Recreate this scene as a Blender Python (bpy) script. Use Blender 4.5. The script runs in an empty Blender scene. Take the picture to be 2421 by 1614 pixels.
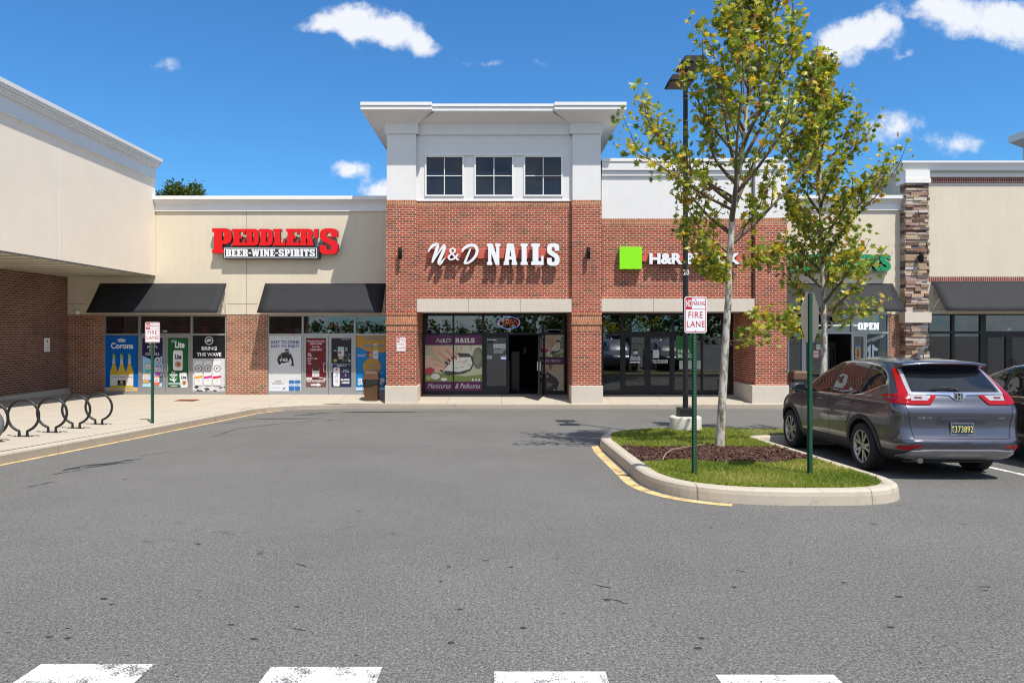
import bpy, bmesh, math, random
import numpy as np
from mathutils import Vector, Matrix
from mathutils.geometry import tessellate_polygon
from mathutils.bvhtree import BVHTree

S = bpy.context.scene
COL = S.collection
R = math.radians

# ------------------------------------------------------------------ camera
F, CX, CY, CZ = 1650.0, 1185.0, 785.0, 1.65      # focal (px of the 2421 px photo), vanishing point, eye height
cam = bpy.data.cameras.new("camera"); camo = bpy.data.objects.new("camera", cam); COL.objects.link(camo)
camo.location = (0, 0, CZ); camo.rotation_euler = (R(90), 0, 0)
cam.sensor_width = 36.0; cam.lens = F / 2421 * 36.0
cam.shift_x = (1210.5 - CX) / 2421; cam.shift_y = -(807 - CY) / 2421
cam.clip_start = 0.05; cam.clip_end = 3000
S.camera = camo

# ------------------------------------------------------------------ light
SUN = Vector((2.17, -3.4, 7.75)).normalized()
EL = math.asin(SUN.z); AZ = math.atan2(SUN.x, SUN.y)
sl = bpy.data.lights.new("sun", 'SUN'); sl.energy = 4.05; sl.angle = R(0.53); sl.color = (1.0, 0.94, 0.845)
so = bpy.data.objects.new("sun", sl); COL.objects.link(so)
so.rotation_euler = (-SUN).to_track_quat('-Z', 'Y').to_euler(); so.location = SUN * 60
S.view_settings.view_transform = 'Standard'; S.view_settings.look = 'None'
S.view_settings.exposure = 0.58; S.view_settings.gamma = 1.0; S.view_settings.use_curve_mapping = False
S.render.engine = 'CYCLES'
S.cycles.max_bounces = 8; S.cycles.transparent_max_bounces = 12; S.cycles.use_denoising = True; S.cycles.denoising_prefilter = 'ACCURATE'; S.cycles.filter_width = 1.15

# ------------------------------------------------------------------ world: sky with drifting fair-weather clouds
W = bpy.data.worlds.new("World"); S.world = W; W.use_nodes = True
wn = W.node_tree.nodes; wl = W.node_tree.links; wn.clear()
def wnode(t, **k):
    n = wn.new(t)
    for a, b in k.items(): setattr(n, a, b)
    return n
def wmath(op, a, b=None, c=None, clamp=False):
    n = wnode('ShaderNodeMath', operation=op); n.use_clamp = clamp
    for i, q in enumerate((a, b, c)):
        if q is None: continue
        if isinstance(q, (int, float)): n.inputs[i].default_value = q
        else: wl.new(q, n.inputs[i])
    return n.outputs[0]
sky = wnode('ShaderNodeTexSky', sky_type='NISHITA')
sky.sun_disc = False; sky.sun_elevation = EL; sky.sun_rotation = AZ
sky.altitude = 0; sky.air_density = 1.15; sky.dust_density = 0.25; sky.ozone_density = 2.6
hs = wnode('ShaderNodeHueSaturation'); hs.inputs['Saturation'].default_value = 1.0; hs.inputs['Value'].default_value = 1.0
tn = wnode('ShaderNodeMixRGB', blend_type='MULTIPLY'); tn.inputs[0].default_value = 1; tn.inputs[2].default_value = (.335, .735, 1.08, 1)
wl.new(sky.outputs[0], tn.inputs[1]); wl.new(tn.outputs[0], hs.inputs['Color'])
tc = wnode('ShaderNodeTexCoord'); sp = wnode('ShaderNodeSeparateXYZ'); wl.new(tc.outputs['Generated'], sp.inputs[0])
yy = wmath('MAXIMUM', wmath('ABSOLUTE', sp.outputs[1]), 0.02)
cu = wmath('DIVIDE', sp.outputs[0], yy); cv = wmath('DIVIDE', sp.outputs[2], yy)
cb = wnode('ShaderNodeCombineXYZ'); wl.new(cu, cb.inputs[0]); wl.new(cv, cb.inputs[1])
nz = wnode('ShaderNodeTexNoise'); nz.inputs['Scale'].default_value = 26; nz.inputs['Detail'].default_value = 6; nz.inputs['Roughness'].default_value = 0.55
wl.new(cb.outputs[0], nz.inputs['Vector'])
vm = wnode('ShaderNodeVectorMath', operation='MULTIPLY_ADD'); wl.new(nz.outputs['Color'], vm.inputs[0])
vm.inputs[1].default_value = (0.035, 0.03, 0); 
ofs = wnode('ShaderNodeVectorMath', operation='ADD'); wl.new(cb.outputs[0], ofs.inputs[0]); ofs.inputs[1].default_value = (-0.0175, -0.015, 0)
wl.new(ofs.outputs[0], vm.inputs[2])
CLOUDS = [(812, 50, 84, 50, 1.0), (885, 66, 100, 62, 1.1), (952, 82, 80, 60, 1.0), (1006, 112, 46, 36, .9), (748, 60, 72, 26, .6),
          (828, 404, 72, 30, .95), (905, 452, 75, 40, 1.0), (1985, 105, 95, 72, 1.0), (2060, 78, 90, 56, .9), (2135, 132, 45, 26, .6),
          (2085, 40, 70, 45, .5), (2300, 40, 165, 66, 1.0), (2440, 66, 135, 76, 1.0), (2200, 8, 100, 42, .7), (2115, 305, 95, 60, .7),
          (2250, 342, 90, 46, .75), (395, 156, 105, 30, .36), (1100, 152, 50, 18, .28), (1165, 150, 34, 16, .32), (1270, 150, 50, 16, .24)]
acc = None
for (px, py, rx, ry, st) in CLOUDS:
    a = wnode('ShaderNodeVectorMath', operation='SUBTRACT'); wl.new(vm.outputs[0], a.inputs[0])
    a.inputs[1].default_value = ((px - CX) / F, (CY - py) / F, 0)
    b = wnode('ShaderNodeVectorMath', operation='MULTIPLY'); wl.new(a.outputs[0], b.inputs[0])
    b.inputs[1].default_value = (F / rx, F / ry, 0)
    l = wnode('ShaderNodeVectorMath', operation='LENGTH'); wl.new(b.outputs[0], l.inputs[0])
    m = wmath('MULTIPLY', wmath('SUBTRACT', 1.0, l.outputs['Value'], clamp=True), st * 1.35)
    acc = m if acc is None else wmath('ADD', acc, m)
n2 = wnode('ShaderNodeTexNoise'); n2.inputs['Scale'].default_value = 24; n2.inputs['Detail'].default_value = 10; n2.inputs['Roughness'].default_value = 0.62
wl.new(cb.outputs[0], n2.inputs['Vector'])
rear = wmath('MULTIPLY', wmath('GREATER_THAN', wmath('MULTIPLY', sp.outputs[1], -1.0), 0.02), 0.75)
n3 = wnode('ShaderNodeTexNoise'); n3.inputs['Scale'].default_value = 3.2; n3.inputs['Detail'].default_value = 7; wl.new(tc.outputs['Generated'], n3.inputs['Vector'])
fill_cloud = wmath('MULTIPLY', wmath('MAXIMUM', rear, wmath('MULTIPLY', wmath('SUBTRACT', sp.outputs[2], 0.62, clamp=True), 2.2)), wmath('SUBTRACT', wmath('MULTIPLY', n3.outputs['Fac'], 4.2), 1.15, clamp=True))  # unseen cloud cover overhead and behind the camera, added to fill the shade
acc = wmath('ADD', acc, fill_cloud)
den = wmath('MULTIPLY', wmath('ADD', acc, wmath('MULTIPLY_ADD', n2.outputs['Fac'], 2.3, -1.27)), wmath('MULTIPLY', acc, 3.0, clamp=True), clamp=True)
ramp = wnode('ShaderNodeValToRGB'); wl.new(den, ramp.inputs[0])
ramp.color_ramp.interpolation = 'EASE'
ramp.color_ramp.elements[0].position = 0.0; ramp.color_ramp.elements[0].color = (0, 0, 0, 1)
ramp.color_ramp.elements[1].position = 0.95; ramp.color_ramp.elements[1].color = (0.90, 0.90, 0.90, 1)
cs = wnode('ShaderNodeMixRGB'); wl.new(den, cs.inputs[0]); cs.inputs[1].default_value = (5.4, 5.9, 6.8, 1); cs.inputs[2].default_value = (6.6, 6.7, 6.9, 1)
mx = wnode('ShaderNodeMixRGB'); wl.new(ramp.outputs[0], mx.inputs[0]); wl.new(hs.outputs[0], mx.inputs[1]); wl.new(cs.outputs[0], mx.inputs[2])
bg = wnode('ShaderNodeBackground'); bg.inputs['Strength'].default_value = 0.10; wl.new(mx.outputs[0], bg.inputs[0])
wo = wnode('ShaderNodeOutputWorld'); wl.new(bg.outputs[0], wo.inputs[0])

# ------------------------------------------------------------------ coordinates
def X(px, d): return (px - CX) * d / F
def Zp(py, d): return CZ + (CY - py) * d / F
SL = 0.038
def gz(y):                                        # the lot falls gently towards the shops
    return -SL * max(-8.0, min(y, 45.0))
def ground(px, py, h=0.0):                        # a point of the lot (h above it) in sight at that pixel
    d = F * (CZ - h) / (py - CY - F * SL)
    return X(px, d), d

# ------------------------------------------------------------------ materials
MATS = {}
class NT:
    def __init__(s, name):
        s.m = bpy.data.materials.new(name); s.m.use_nodes = True; s.t = s.m.node_tree; s.n = s.t.nodes; s.l = s.t.links
        s.b = s.n['Principled BSDF']; MATS[name] = s.m
    def new(s, t, **k):
        n = s.n.new(t)
        for a, b in k.items(): setattr(n, a, b)
        return n
    def put(s, n, i, q):
        if q is None: return
        if hasattr(q, 'is_linked'): s.l.new(q, n.inputs[i])
        else: n.inputs[i].default_value = q
    def math(s, op, a, b=None, c=None, clamp=False):
        n = s.new('ShaderNodeMath', operation=op); n.use_clamp = clamp
        for i, q in enumerate((a, b, c)): s.put(n, i, q)
        return n.outputs[0]
    def noise(s, vec, scale, detail=3, rough=.5, out='Fac', dist=0):
        n = s.new('ShaderNodeTexNoise'); s.put(n, 'Vector', vec); n.inputs['Scale'].default_value = scale
        n.inputs['Detail'].default_value = detail; n.inputs['Roughness'].default_value = rough; n.inputs['Distortion'].default_value = dist
        return n.outputs[out]
    def pos(s): return s.new('ShaderNodeNewGeometry').outputs['Position']
    def sep(s, v):
        n = s.new('ShaderNodeSeparateXYZ'); s.l.new(v, n.inputs[0]); return n.outputs
    def comb(s, a, b, c=0.0):
        n = s.new('ShaderNodeCombineXYZ')
        for i, q in enumerate((a, b, c)): s.put(n, i, q)
        return n.outputs[0]
    def ramp(s, f, stops, interp='LINEAR'):
        n = s.new('ShaderNodeValToRGB'); s.l.new(f, n.inputs[0]); e = n.color_ramp; e.interpolation = interp
        while len(e.elements) < len(stops): e.elements.new(0.5)
        for q, (p, c) in zip(e.elements, stops):
            q.position = p; q.color = (c[0], c[1], c[2], 1) if not isinstance(c, (int, float)) else (c, c, c, 1)
        return n.outputs[0]
    def mix(s, f, a, b, mode='MIX'):
        n = s.new('ShaderNodeMixRGB', blend_type=mode)
        for i, q in enumerate((f, a, b)):
            if isinstance(q, tuple) and len(q) == 3: q = (*q, 1)
            s.put(n, i, q)
        return n.outputs[0]
    def bump(s, h, strength=.3, dist=.01):
        n = s.new('ShaderNodeBump'); n.inputs['Strength'].default_value = strength; n.inputs['Distance'].default_value = dist
        s.l.new(h, n.inputs['Height']); s.l.new(n.outputs[0], s.b.inputs['Normal'])
    def set(s, col=None, rough=.5, metal=0, spec=.5, coat=0, coatr=.05):
        if col is not None: s.put(s.b, 'Base Color', (*col, 1) if isinstance(col, tuple) and len(col) == 3 else col)
        s.put(s.b, 'Roughness', rough); s.put(s.b, 'Metallic', metal); s.put(s.b, 'Specular IOR Level', spec)
        s.put(s.b, 'Coat Weight', coat); s.put(s.b, 'Coat Roughness', coatr)
        return s.m

def plain(name, col, rough=.6, metal=0, spec=.4, coat=0, var=.06, scale=3.0):
    if name in MATS: return MATS[name]
    t = NT(name); p = t.pos()
    f = t.noise(p, scale, 5, .6)
    c = t.mix(f, tuple(max(0, q * (1 - var * 1.6)) for q in col), tuple(min(1, q * (1 + var * 1.6)) for q in col))
    return t.set(c, rough, metal, spec, coat)
_ink = {}
def ink(col, rough=.35):                           # printed vinyl of one colour
    k = (*[round(c, 3) for c in col], rough)
    if k not in _ink:
        t = NT('vinyl_%d' % len(_ink)); _ink[k] = t.set(tuple(col), rough, 0, .4)
    return _ink[k]
def rgb(r, g, b):
    f = lambda c: (c / 255 / 12.92) if c / 255 <= .04045 else ((c / 255 + .055) / 1.055) ** 2.4
    return (f(r), f(g), f(b))
def emit(name, col, st):
    t = NT(name); t.set((.02, .02, .02)); t.put(t.b, 'Emission Color', (*col, 1)); t.put(t.b, 'Emission Strength', st); return t.m

def brick_mat(name, c1, c2, mortar, soldier=False, dark=(.07, .045, .04), w=.212, h=.0767, ms=.0085):
    t = NT(name); p = t.pos(); x, y, z = t.sep(p)
    u = t.math('ADD', x, y)
    vec = t.comb(z, u) if soldier else t.comb(u, z)
    n = t.new('ShaderNodeTexBrick'); t.l.new(vec, n.inputs['Vector'])
    n.offset = 0.0 if soldier else 0.5; n.squash = 1
    n.inputs['Scale'].default_value = 1.0; n.inputs['Mortar Size'].default_value = ms; n.inputs['Mortar Smooth'].default_value = .15
    n.inputs['Brick Width'].default_value = w; n.inputs['Row Height'].default_value = h; n.inputs['Bias'].default_value = -.1
    n.inputs['Color1'].default_value = (*c1, 1); n.inputs['Color2'].default_value = (*c2, 1); n.inputs['Mortar'].default_value = (*mortar, 1)
    # a few burnt bricks: one random value per brick
    row = t.math('FLOOR', t.math('DIVIDE', z, h)); 
    sh = t.math('MULTIPLY', t.math('MODULO', t.math('ABSOLUTE', row), 2.0), .5 if not soldier else 0)
    cell = t.math('FLOOR', t.math('ADD', t.math('DIVIDE', u, w if not soldier else h), sh))
    wn_ = t.new('ShaderNodeTexWhiteNoise'); wn_.noise_dimensions = '2D'; t.l.new(t.comb(cell, row), wn_.inputs['Vector'])
    burnt = t.math('GREATER_THAN', wn_.outputs['Value'], .88)
    spl = t.sep(wn_.outputs['Color'])[1]
    base = t.mix(t.math('MULTIPLY', burnt, t.math('MULTIPLY_ADD', spl, .5, .25)), n.outputs['Color'], dark)
    base = t.mix(n.outputs['Fac'], base, mortar)
    gr = t.noise(p, 60, 4, .65)
    base = t.mix(.35, base, t.mix(1.0, base, t.ramp(gr, [(.3, .45), (.7, 1.35)]), 'MULTIPLY'))
    big = t.noise(p, .9, 4, .6)
    base = t.mix(1.0, base, t.ramp(big, [(.3, .78), (.7, 1.15)]), 'MULTIPLY')
    eff = t.noise(t.comb(u, t.math('MULTIPLY', z, .6)), 1.7, 6, .7); base = t.mix(t.ramp(eff, [(.60, 0.0), (.78, .30)]), base, mortar)
    t.bump(t.math('SUBTRACT', 1.0, n.outputs['Fac']), .5, .006)
    return t.set(base, .85, 0, .25)

def stucco(name, col, streak=.05, joints=None):
    t = NT(name); p = t.pos(); x, y, z = t.sep(p)
    f = t.noise(p, 1.3, 5, .62); g = t.noise(p, 180, 2, .6)
    st = t.noise(t.comb(t.math('MULTIPLY', t.math('ADD', x, y), 3.0), t.math('MULTIPLY', z, .25)), 1.6, 4, .6)
    c = t.mix(f, tuple(q * (1 - .085) for q in col), tuple(min(1, q * 1.04) for q in col))
    c = t.mix(1.0, c, t.ramp(st, [(.3, 1 - streak), (.65, 1.0)]), 'MULTIPLY')
    t.bump(g, .25, .004)
    return t.set(c, .88, 0, .25)

M = {}
M['brick'] = brick_mat('brick_red', (.37, .072, .038), (.245, .050, .030), (.62, .47, .345))
M['brick_soldier'] = brick_mat('brick_soldier', (.47, .17, .08), (.38, .125, .065), (.52, .38, .27), soldier=True)
M['brick_red_soldier'] = brick_mat('brick_red_soldier', (.26, .05, .036), (.20, .045, .034), (.60, .50, .42), soldier=True)
M['brick_orange'] = brick_mat('brick_orange', (.36, .13, .065), (.29, .105, .06), (.56, .47, .38))
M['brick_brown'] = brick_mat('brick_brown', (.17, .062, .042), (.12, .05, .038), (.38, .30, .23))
M['stucco_cream'] = stucco('stucco_cream', (.68, .605, .475))
M['stucco_beige'] = stucco('stucco_beige', (.88, .775, .635), .02)
M['stucco_right'] = stucco('stucco_right', (.66, .59, .47))
M['stucco_white'] = stucco('stucco_white', (.73, .72, .71), .03)
M['precast'] = stucco('precast', (.62, .555, .47), .05)
M['white_trim'] = plain('white_trim', (.75, .74, .72), .45, var=.03)
M['soffit'] = plain('soffit_metal', (.62, .58, .47), .45, var=.03)
M['groove'] = plain('groove', (.12, .11, .10), .9)
M['seam'] = plain('panel_seam', (.004, .004, .004), .9)
M['awning'] = plain('awning_fabric', (.019, .020, .024), .75, spec=.3, var=.2, scale=2.0)
M['alu'] = plain('aluminium_frame', (.40, .41, .42), .38, .55, var=.05)
M['black_frame'] = plain('dark_bronze_frame', (.018, .018, .020), .38, .2)
M['black_metal'] = plain('black_metal', (.013, .013, .014), .42, .0, .45)
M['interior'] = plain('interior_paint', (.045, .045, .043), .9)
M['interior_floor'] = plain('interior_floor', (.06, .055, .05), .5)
M['sign_white'] = plain('sign_white_acrylic', (.78, .80, .82), .3, var=.02)
M['sign_red'] = plain('sign_red_acrylic', (.72, .004, .006), .32, var=.02)
M['sign_green'] = plain('sign_green_acrylic', (.012, .26, .11), .35, var=.03)
M['sign_lime'] = plain('sign_lime_acrylic', (.26, .78, .012), .35, var=.02)
M['raceway'] = plain('raceway_paint', (.62, .12, .075), .5, var=.04)
M['sign_return'] = plain('letter_return', (.035, .035, .038), .5)
M['green_post'] = plain('green_post', (.016, .075, .04), .45, .1, var=.15, scale=9)
M['tin'] = plain('sheet_aluminium', (.55, .55, .56), .35, .85, var=.08, scale=5)
M['ref_white'] = plain('reflective_white', (.80, .80, .82), .35, var=.02)
M['ref_red'] = plain('reflective_red', (.50, .018, .03), .35, var=.03)
M['bin_brown'] = plain('bin_brown', (.10, .052, .026), .45, spec=.4, var=.1)
M['bag_black'] = plain('bin_bag', (.012, .012, .013), .22, spec=.6)
M['chrome'] = plain('chrome', (.75, .76, .78), .12, 1.0, var=.02)
M['concrete_base'] = stucco('concrete_base', (.52, .48, .40), .12)
M['sign_back'] = plain('sign_back', (.20, .17, .135), .5, .3, var=.1, scale=4)
M['lamp_paint'] = plain('lamp_paint', (.018, .018, .019), .75, spec=.15)
M['rust'] = plain('rust', (.22, .075, .03), .85, var=.4, scale=30)
M['white_paint'] = None

t = NT('glass_clear')                               # storefront glass: mirror by Fresnel, the rest looks in
t.n.remove(t.b)
fr = t.new('ShaderNodeFresnel'); fr.inputs['IOR'].default_value = 2.1
tr = t.new('ShaderNodeBsdfTransparent'); tr.inputs[0].default_value = (.50, .55, .54, 1)
gl = t.new('ShaderNodeBsdfGlossy'); gl.inputs['Roughness'].default_value = .004; gl.inputs[0].default_value = (.95, .97, 1, 1)
ms = t.new('ShaderNodeMixShader'); t.l.new(fr.outputs[0], ms.inputs[0]); t.l.new(tr.outputs[0], ms.inputs[1]); t.l.new(gl.outputs[0], ms.inputs[2])
t.l.new(ms.outputs[0], t.n['Material Output'].inputs[0]); M['glass'] = t.m
M['glass_dark'] = NT('glass_dark').set((.010, .016, .027), .03, 0, .5)

# asphalt
t = NT('asphalt'); p = t.pos(); x, y, z = t.sep(p); flat = t.comb(x, y)
ag = t.noise(flat, 150, 3, .75); ag2 = t.noise(flat, 55, 4, .7); big = t.noise(flat, .35, 5, .6); mid = t.noise(flat, 2.6, 5, .65)
vor = t.new('ShaderNodeTexVoronoi'); t.l.new(flat, vor.inputs['Vector']); vor.inputs['Scale'].default_value = 150
c = t.ramp(ag, [(.30, (.010, .010, .010)), (.46, (.100, .098, .092)), (.58, (.24, .235, .22)), (.70, (.72, .70, .66))])
c = t.mix(.5, c, t.mix(t.sep(vor.outputs['Color'])[0], (.050, .050, .049), (.25, .245, .235)))
ag3 = t.noise(flat, 24, 3, .6); c = t.mix(1.0, c, t.ramp(ag2, [(.34, .46), (.50, .90), (.66, 1.48)]), 'MULTIPLY'); c = t.mix(1.0, c, t.ramp(ag3, [(.34, .80), (.66, 1.04)]), 'MULTIPLY')
c = t.mix(1.0, c, t.ramp(big, [(.3, .90), (.7, 1.10)]), 'MULTIPLY')
c = t.mix(1.0, c, t.ramp(mid, [(.25, .95), (.6, 1.03)]), 'MULTIPLY')
# oil drips and tar spots, stretched cracks near the gutter
sp1 = t.noise(flat, 5.5, 2, .4); c = t.mix(t.ramp(sp1, [(.735, 0.0), (.77, .7)]), c, (.022, .022, .022))
st = t.noise(t.comb(t.math('MULTIPLY', x, .55), t.math('MULTIPLY', y, 2.4)), 1.1, 5, .62, dist=.7)
c = t.mix(t.ramp(st, [(.70, 0.0), (.76, .45)]), c, (.035, .035, .035))
wv = t.noise(flat, .8, 4, .6, out='Color'); wp = t.new('ShaderNodeVectorMath', operation='MULTIPLY_ADD'); t.l.new(wv, wp.inputs[0]); wp.inputs[1].default_value = (1.6, 1.6, 0); t.l.new(flat, wp.inputs[2])
ve = t.new('ShaderNodeTexVoronoi', feature='DISTANCE_TO_EDGE'); t.l.new(wp.outputs[0], ve.inputs['Vector']); ve.inputs['Scale'].default_value = .22
crk = t.math('MULTIPLY', t.ramp(ve.outputs['Distance'], [(0.0, 1.0), (.0035, 0.0)]), t.ramp(mid, [(.52, 0.0), (.68, .6)]))
c = t.mix(crk, c, (.02, .02, .02))
# silt washed into the gutter along the shop-side kerb
gut = t.math('MULTIPLY', t.math('SUBTRACT', 1.0, t.math('DIVIDE', t.math('ABSOLUTE', t.math('SUBTRACT', y, 22.75)), .34), clamp=True), t.ramp(mid, [(.3, .4), (.6, .9)]))
c = t.mix(t.math('MULTIPLY', gut, .6), c, (.20, .175, .14))
hgt = t.math('ADD', ag, t.math('MULTIPLY', ag2, .5)); t.bump(hgt, .55, .006)
M['asphalt'] = t.set(c, .9, 0, .25)

def concrete(name, col, joint=0.0, jy=1.5, jx=1.5, ox=0, oy=0, dirt=.25):
    t = NT(name); p = t.pos(); x, y, z = t.sep(p)
    f = t.noise(p, 1.1, 6, .65); g = t.noise(p, 70, 4, .7); d = t.noise(p, 4.5, 5, .7)
    c = t.mix(f, tuple(q * .86 for q in col), tuple(min(1, q * 1.08) for q in col))
    c = t.mix(1.0, c, t.ramp(g, [(.3, .86), (.7, 1.08)]), 'MULTIPLY')
    c = t.mix(t.ramp(d, [(.58, 0.0), (.75, dirt)]), c, tuple(q * .45 for q in col))
    if joint:
        def line(v, period, off):
            m_ = t.math('ABSOLUTE', t.math('SUBTRACT', t.math('FRACT', t.math('DIVIDE', t.math('ADD', v, off), period)), .5))
            return t.math('LESS_THAN', t.math('MULTIPLY', m_, period), joint)
        ln = t.math('MAXIMUM', line(x, jx, ox), line(y, jy, oy))
        c = t.mix(t.math('MULTIPLY', ln, .62), c, (.07, .065, .06))
    t.bump(g, .25, .004)
    return t.set(c, .85, 0, .3)
M['sidewalk'] = concrete('sidewalk_concrete', (.445, .395, .325), .008, 1.83, 1.83, .9, 51.17)
M['kerb'] = concrete('kerb_concrete', (.47, .415, .335), .007, 1.9, 1.9, .55, 50.55, .6)
M['kerb_old'] = concrete('kerb_weathered', (.40, .345, .28), .006, 3.05, 300, .4, 50.3, .75)
def worn(name, col, amount):
    t = NT(name); p = t.pos(); x, y, z = t.sep(p); fl = t.comb(x, y)
    a = t.noise(fl, 90, 3, .75); b = t.noise(fl, 5, 5, .7)
    k = t.math('ADD', t.math('MULTIPLY', a, .55), t.math('MULTIPLY', b, .55))
    c = t.mix(t.ramp(k, [(amount, 1.0), (amount + .07, 0.0)]), col, (.11, .105, .10))
    c = t.mix(1.0, c, t.ramp(b, [(.3, .8), (.7, 1.05)]), 'MULTIPLY')
    t.bump(a, .3, .004)
    return t.set(c, .7, 0, .3)
M['white_paint'] = worn('road_paint_white', (.74, .74, .72), .47)
M['yellow_paint'] = worn('road_paint_yellow', (.68, .475, .215), .46)

# ledgestone
t = NT('ledgestone_veneer'); at = t.new('ShaderNodeAttribute', attribute_name='tone'); p = t.pos()
c = t.ramp(at.outputs['Fac'], [(0, (.07, .05, .045)), (.16, (.20, .11, .08)), (.34, (.42, .29, .19)), (.50, (.14, .13, .13)), (.66, (.55, .40, .26)), (.84, (.56, .53, .50)), (1, (.30, .15, .11))])
n_ = t.noise(p, 26, 5, .7); c = t.mix(1.0, c, t.ramp(n_, [(.25, .55), (.7, 1.25)]), 'MULTIPLY'); t.bump(n_, .7, .012)
M['stone'] = t.set(c, .85, 0, .3)

# plants
def leaf_mat(name, stops):
    t = NT(name); at = t.new('ShaderNodeAttribute', attribute_name='tone')
    c = t.ramp(at.outputs['Fac'], stops)
    t.set(c, .38, 0, .5)
    tl = t.new('ShaderNodeBsdfTranslucent'); t.l.new(t.mix(1.0, c, (1.3, 1.35, .6), 'MULTIPLY'), tl.inputs[0])
    mx_ = t.new('ShaderNodeMixShader'); mx_.inputs[0].default_value = .44
    t.l.new(t.b.outputs[0], mx_.inputs[1]); t.l.new(tl.outputs[0], mx_.inputs[2]); t.l.new(mx_.outputs[0], t.n['Material Output'].inputs[0])
    return t.m
M['leaf'] = leaf_mat('plane_tree_leaf', [(0, (.085, .135, .022)), (.35, (.22, .28, .036)), (.6, (.42, .415, .055)), (.78, (.56, .45, .05)), (.9, (.68, .42, .04)), (1, (.40, .16, .03))])
M['leaf_far'] = leaf_mat('far_leaf', [(0, (.03, .055, .013)), (.6, (.085, .125, .025)), (1, (.15, .17, .04))])
M['blade'] = leaf_mat('grass_blade', [(0, (.13, .20, .022)), (.4, (.26, .325, .045)), (.7, (.42, .42, .105)), (1, (.56, .46, .24))])
t = NT('sycamore_bark'); p = t.pos(); n_ = t.noise(t.comb(*[t.math('MULTIPLY', q, k) for q, k in zip(t.sep(p), (13, 13, 4.5))]), 1.0, 5, .65)
M['bark'] = t.set(t.ramp(n_, [(.34, (.10, .085, .065)), (.44, (.27, .24, .19)), (.52, (.47, .445, .39)), (.75, (.58, .55, .49))], 'EASE'), .8, 0, .25)
M['twig'] = plain('twig_bark', (.14, .095, .065), .85, var=.2)
M['soil'] = plain('lawn_soil', (.13, .13, .045), .95, var=.3, scale=8)
t = NT('mulch_chips'); at = t.new('ShaderNodeAttribute', attribute_name='tone')
M['mulch'] = t.set(t.ramp(at.outputs['Fac'], [(0, (.035, .018, .014)), (.5, (.09, .045, .035)), (.85, (.17, .09, .07)), (1, (.30, .20, .15))]), .9, 0, .2)
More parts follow.
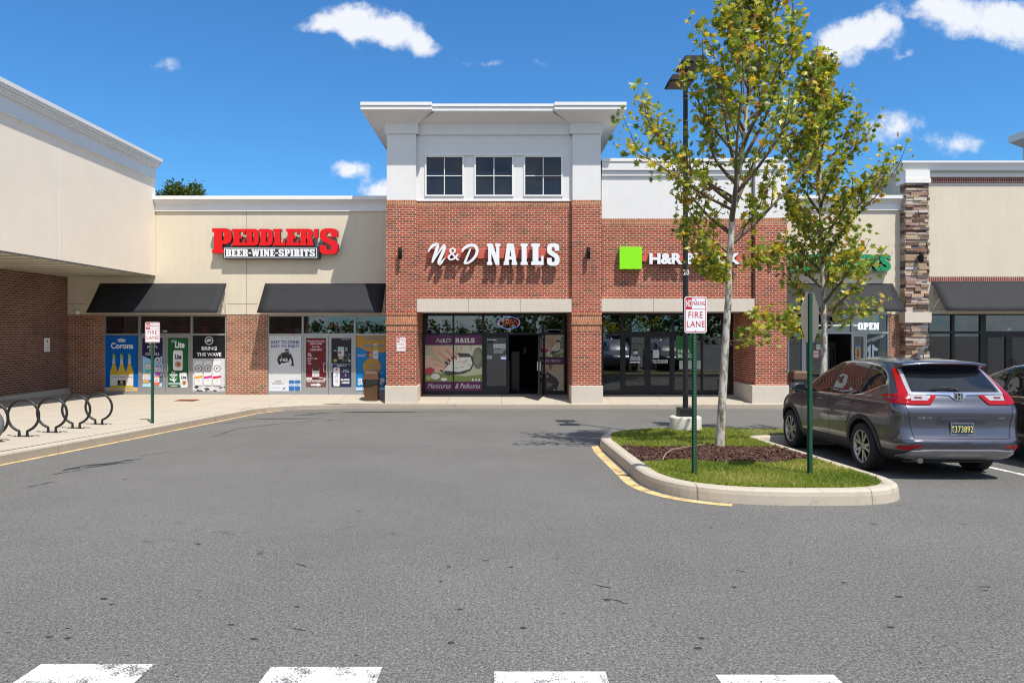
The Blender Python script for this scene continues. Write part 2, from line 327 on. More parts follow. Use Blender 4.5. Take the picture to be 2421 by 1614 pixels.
# ------------------------------------------------------------------ mesh builder
ORIG = {}
class MB:
    def __init__(s): s.v = []; s.f = []; s.m = []; s.sm = []; s.mats = []; s.tone = None
    def mi(s, m):
        if m not in s.mats: s.mats.append(m)
        return s.mats.index(m)
    def add(s, v, f, m, smooth=False):
        o = len(s.v); s.v += [tuple(q) for q in v]; i = s.mi(m)
        for q in f: s.f.append(tuple(a + o for a in q)); s.m.append(i); s.sm.append(smooth)
    def box(s, x0, x1, y0, y1, z0, z1, m):
        if x0 > x1: x0, x1 = x1, x0
        if y0 > y1: y0, y1 = y1, y0
        if z0 > z1: z0, z1 = z1, z0
        s.add([(x0, y0, z0), (x1, y0, z0), (x1, y1, z0), (x0, y1, z0), (x0, y0, z1), (x1, y0, z1), (x1, y1, z1), (x0, y1, z1)],
              [(0, 3, 2, 1), (4, 5, 6, 7), (0, 1, 5, 4), (1, 2, 6, 5), (2, 3, 7, 6), (3, 0, 4, 7)], m)
    def pbox(s, px0, px1, py0, py1, d0, d1, m):          # box whose front face at distance d0 fills that rectangle of the facade
        s.box(X(px0, d0), X(px1, d0), d0, d1, Zp(py1, d0), Zp(py0, d0), m)
    def frustum(s, r0, z0, r1, z1, m):                    # r = (x0,x1,y0,y1)
        a = [(r0[0], r0[2], z0), (r0[1], r0[2], z0), (r0[1], r0[3], z0), (r0[0], r0[3], z0)]
        b = [(r1[0], r1[2], z1), (r1[1], r1[2], z1), (r1[1], r1[3], z1), (r1[0], r1[3], z1)]
        s.add(a + b, [(0, 3, 2, 1), (4, 5, 6, 7), (0, 1, 5, 4), (1, 2, 6, 5), (2, 3, 7, 6), (3, 0, 4, 7)], m)
    def plate(s, pts, y, m):                              # flat polygon (x,z) facing -y
        s.add([(a, y, b) for a, b in pts], [tuple(range(len(pts)))], m)
    def solid2d(s, v2, f2, yf, dep, mf, mside=None, smooth=False):   # 2D faces (x,z) given thickness
        n = len(v2); mside = mside or mf
        s.add([(a, yf, b) for a, b in v2], f2, mf)
        if dep <= 0: return
        cnt = {}
        for q in f2:
            for a, b in zip(q, q[1:] + q[:1]): cnt[(a, b)] = cnt.get((a, b), 0) + 1
        be = [(a, b) for (a, b) in cnt if (b, a) not in cnt]
        vs = [(a, yf, b) for a, b in v2] + [(a, yf + dep, b) for a, b in v2]
        s.add(vs, [(b, a, a + n, b + n) for a, b in be], mside)
    def tube(s, pts, r, m, n=8, caps=True, closed=False):
        pts = [Vector(p) for p in pts]; k = len(pts); rs = r if hasattr(r, '__len__') else [r] * k
        rings = []; up = None
        for i, p in enumerate(pts):
            a = pts[(i - 1) % k] if (i or closed) else p; b = pts[(i + 1) % k] if (i < k - 1 or closed) else p
            d = (b - a).normalized()
            if up is None: up = Vector((0, 0, 1)) if abs(d.z) < .9 else Vector((1, 0, 0))
            u = d.cross(up).normalized(); w = u.cross(d).normalized(); up = w
            rings.append([p + (u * math.cos(t) + w * math.sin(t)) * rs[i] for t in [2 * math.pi * j / n for j in range(n)]])
        v = [q for g in rings for q in g]; f = []
        for i in range(k if closed else k - 1):
            for j in range(n):
                a = i * n + j; b = i * n + (j + 1) % n; i2 = ((i + 1) % k) * n
                f.append((a, b, i2 + (j + 1) % n, i2 + j))
        s.add(v, f, m, True)
        if caps and not closed:
            s.add(rings[0], [tuple(range(n - 1, -1, -1))], m); s.add(rings[-1], [tuple(range(n))], m)
    def lathe(s, prof, c, axis, m, n=32, closed=False, smooth=True):   # prof: (radius, along axis)
        v = []; f = []; k = len(prof)
        for j in range(n):
            t = 2 * math.pi * j / n
            for r, h in prof:
                a, b = r * math.cos(t), r * math.sin(t)
                q = {'z': (a, b, h), 'x': (h, a, b), 'y': (b, h, a)}[axis]
                v.append((c[0] + q[0], c[1] + q[1], c[2] + q[2]))
        for j in range(n):
            for i in range(k if closed else k - 1):
                i2 = (i + 1) % k
                f.append((j * k + i, ((j + 1) % n) * k + i, ((j + 1) % n) * k + i2, j * k + i2))
        s.add(v, f, m, smooth)
    def build(s, name, parent=None, off=None, bevel=0):
        o0 = off if off is not None else (ORIG.get(parent.name, Vector()) if parent else Vector())
        me = bpy.data.meshes.new(name)
        me.from_pydata([(a - o0[0], b - o0[1], c - o0[2]) for a, b, c in s.v], [], s.f)
        for q in s.mats: me.materials.append(q)
        me.polygons.foreach_set('material_index', s.m); me.polygons.foreach_set('use_smooth', s.sm)
        if s.tone is not None:
            at = me.attributes.new('tone', 'FLOAT', 'POINT'); at.data.foreach_set('value', s.tone)
        me.update()
        o = bpy.data.objects.new(name, me); COL.objects.link(o)
        if parent: o.parent = parent; ORIG[o.name] = o0
        else:
            ORIG[o.name] = o0
            o.location = o0
        if bevel:
            b = o.modifiers.new('bevel', 'BEVEL'); b.width = bevel; b.segments = 2; b.limit_method = 'ANGLE'; b.angle_limit = R(50)
        return o
def tag(o, label=None, cat=None, group=None, kind=None):
    if label: o['label'] = label
    if cat: o['category'] = cat
    if group: o['group'] = group
    if kind: o['kind'] = kind
    return o
def thing(name, loc, label, cat, group=None):
    o = bpy.data.objects.new(name, None); COL.objects.link(o); o.empty_display_size = .2
    o.location = loc; ORIG[o.name] = Vector(loc); return tag(o, label, cat, group)
def struct(name, mb): return tag(mb.build(name), kind='structure')
def copy_tree(o, parent=None):
    c = o.copy(); COL.objects.link(c)
    if parent: c.parent = parent; c.matrix_parent_inverse = o.matrix_parent_inverse.copy()
    for ch in list(o.children): copy_tree(ch, c)
    return c

# ------------------------------------------------------------------ lettering
_tx = {}
def font2d(body, bold=0.0, shear=0.0, space=1.0):
    k = (body, bold, shear, space)
    if k in _tx: return _tx[k]
    cu = bpy.data.curves.new('text_tmp', 'FONT'); cu.body = body; cu.size = 1; cu.offset = bold; cu.shear = shear; cu.space_character = space
    cu.resolution_u = 3; cu.fill_mode = 'FRONT' if hasattr(cu, 'fill_mode') else cu.fill_mode
    ob = bpy.data.objects.new('text_tmp', cu)
    me = bpy.data.meshes.new_from_object(ob)
    v = [(q.co.x, q.co.y) for q in me.vertices]; f = []
    for p in me.polygons:
        q = tuple(p.vertices)
        a = sum(v[q[i]][0] * v[q[(i + 1) % len(q)]][1] - v[q[(i + 1) % len(q)]][0] * v[q[i]][1] for i in range(len(q)))
        f.append(q if a > 0 else q[::-1])
    bpy.data.objects.remove(ob); bpy.data.curves.remove(cu); bpy.data.meshes.remove(me)
    _tx[k] = (v, f); return _tx[k]
_E = [(0, 0), (.62, 0), (.62, .34), (.52, .34), (.52, .18), (.36, .18), (.36, .42), (.48, .42), (.48, .58), (.36, .58), (.36, .82), (.52, .82), (.52, .66), (.62, .66), (.62, 1), (0, 1), (0, .84), (.07, .84), (.07, .16), (0, .16)]
GLY = {
 'E': [_E],
 'D': [[(0, 0), (.44, 0), (.55, .03), (.62, .1), (.66, .22), (.66, .78), (.62, .9), (.55, .97), (.44, 1), (0, 1), (0, .84), (.07, .84), (.07, .16), (0, .16)], [(.33, .2), (.38, .21), (.41, .28), (.41, .72), (.38, .79), (.33, .8)]],
 'P': [[(0, 0), (.42, 0), (.42, .14), (.36, .14), (.36, .36), (.48, .36), (.58, .39), (.65, .46), (.68, .56), (.68, .8), (.65, .9), (.58, .97), (.48, 1), (0, 1), (0, .86), (.07, .86), (.07, .14), (0, .14)], [(.34, .5), (.39, .51), (.42, .57), (.42, .79), (.39, .85), (.34, .86)]],
 'L': [[(0, 0), (.62, 0), (.62, .42), (.5, .42), (.5, .18), (.36, .18), (.36, .84), (.43, .84), (.43, 1), (0, 1), (0, .84), (.07, .84), (.07, .16), (0, .16)]],
 'R': [[(0, 0), (.38, 0), (.38, .15), (.34, .15), (.34, .42), (.38, .42), (.41, .36), (.41, 0), (.71, 0), (.71, .15), (.67, .15), (.67, .36), (.64, .44), (.58, .49), (.64, .54), (.68, .62), (.68, .82), (.65, .91), (.58, .97), (.48, 1), (0, 1), (0, .85), (.07, .85), (.07, .15), (0, .15)], [(.34, .56), (.39, .57), (.41, .62), (.41, .78), (.39, .83), (.34, .84)]],
 'S': [[(0, .35), (.25, .35), (.25, .24), (.28, .18), (.34, .16), (.39, .18), (.42, .24), (.42, .31), (.39, .36), (.1, .51), (.03, .58), (0, .67), (0, .8), (.03, .9), (.1, .97), (.21, 1), (.47, 1), (.58, .97), (.66, .9), (.66, .66), (.42, .66), (.42, .77), (.39, .82), (.33, .84), (.28, .82), (.25, .77), (.25, .71), (.28, .66), (.57, .51), (.65, .43), (.68, .34), (.68, .2), (.65, .1), (.57, .03), (.46, 0), (.2, 0), (.09, .03), (0, .11)]],
 'N': [[(0, 0), (.28, 0), (.28, .14), (.23, .14), (.23, .55), (.46, 0), (.66, 0), (.66, .86), (.72, .86), (.72, 1), (.44, 1), (.44, .86), (.49, .86), (.49, .5), (.28, 1), (0, 1), (0, .86), (.06, .86), (.06, .14), (0, .14)]],
 'A': [[(0, 0), (.3, 0), (.3, .14), (.27, .14), (.29, .25), (.45, .25), (.47, .14), (.44, .14), (.44, 0), (.74, 0), (.74, .14), (.7, .14), (.55, 1), (.19, 1), (.04, .14), (0, .14)], [(.32, .41), (.42, .41), (.37, .72)]],
 'I': [[(0, 0), (.4, 0), (.4, .14), (.34, .14), (.34, .86), (.4, .86), (.4, 1), (0, 1), (0, .86), (.06, .86), (.06, .14), (0, .14)]],
 'B': [[(0, 0), (.48, 0), (.6, .04), (.66, .14), (.66, .38), (.63, .45), (.57, .5), (.63, .55), (.66, .62), (.66, .86), (.6, .96), (.48, 1), (0, 1), (0, .86), (.06, .86), (.06, .14), (0, .14)], [(.32, .17), (.38, .18), (.4, .22), (.4, .38), (.38, .42), (.32, .43)], [(.32, .58), (.38, .59), (.4, .63), (.4, .78), (.38, .82), (.32, .83)]],
 'W': [[(.2, 0), (.42, 0), (.5, .45), (.58, 0), (.8, 0), (.95, .86), (1, .86), (1, 1), (.72, 1), (.72, .86), (.77, .86), (.7, .4), (.6, 1), (.4, 1), (.3, .4), (.23, .86), (.28, .86), (.28, 1), (0, 1), (0, .86), (.05, .86)]],
 'T': [[(.16, 0), (.5, 0), (.5, .14), (.46, .14), (.46, .82), (.54, .82), (.54, .66), (.66, .66), (.66, 1), (0, 1), (0, .66), (.12, .66), (.12, .82), (.2, .82), (.2, .14), (.16, .14)]],
 'O': [[(.1, .04), (.22, 0), (.46, 0), (.58, .04), (.66, .14), (.68, .25), (.68, .75), (.66, .86), (.58, .96), (.46, 1), (.22, 1), (.1, .96), (.02, .86), (0, .75), (0, .25), (.02, .14)], [(.27, .2), (.34, .16), (.41, .2), (.41, .8), (.34, .84), (.27, .8)]],
 '-': [[(.02, .38), (.34, .38), (.34, .56), (.02, .56)]], "'": [[(.02, .5), (.18, .5), (.22, 1), (-.02, 1)]],
}
def glyph2d(ch):
    loops = [[Vector((a, b, 0)) for a, b in l] for l in GLY[ch]]
    v = [(q.x, q.y) for l in loops for q in l]; f = []
    for q in tessellate_polygon(loops):
        a = sum(v[q[i]][0] * v[q[(i + 1) % 3]][1] - v[q[(i + 1) % 3]][0] * v[q[i]][1] for i in range(3))
        if abs(a) < 1e-9: continue
        f.append(tuple(q) if a > 0 else tuple(q)[::-1])
    return v, f
def slab2d(word, gap=.06):
    v = []; f = []; x = 0
    for ch in word:
        a, b = glyph2d(ch); o = len(v); w = max(q[0] for q in a)
        v += [(q[0] + x, q[1]) for q in a]; f += [tuple(i + o for i in q) for q in b]; x += w + gap
    return v, f
def fit(v, x0, x1, z0, z1):
    xs = [q[0] for q in v]; zs = [q[1] for q in v]; a, b = min(xs), max(xs); c, d = min(zs), max(zs)
    return [(x0 + (q[0] - a) / (b - a) * (x1 - x0), z0 + (q[1] - c) / max(1e-6, d - c) * (z1 - z0)) for q in v]
def letters(mb, word, x0, x1, z0, z1, y, dep, m, mside=None, slab=False, bold=.02, shear=0, space=1.0):
    v, f = slab2d(word) if slab else font2d(word, bold, shear, space)
    mb.solid2d(fit(v, x0, x1, z0, z1), f, y, dep, m, mside)
def ribbon2d(pts, ws, n=6):                              # brush stroke: smooth centre line with a width at each point
    P = [np.array(p, float) for p in pts]; k = len(P); C = []; Wd = []
    for i in range(k - 1):
        p0, p1, p2, p3 = P[max(0, i - 1)], P[i], P[i + 1], P[min(k - 1, i + 2)]
        for j in range(n + (i == k - 2)):
            t = j / n
            C.append(.5 * (2 * p1 + (p2 - p0) * t + (2 * p0 - 5 * p1 + 4 * p2 - p3) * t * t + (3 * p1 - p0 - 3 * p2 + p3) * t ** 3))
            Wd.append(ws[i] * (1 - t) + ws[i + 1] * t)
    v = []; f = []
    for i, c in enumerate(C):
        d = C[min(i + 1, len(C) - 1)] - C[max(i - 1, 0)]; d = d / (np.linalg.norm(d) + 1e-9); nrm = np.array([-d[1], d[0]])
        v += [tuple(c + nrm * Wd[i] / 2), tuple(c - nrm * Wd[i] / 2)]
    for i in range(len(C) - 1):
        q = (2 * i + 1, 2 * i + 3, 2 * i + 2, 2 * i)
        a = sum(v[q[j]][0] * v[q[(j + 1) % 4]][1] - v[q[(j + 1) % 4]][0] * v[q[j]][1] for j in range(4))
        f.append(q if a > 0 else q[::-1])
    return v, f

class Poster:                                            # a printed sheet; u, v run 0..1 from its top left corner
    def __init__(s, px0, px1, py0, py1, d, back, shade_gain=1.0):
        s.g = shade_gain; back = s.c(back)
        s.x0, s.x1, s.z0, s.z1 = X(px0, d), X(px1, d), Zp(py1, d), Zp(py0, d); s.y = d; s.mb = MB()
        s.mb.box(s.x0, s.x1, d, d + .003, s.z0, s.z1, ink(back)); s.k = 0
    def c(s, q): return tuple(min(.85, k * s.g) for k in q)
    def pt(s, u, v): return (s.x0 + u * (s.x1 - s.x0), s.z1 - v * (s.z1 - s.z0))
    def nxt(s): s.k += 1; return s.y - .0006 * s.k
    def poly(s, pts, c):
        q = [s.pt(*p) for p in pts]; loops = [[Vector((a, b, 0)) for a, b in q]]; f = []
        for t_ in tessellate_polygon(loops):
            a = sum(q[t_[i]][0] * q[t_[(i + 1) % 3]][1] - q[t_[(i + 1) % 3]][0] * q[t_[i]][1] for i in range(3))
            f.append(tuple(t_) if a > 0 else tuple(t_)[::-1])
        s.mb.solid2d(q, f, s.nxt(), 0, ink(s.c(c)))
    def rect(s, u0, v0, u1, v1, c): s.poly([(u0, v0), (u1, v0), (u1, v1), (u0, v1)], c)
    def ell(s, u, v, ru, rv, c, n=20): s.poly([(u + ru * math.cos(2 * math.pi * i / n), v + rv * math.sin(2 * math.pi * i / n)) for i in range(n)], c)
    def text(s, w, u0, v0, u1, v1, c, bold=.02, shear=0, slab=False, space=1.0):
        x0, z1 = s.pt(u0, v0); x1, z0 = s.pt(u1, v1)
        letters(s.mb, w, x0, x1, z0, z1, s.nxt(), 0, ink(c), slab=slab, bold=bold, shear=shear, space=space)
    def stroke(s, pts, ws, c):
        v, f = ribbon2d([s.pt(*p) for p in pts], [w * (s.z1 - s.z0) for w in ws]); s.mb.solid2d(v, f, s.nxt(), 0, ink(s.c(c)))
    def can(s, u, v, ru, rv, body, lid=(.55, .56, .58), tilt=0):
        def T(a, b):
            ca, sa = math.cos(tilt), math.sin(tilt); asp = (s.z1 - s.z0) / (s.x1 - s.x0)
            x, y = a * ru, b * rv; return (u + x * ca - y * sa * asp, v + y * ca + x * sa / asp)
        s.poly([T(*p) for p in [(-.8, -1), (.8, -1), (.86, -.94), (-.86, -.94)]], lid)
        s.poly([T(*p) for p in [(-.8, -.95), (.8, -.95), (1, -.8), (1, .84), (.8, 1), (-.8, 1), (-1, .84), (-1, -.8)]], body)
        s.poly([T(*p) for p in [(.7, -.8), (1, -.8), (1, .84), (.8, .95)]], tuple(q * .82 for q in body))
        return T
    def build(s, parent, name='poster'): return s.mb.build(name, parent)
# ------------------------------------------------------------------ ground
mb = MB(); ys = [-170, -8, 45, 170]; zs = [gz(y) for y in ys]
for i in range(3):
    mb.add([(-160, ys[i], zs[i]), (160, ys[i], zs[i]), (160, ys[i + 1], zs[i + 1]), (-160, ys[i + 1], zs[i + 1])], [(0, 1, 2, 3)], M['asphalt'])
struct('road', mb)

def sweep(path, prof, mb, m, closed=False, m2=None):
    """kerb along a path of (x, y); prof = (inward offset, height above the lot); inward is to the left of travel"""
    n = len(path); P = [Vector((a, b)) for a, b in path]; rows = []
    for i, p in enumerate(P):
        a = P[i - 1] if (i or closed) else p; b = P[(i + 1) % n] if (i < n - 1 or closed) else p
        d = (b - a).normalized(); nr = Vector((-d.y, d.x))
        rows.append([(p.x + nr.x * o, p.y + nr.y * o, gz(p.y + nr.y * o) + h) for o, h in prof])
    k = len(prof); v = [q for r in rows for q in r]
    for i in range(n if closed else n - 1):
        for j in range(k - 1):
            a, b = i * k + j, ((i + 1) % n) * k + j
            mb.add([v[a], v[b], v[b + 1], v[a + 1]], [(0, 1, 2, 3)], m if j != 0 or m2 is None else m2)
def arc(cx, cy, r, a0, a1, n): return [(cx + r * math.cos(R(a0 + (a1 - a0) * i / n)), cy + r * math.sin(R(a0 + (a1 - a0) * i / n))) for i in range(n + 1)]
def rounded(poly, rad, n=9):
    out = []; k = len(poly)
    for i, p in enumerate(poly):
        p = Vector(p); a = (Vector(poly[i - 1]) - p).normalized(); b = (Vector(poly[(i + 1) % k]) - p).normalized(); r = rad[i]
        if r <= 0: out.append(tuple(p)); continue
        for j in range(2 * n + 1):
            t = j / n / 2; q0 = p + a * r; q1 = p + b * r; out.append(tuple((1 - t) ** 2 * q0 + 2 * t * (1 - t) * p + t * t * q1))
    return out
KH = .165
# sidewalk kerb: past the bike racks, round the corner, then along the shops
walk_path = [(-8.25, -2), (-8.05, 4), (-7.83, 10.9), (-7.66, 14), (-7.5, 18.5), (-7.44, 20.2)] + [(-5.0 - 2.42 * math.cos(R(a)), 20.62 + 2.42 * math.sin(R(a))) for a in range(5, 91, 6)] + [(-2, 23.04), (6, 23.04), (30, 23.04)]
wp = []
for a, b in zip(walk_path, walk_path[1:]):
    L = math.dist(a, b); n = max(1, int(L / .8)); wp += [(a[0] + (b[0] - a[0]) * i / n, a[1] + (b[1] - a[1]) * i / n) for i in range(n)]
wp.append(walk_path[-1])
mb = MB(); sweep(wp, [(0, -.02), (.0, .13), (.012, .155), (.035, KH), (.155, KH + .004), (.16, .1)], mb, M['kerb'], m2=M['kerb_old'])
struct('kerb', mb)
def kx(y):                                              # kerb line x at that y
    for a, b in zip(wp, wp[1:]):
        if a[1] <= y <= b[1] and b[1] > a[1]: return a[0] + (b[0] - a[0]) * (y - a[1]) / (b[1] - a[1])
    return -8.2 if y < 0 else 30
FLOOR = -.577                                           # paving level at the shop doors
def zwalk(x, y):
    ux = min(1, max(0, (-7.45 - x) / 8.0)); y0 = 23.1 if x > -6 else (20.5 if x < -9 else 20.5 + (x + 9) / 3 * 2.6)
    uy = min(1, max(0, (y - y0) / (24.95 - y0))); u = 1 - (1 - ux) * (1 - uy)
    lo = -SL * y + KH + .002; hi = min(FLOOR if y > 24.9 else 9, .276 - .034 * y + .003) if x < -5 else FLOOR
    if y >= 24.95: return FLOOR
    return lo * (1 - u) + (hi if x < -5 else FLOOR) * u
mb = MB(); rows = [-2 + i * .6 for i in range(38)] + [20.2 + .22 * i for i in range(13)] + [23.04, 23.2, 23.5, 23.9, 24.3, 24.7, 24.95, 25.6]
rows = sorted(set(round(r, 3) for r in rows)); N = 26; vv = []
for y in rows:
    k_ = kx(min(y, 23.0)) if y < 23.04 else 30
    ins = .158 if y < 20.4 else .19
    x1 = (k_ + (-ins)) if y < 23.0 else (-5.2 if y < 23.19 else 30)
    xs_ = [-17 + (min(x1, -5.2) + 17) * i / N for i in range(N + 1)] + [min(x1, -5.2) + (x1 - min(x1, -5.2)) * i / 8 for i in range(1, 9)]
    vv.append([(x, y, zwalk(x, y)) for x in xs_])
W_ = len(vv[0])
for i in range(len(rows) - 1):
    for j in range(W_ - 1):
        q = [vv[i][j], vv[i][j + 1], vv[i + 1][j + 1], vv[i + 1][j]]
        if abs(q[0][0] - q[1][0]) < 1e-5 and abs(q[2][0] - q[3][0]) < 1e-5: continue
        mb.add(q, [(0, 1, 2, 3)], M['sidewalk'])
o = struct('sidewalk', mb)

# planting island
ISL = [(1.84, 7.86), (4.86, 7.86), (4.86, 13.4), (24, 13.4), (24, 15.15), (1.84, 15.15)]
isl = rounded(ISL, [1.55, 1.05, .35, 0, 0, 2.5])
ip = []
for a, b in zip(isl, isl[1:] + isl[:1]):
    L = math.dist(a, b); n = max(1, int(L / .13)); ip += [(a[0] + (b[0] - a[0]) * i / n, a[1] + (b[1] - a[1]) * i / n) for i in range(n)]
mb = MB(); sweep(ip, [(-.012, -.02), (0, .10), (.012, .145), (.045, KH + .002), (.10, KH + .006), (.19, KH), (.2, .08)], mb, M['kerb'], True)
struct('kerb', mb)
def inset(path, o):
    n = len(path); P = [Vector(p) for p in path]; out = []
    for i, p in enumerate(P):
        d = (P[(i + 1) % n] - P[i - 1]).normalized(); out.append((p.x - d.y * o, p.y + d.x * o))
    return out
inner = inset(ip, .195)
def in_poly(x, y, P):
    c = False; j = len(P) - 1
    for i in range(len(P)):
        if (P[i][1] > y) != (P[j][1] > y) and x < (P[j][0] - P[i][0]) * (y - P[i][1]) / (P[j][1] - P[i][1]) + P[i][0]: c = not c
        j = i
    return c
mb = MB(); f = [tuple(q) for q in tessellate_polygon([[Vector((a, b, 0)) for a, b in inner]])]
mb.add([(a, b, gz(b) + KH - .012) for a, b in inner], f, M['soil'])
o = struct('lawn', mb)
for p_ in o.data.polygons:
    if p_.normal.z < 0: p_.flip()

# mulch bed across the island, grass on both sides of it
random.seed(4); rng = np.random.default_rng(7)
def bed(x, y):
    w = .12 * math.sin(x * 3.1) + .08 * math.sin(x * 7.3 + 1)
    return 10.05 + w < y < 11.75 + .1 * math.sin(x * 4.0) + .05 * math.sin(x * 9.1) and x < 4.9 or (y > 13.5 and 6.0 < x < 7.2)
def fast_mesh(name, V, FN, mat, tone, kind):
    """V: (n,k,3) corner points of n separate k-gons"""
    n, k, _ = V.shape; me = bpy.data.meshes.new(name)
    me.vertices.add(n * k); me.vertices.foreach_set('co', V.reshape(-1).astype(np.float32))
    me.loops.add(n * k); me.loops.foreach_set('vertex_index', np.arange(n * k, dtype=np.int32))
    me.polygons.add(n); me.polygons.foreach_set('loop_start', np.arange(0, n * k, k, dtype=np.int32))
    me.materials.append(mat)
    at = me.attributes.new('tone', 'FLOAT', 'POINT'); at.data.foreach_set('value', np.repeat(tone, k).astype(np.float32))
    me.update(calc_edges=True); me.validate()
    o = bpy.data.objects.new(name, me); COL.objects.link(o); return o
pts = []
while len(pts) < 72000:
    y = random.uniform(7.9, 15.1) if random.random() < .9 else random.uniform(13.4, 15.1); x = random.uniform(1.9, 4.9) if random.random() < .88 else random.uniform(4.9, 10)
    if y > 8 and random.random() < (y - 8) / 11: continue
    if y < 10.2 and math.sin(x * 2.3 + 1.0) * math.sin(y * 3.1) > .72 and random.random() < .6: continue
    if in_poly(x, y, inner) and not bed(x, y): pts.append((x, y))
pts = np.array(pts); n = len(pts); h = rng.uniform(.025, .062, n); a = rng.uniform(0, 6.283, n); w = rng.uniform(.0025, .005, n); ln = rng.normal(0, .028, (n, 2))
base = np.c_[pts, -SL * pts[:, 1] + KH - .015]
dx = np.c_[np.cos(a) * w, np.sin(a) * w, np.zeros(n)]; tip = base + np.c_[ln, h]; mid = base + np.c_[ln * .35, h * .6]
V = np.stack([base - dx, base + dx, mid + dx * .7, tip, mid - dx * .7], 1)
dry = np.array([math.sin(p[0] * 2.3 + 1.0) * math.sin(p[1] * 3.1) for p in pts])
tone = np.clip(.40 + .22 * rng.standard_normal(n) + .34 * dry * (pts[:, 1] < 10.4), 0, .98)
tag(fast_mesh('grass', V, None, M['blade'], tone, 'stuff'), 'mown green grass on the kerbed planting island', 'grass', kind='stuff')
pts = []
while len(pts) < 9500:
    x, y = random.uniform(1.9, 4.9), random.uniform(9.8, 12)
    if random.random() < .06: x, y = random.uniform(6, 7.2), random.uniform(13.6, 14.9)
    if in_poly(x, y, inner) and bed(x, y): pts.append((x, y))
pts = np.array(pts); n = len(pts); c = np.c_[pts, -SL * pts[:, 1] + KH + rng.uniform(-.012, .035, n)]
def randrot(n, tilt):
    az = rng.uniform(0, 6.283, n); u = np.c_[np.cos(az), np.sin(az), rng.normal(0, tilt, n)]; u /= np.linalg.norm(u, axis=1)[:, None]
    q = np.c_[-np.sin(az), np.cos(az), rng.normal(0, tilt, n)]; q -= u * (u * q).sum(1)[:, None]; q /= np.linalg.norm(q, axis=1)[:, None]
    return u, q
u, q = randrot(n, .35); l = rng.uniform(.012, .045, n)[:, None]; w = rng.uniform(.005, .013, n)[:, None]
V = np.stack([c - u * l - q * w, c + u * l - q * w * .6, c + u * l * .9 + q * w, c - u * l * .8 + q * w * .8], 1)
tag(fast_mesh('mulch', V, None, M['mulch'], np.clip(rng.beta(1.6, 2.4, n), 0, 1), 'stuff'), 'dark brown shredded bark mulch in a band across the island', 'mulch', kind='stuff')

M['dead_wood'] = plain('dead_wood', (.30, .235, .165), .85, var=.15)
# fallen branch on the mulch
mb = MB(); A = ground(1567, 1091, KH); B = ground(1665, 1047, KH)
mb.tube([(A[0], A[1], gz(A[1]) + KH + .03), (A[0] + .12, A[1] + .35, gz(A[1]) + KH + .055), (A[0] + .34, A[1] + .8, gz(A[1]) + KH + .05), (B[0] - .15, B[1] - .5, gz(B[1]) + KH + .06), (B[0], B[1], gz(B[1]) + KH + .12)], [.008, .008, .007, .006, .003], M['dead_wood'], 6)
mb.tube([(A[0] + .34, A[1] + .8, gz(A[1]) + KH + .05), (A[0] + .5, A[1] + .82, gz(A[1]) + KH + .05)], [.005, .003], M['dead_wood'], 5)
tag(mb.build('fallen_branch', off=Vector((A[0], A[1], gz(A[1]) + KH))), 'thin bare fallen branch lying across the bark mulch', 'branch')

# road markings
def strip(mb, pts, m, dz=.004): mb.add([(a, b, gz(b) + dz) for a, b in pts], [tuple(range(len(pts)))], m)
for px0, px1, py in ((97.8, 367.5, 1570), (640, 904, 1577), (1168, 1431, 1588), (1692, 1971, 1595.5)):
    mb = MB(); d = ground(px0, py)[1]; x0, x1 = X(px0, d), X(px1, d)
    for i in range(4): strip(mb, [(x0, .4 + (d - .4) * i / 4), (x1, .4 + (d - .4) * i / 4), (x1, .4 + (d - .4) * (i + 1) / 4), (x0, .4 + (d - .4) * (i + 1) / 4)], M['white_paint'])
    struct('road_markings', mb)
mb = MB()
for o0, o1, pts in ((-.13, -.015, [p for p in wp if p[1] < 22.2]),):
    n = len(pts)
    for i in range(n - 1):
        a, b = pts[i], pts[i + 1]; d = Vector((b[0] - a[0], b[1] - a[1])).normalized(); nr = Vector((-d.y, d.x))
        strip(mb, [(a[0] + nr.x * o0, a[1] + nr.y * o0), (b[0] + nr.x * o0, b[1] + nr.y * o0), (b[0] + nr.x * o1, b[1] + nr.y * o1), (a[0] + nr.x * o1, a[1] + nr.y * o1)], M['yellow_paint'])
o = struct('road_markings', mb)
for p_ in o.data.polygons:
    if p_.normal.z < 0: p_.flip()
mb = MB(); k0 = min(range(len(ip)), key=lambda i: math.dist(ip[i], (1.84, 13.3))); k1 = min(range(len(ip)), key=lambda i: math.dist(ip[i], (2.62, 7.86)))
seq = []; i = k0
while i != k1: seq.append(i); i = (i + 1) % len(ip)
seq.append(k1); seq = seq if len(seq) < len(ip) * .6 else seq
for q, (i, j) in enumerate(zip(seq, seq[1:])):
    a, b = Vector(ip[i]), Vector(ip[j]); d = (b - a).normalized(); nr = Vector((d.y, -d.x)); g = .06 if q > 3 else .03
    na = Vector((Vector(ip[j]) - Vector(ip[i - 1])).normalized().yx); na.y = -na.y
    nb = Vector((Vector(ip[(j + 1) % len(ip)]) - a).normalized().yx); nb.y = -nb.y
    strip(mb, [tuple(a + na * g), tuple(b + nb * g), tuple(b + nb * (g + .14)), tuple(a + na * (g + .14))], M['yellow_paint'])
o = struct('road_markings', mb)
for p_ in o.data.polygons:
    if p_.normal.z < 0: p_.flip()
for xx in (7.42, 10.15):
    mb = MB(); strip(mb, [(xx - .05, 8.6), (xx + .05, 8.6), (xx + .05, 13.3), (xx - .05, 13.3)], M['white_paint']); struct('road_markings', mb)
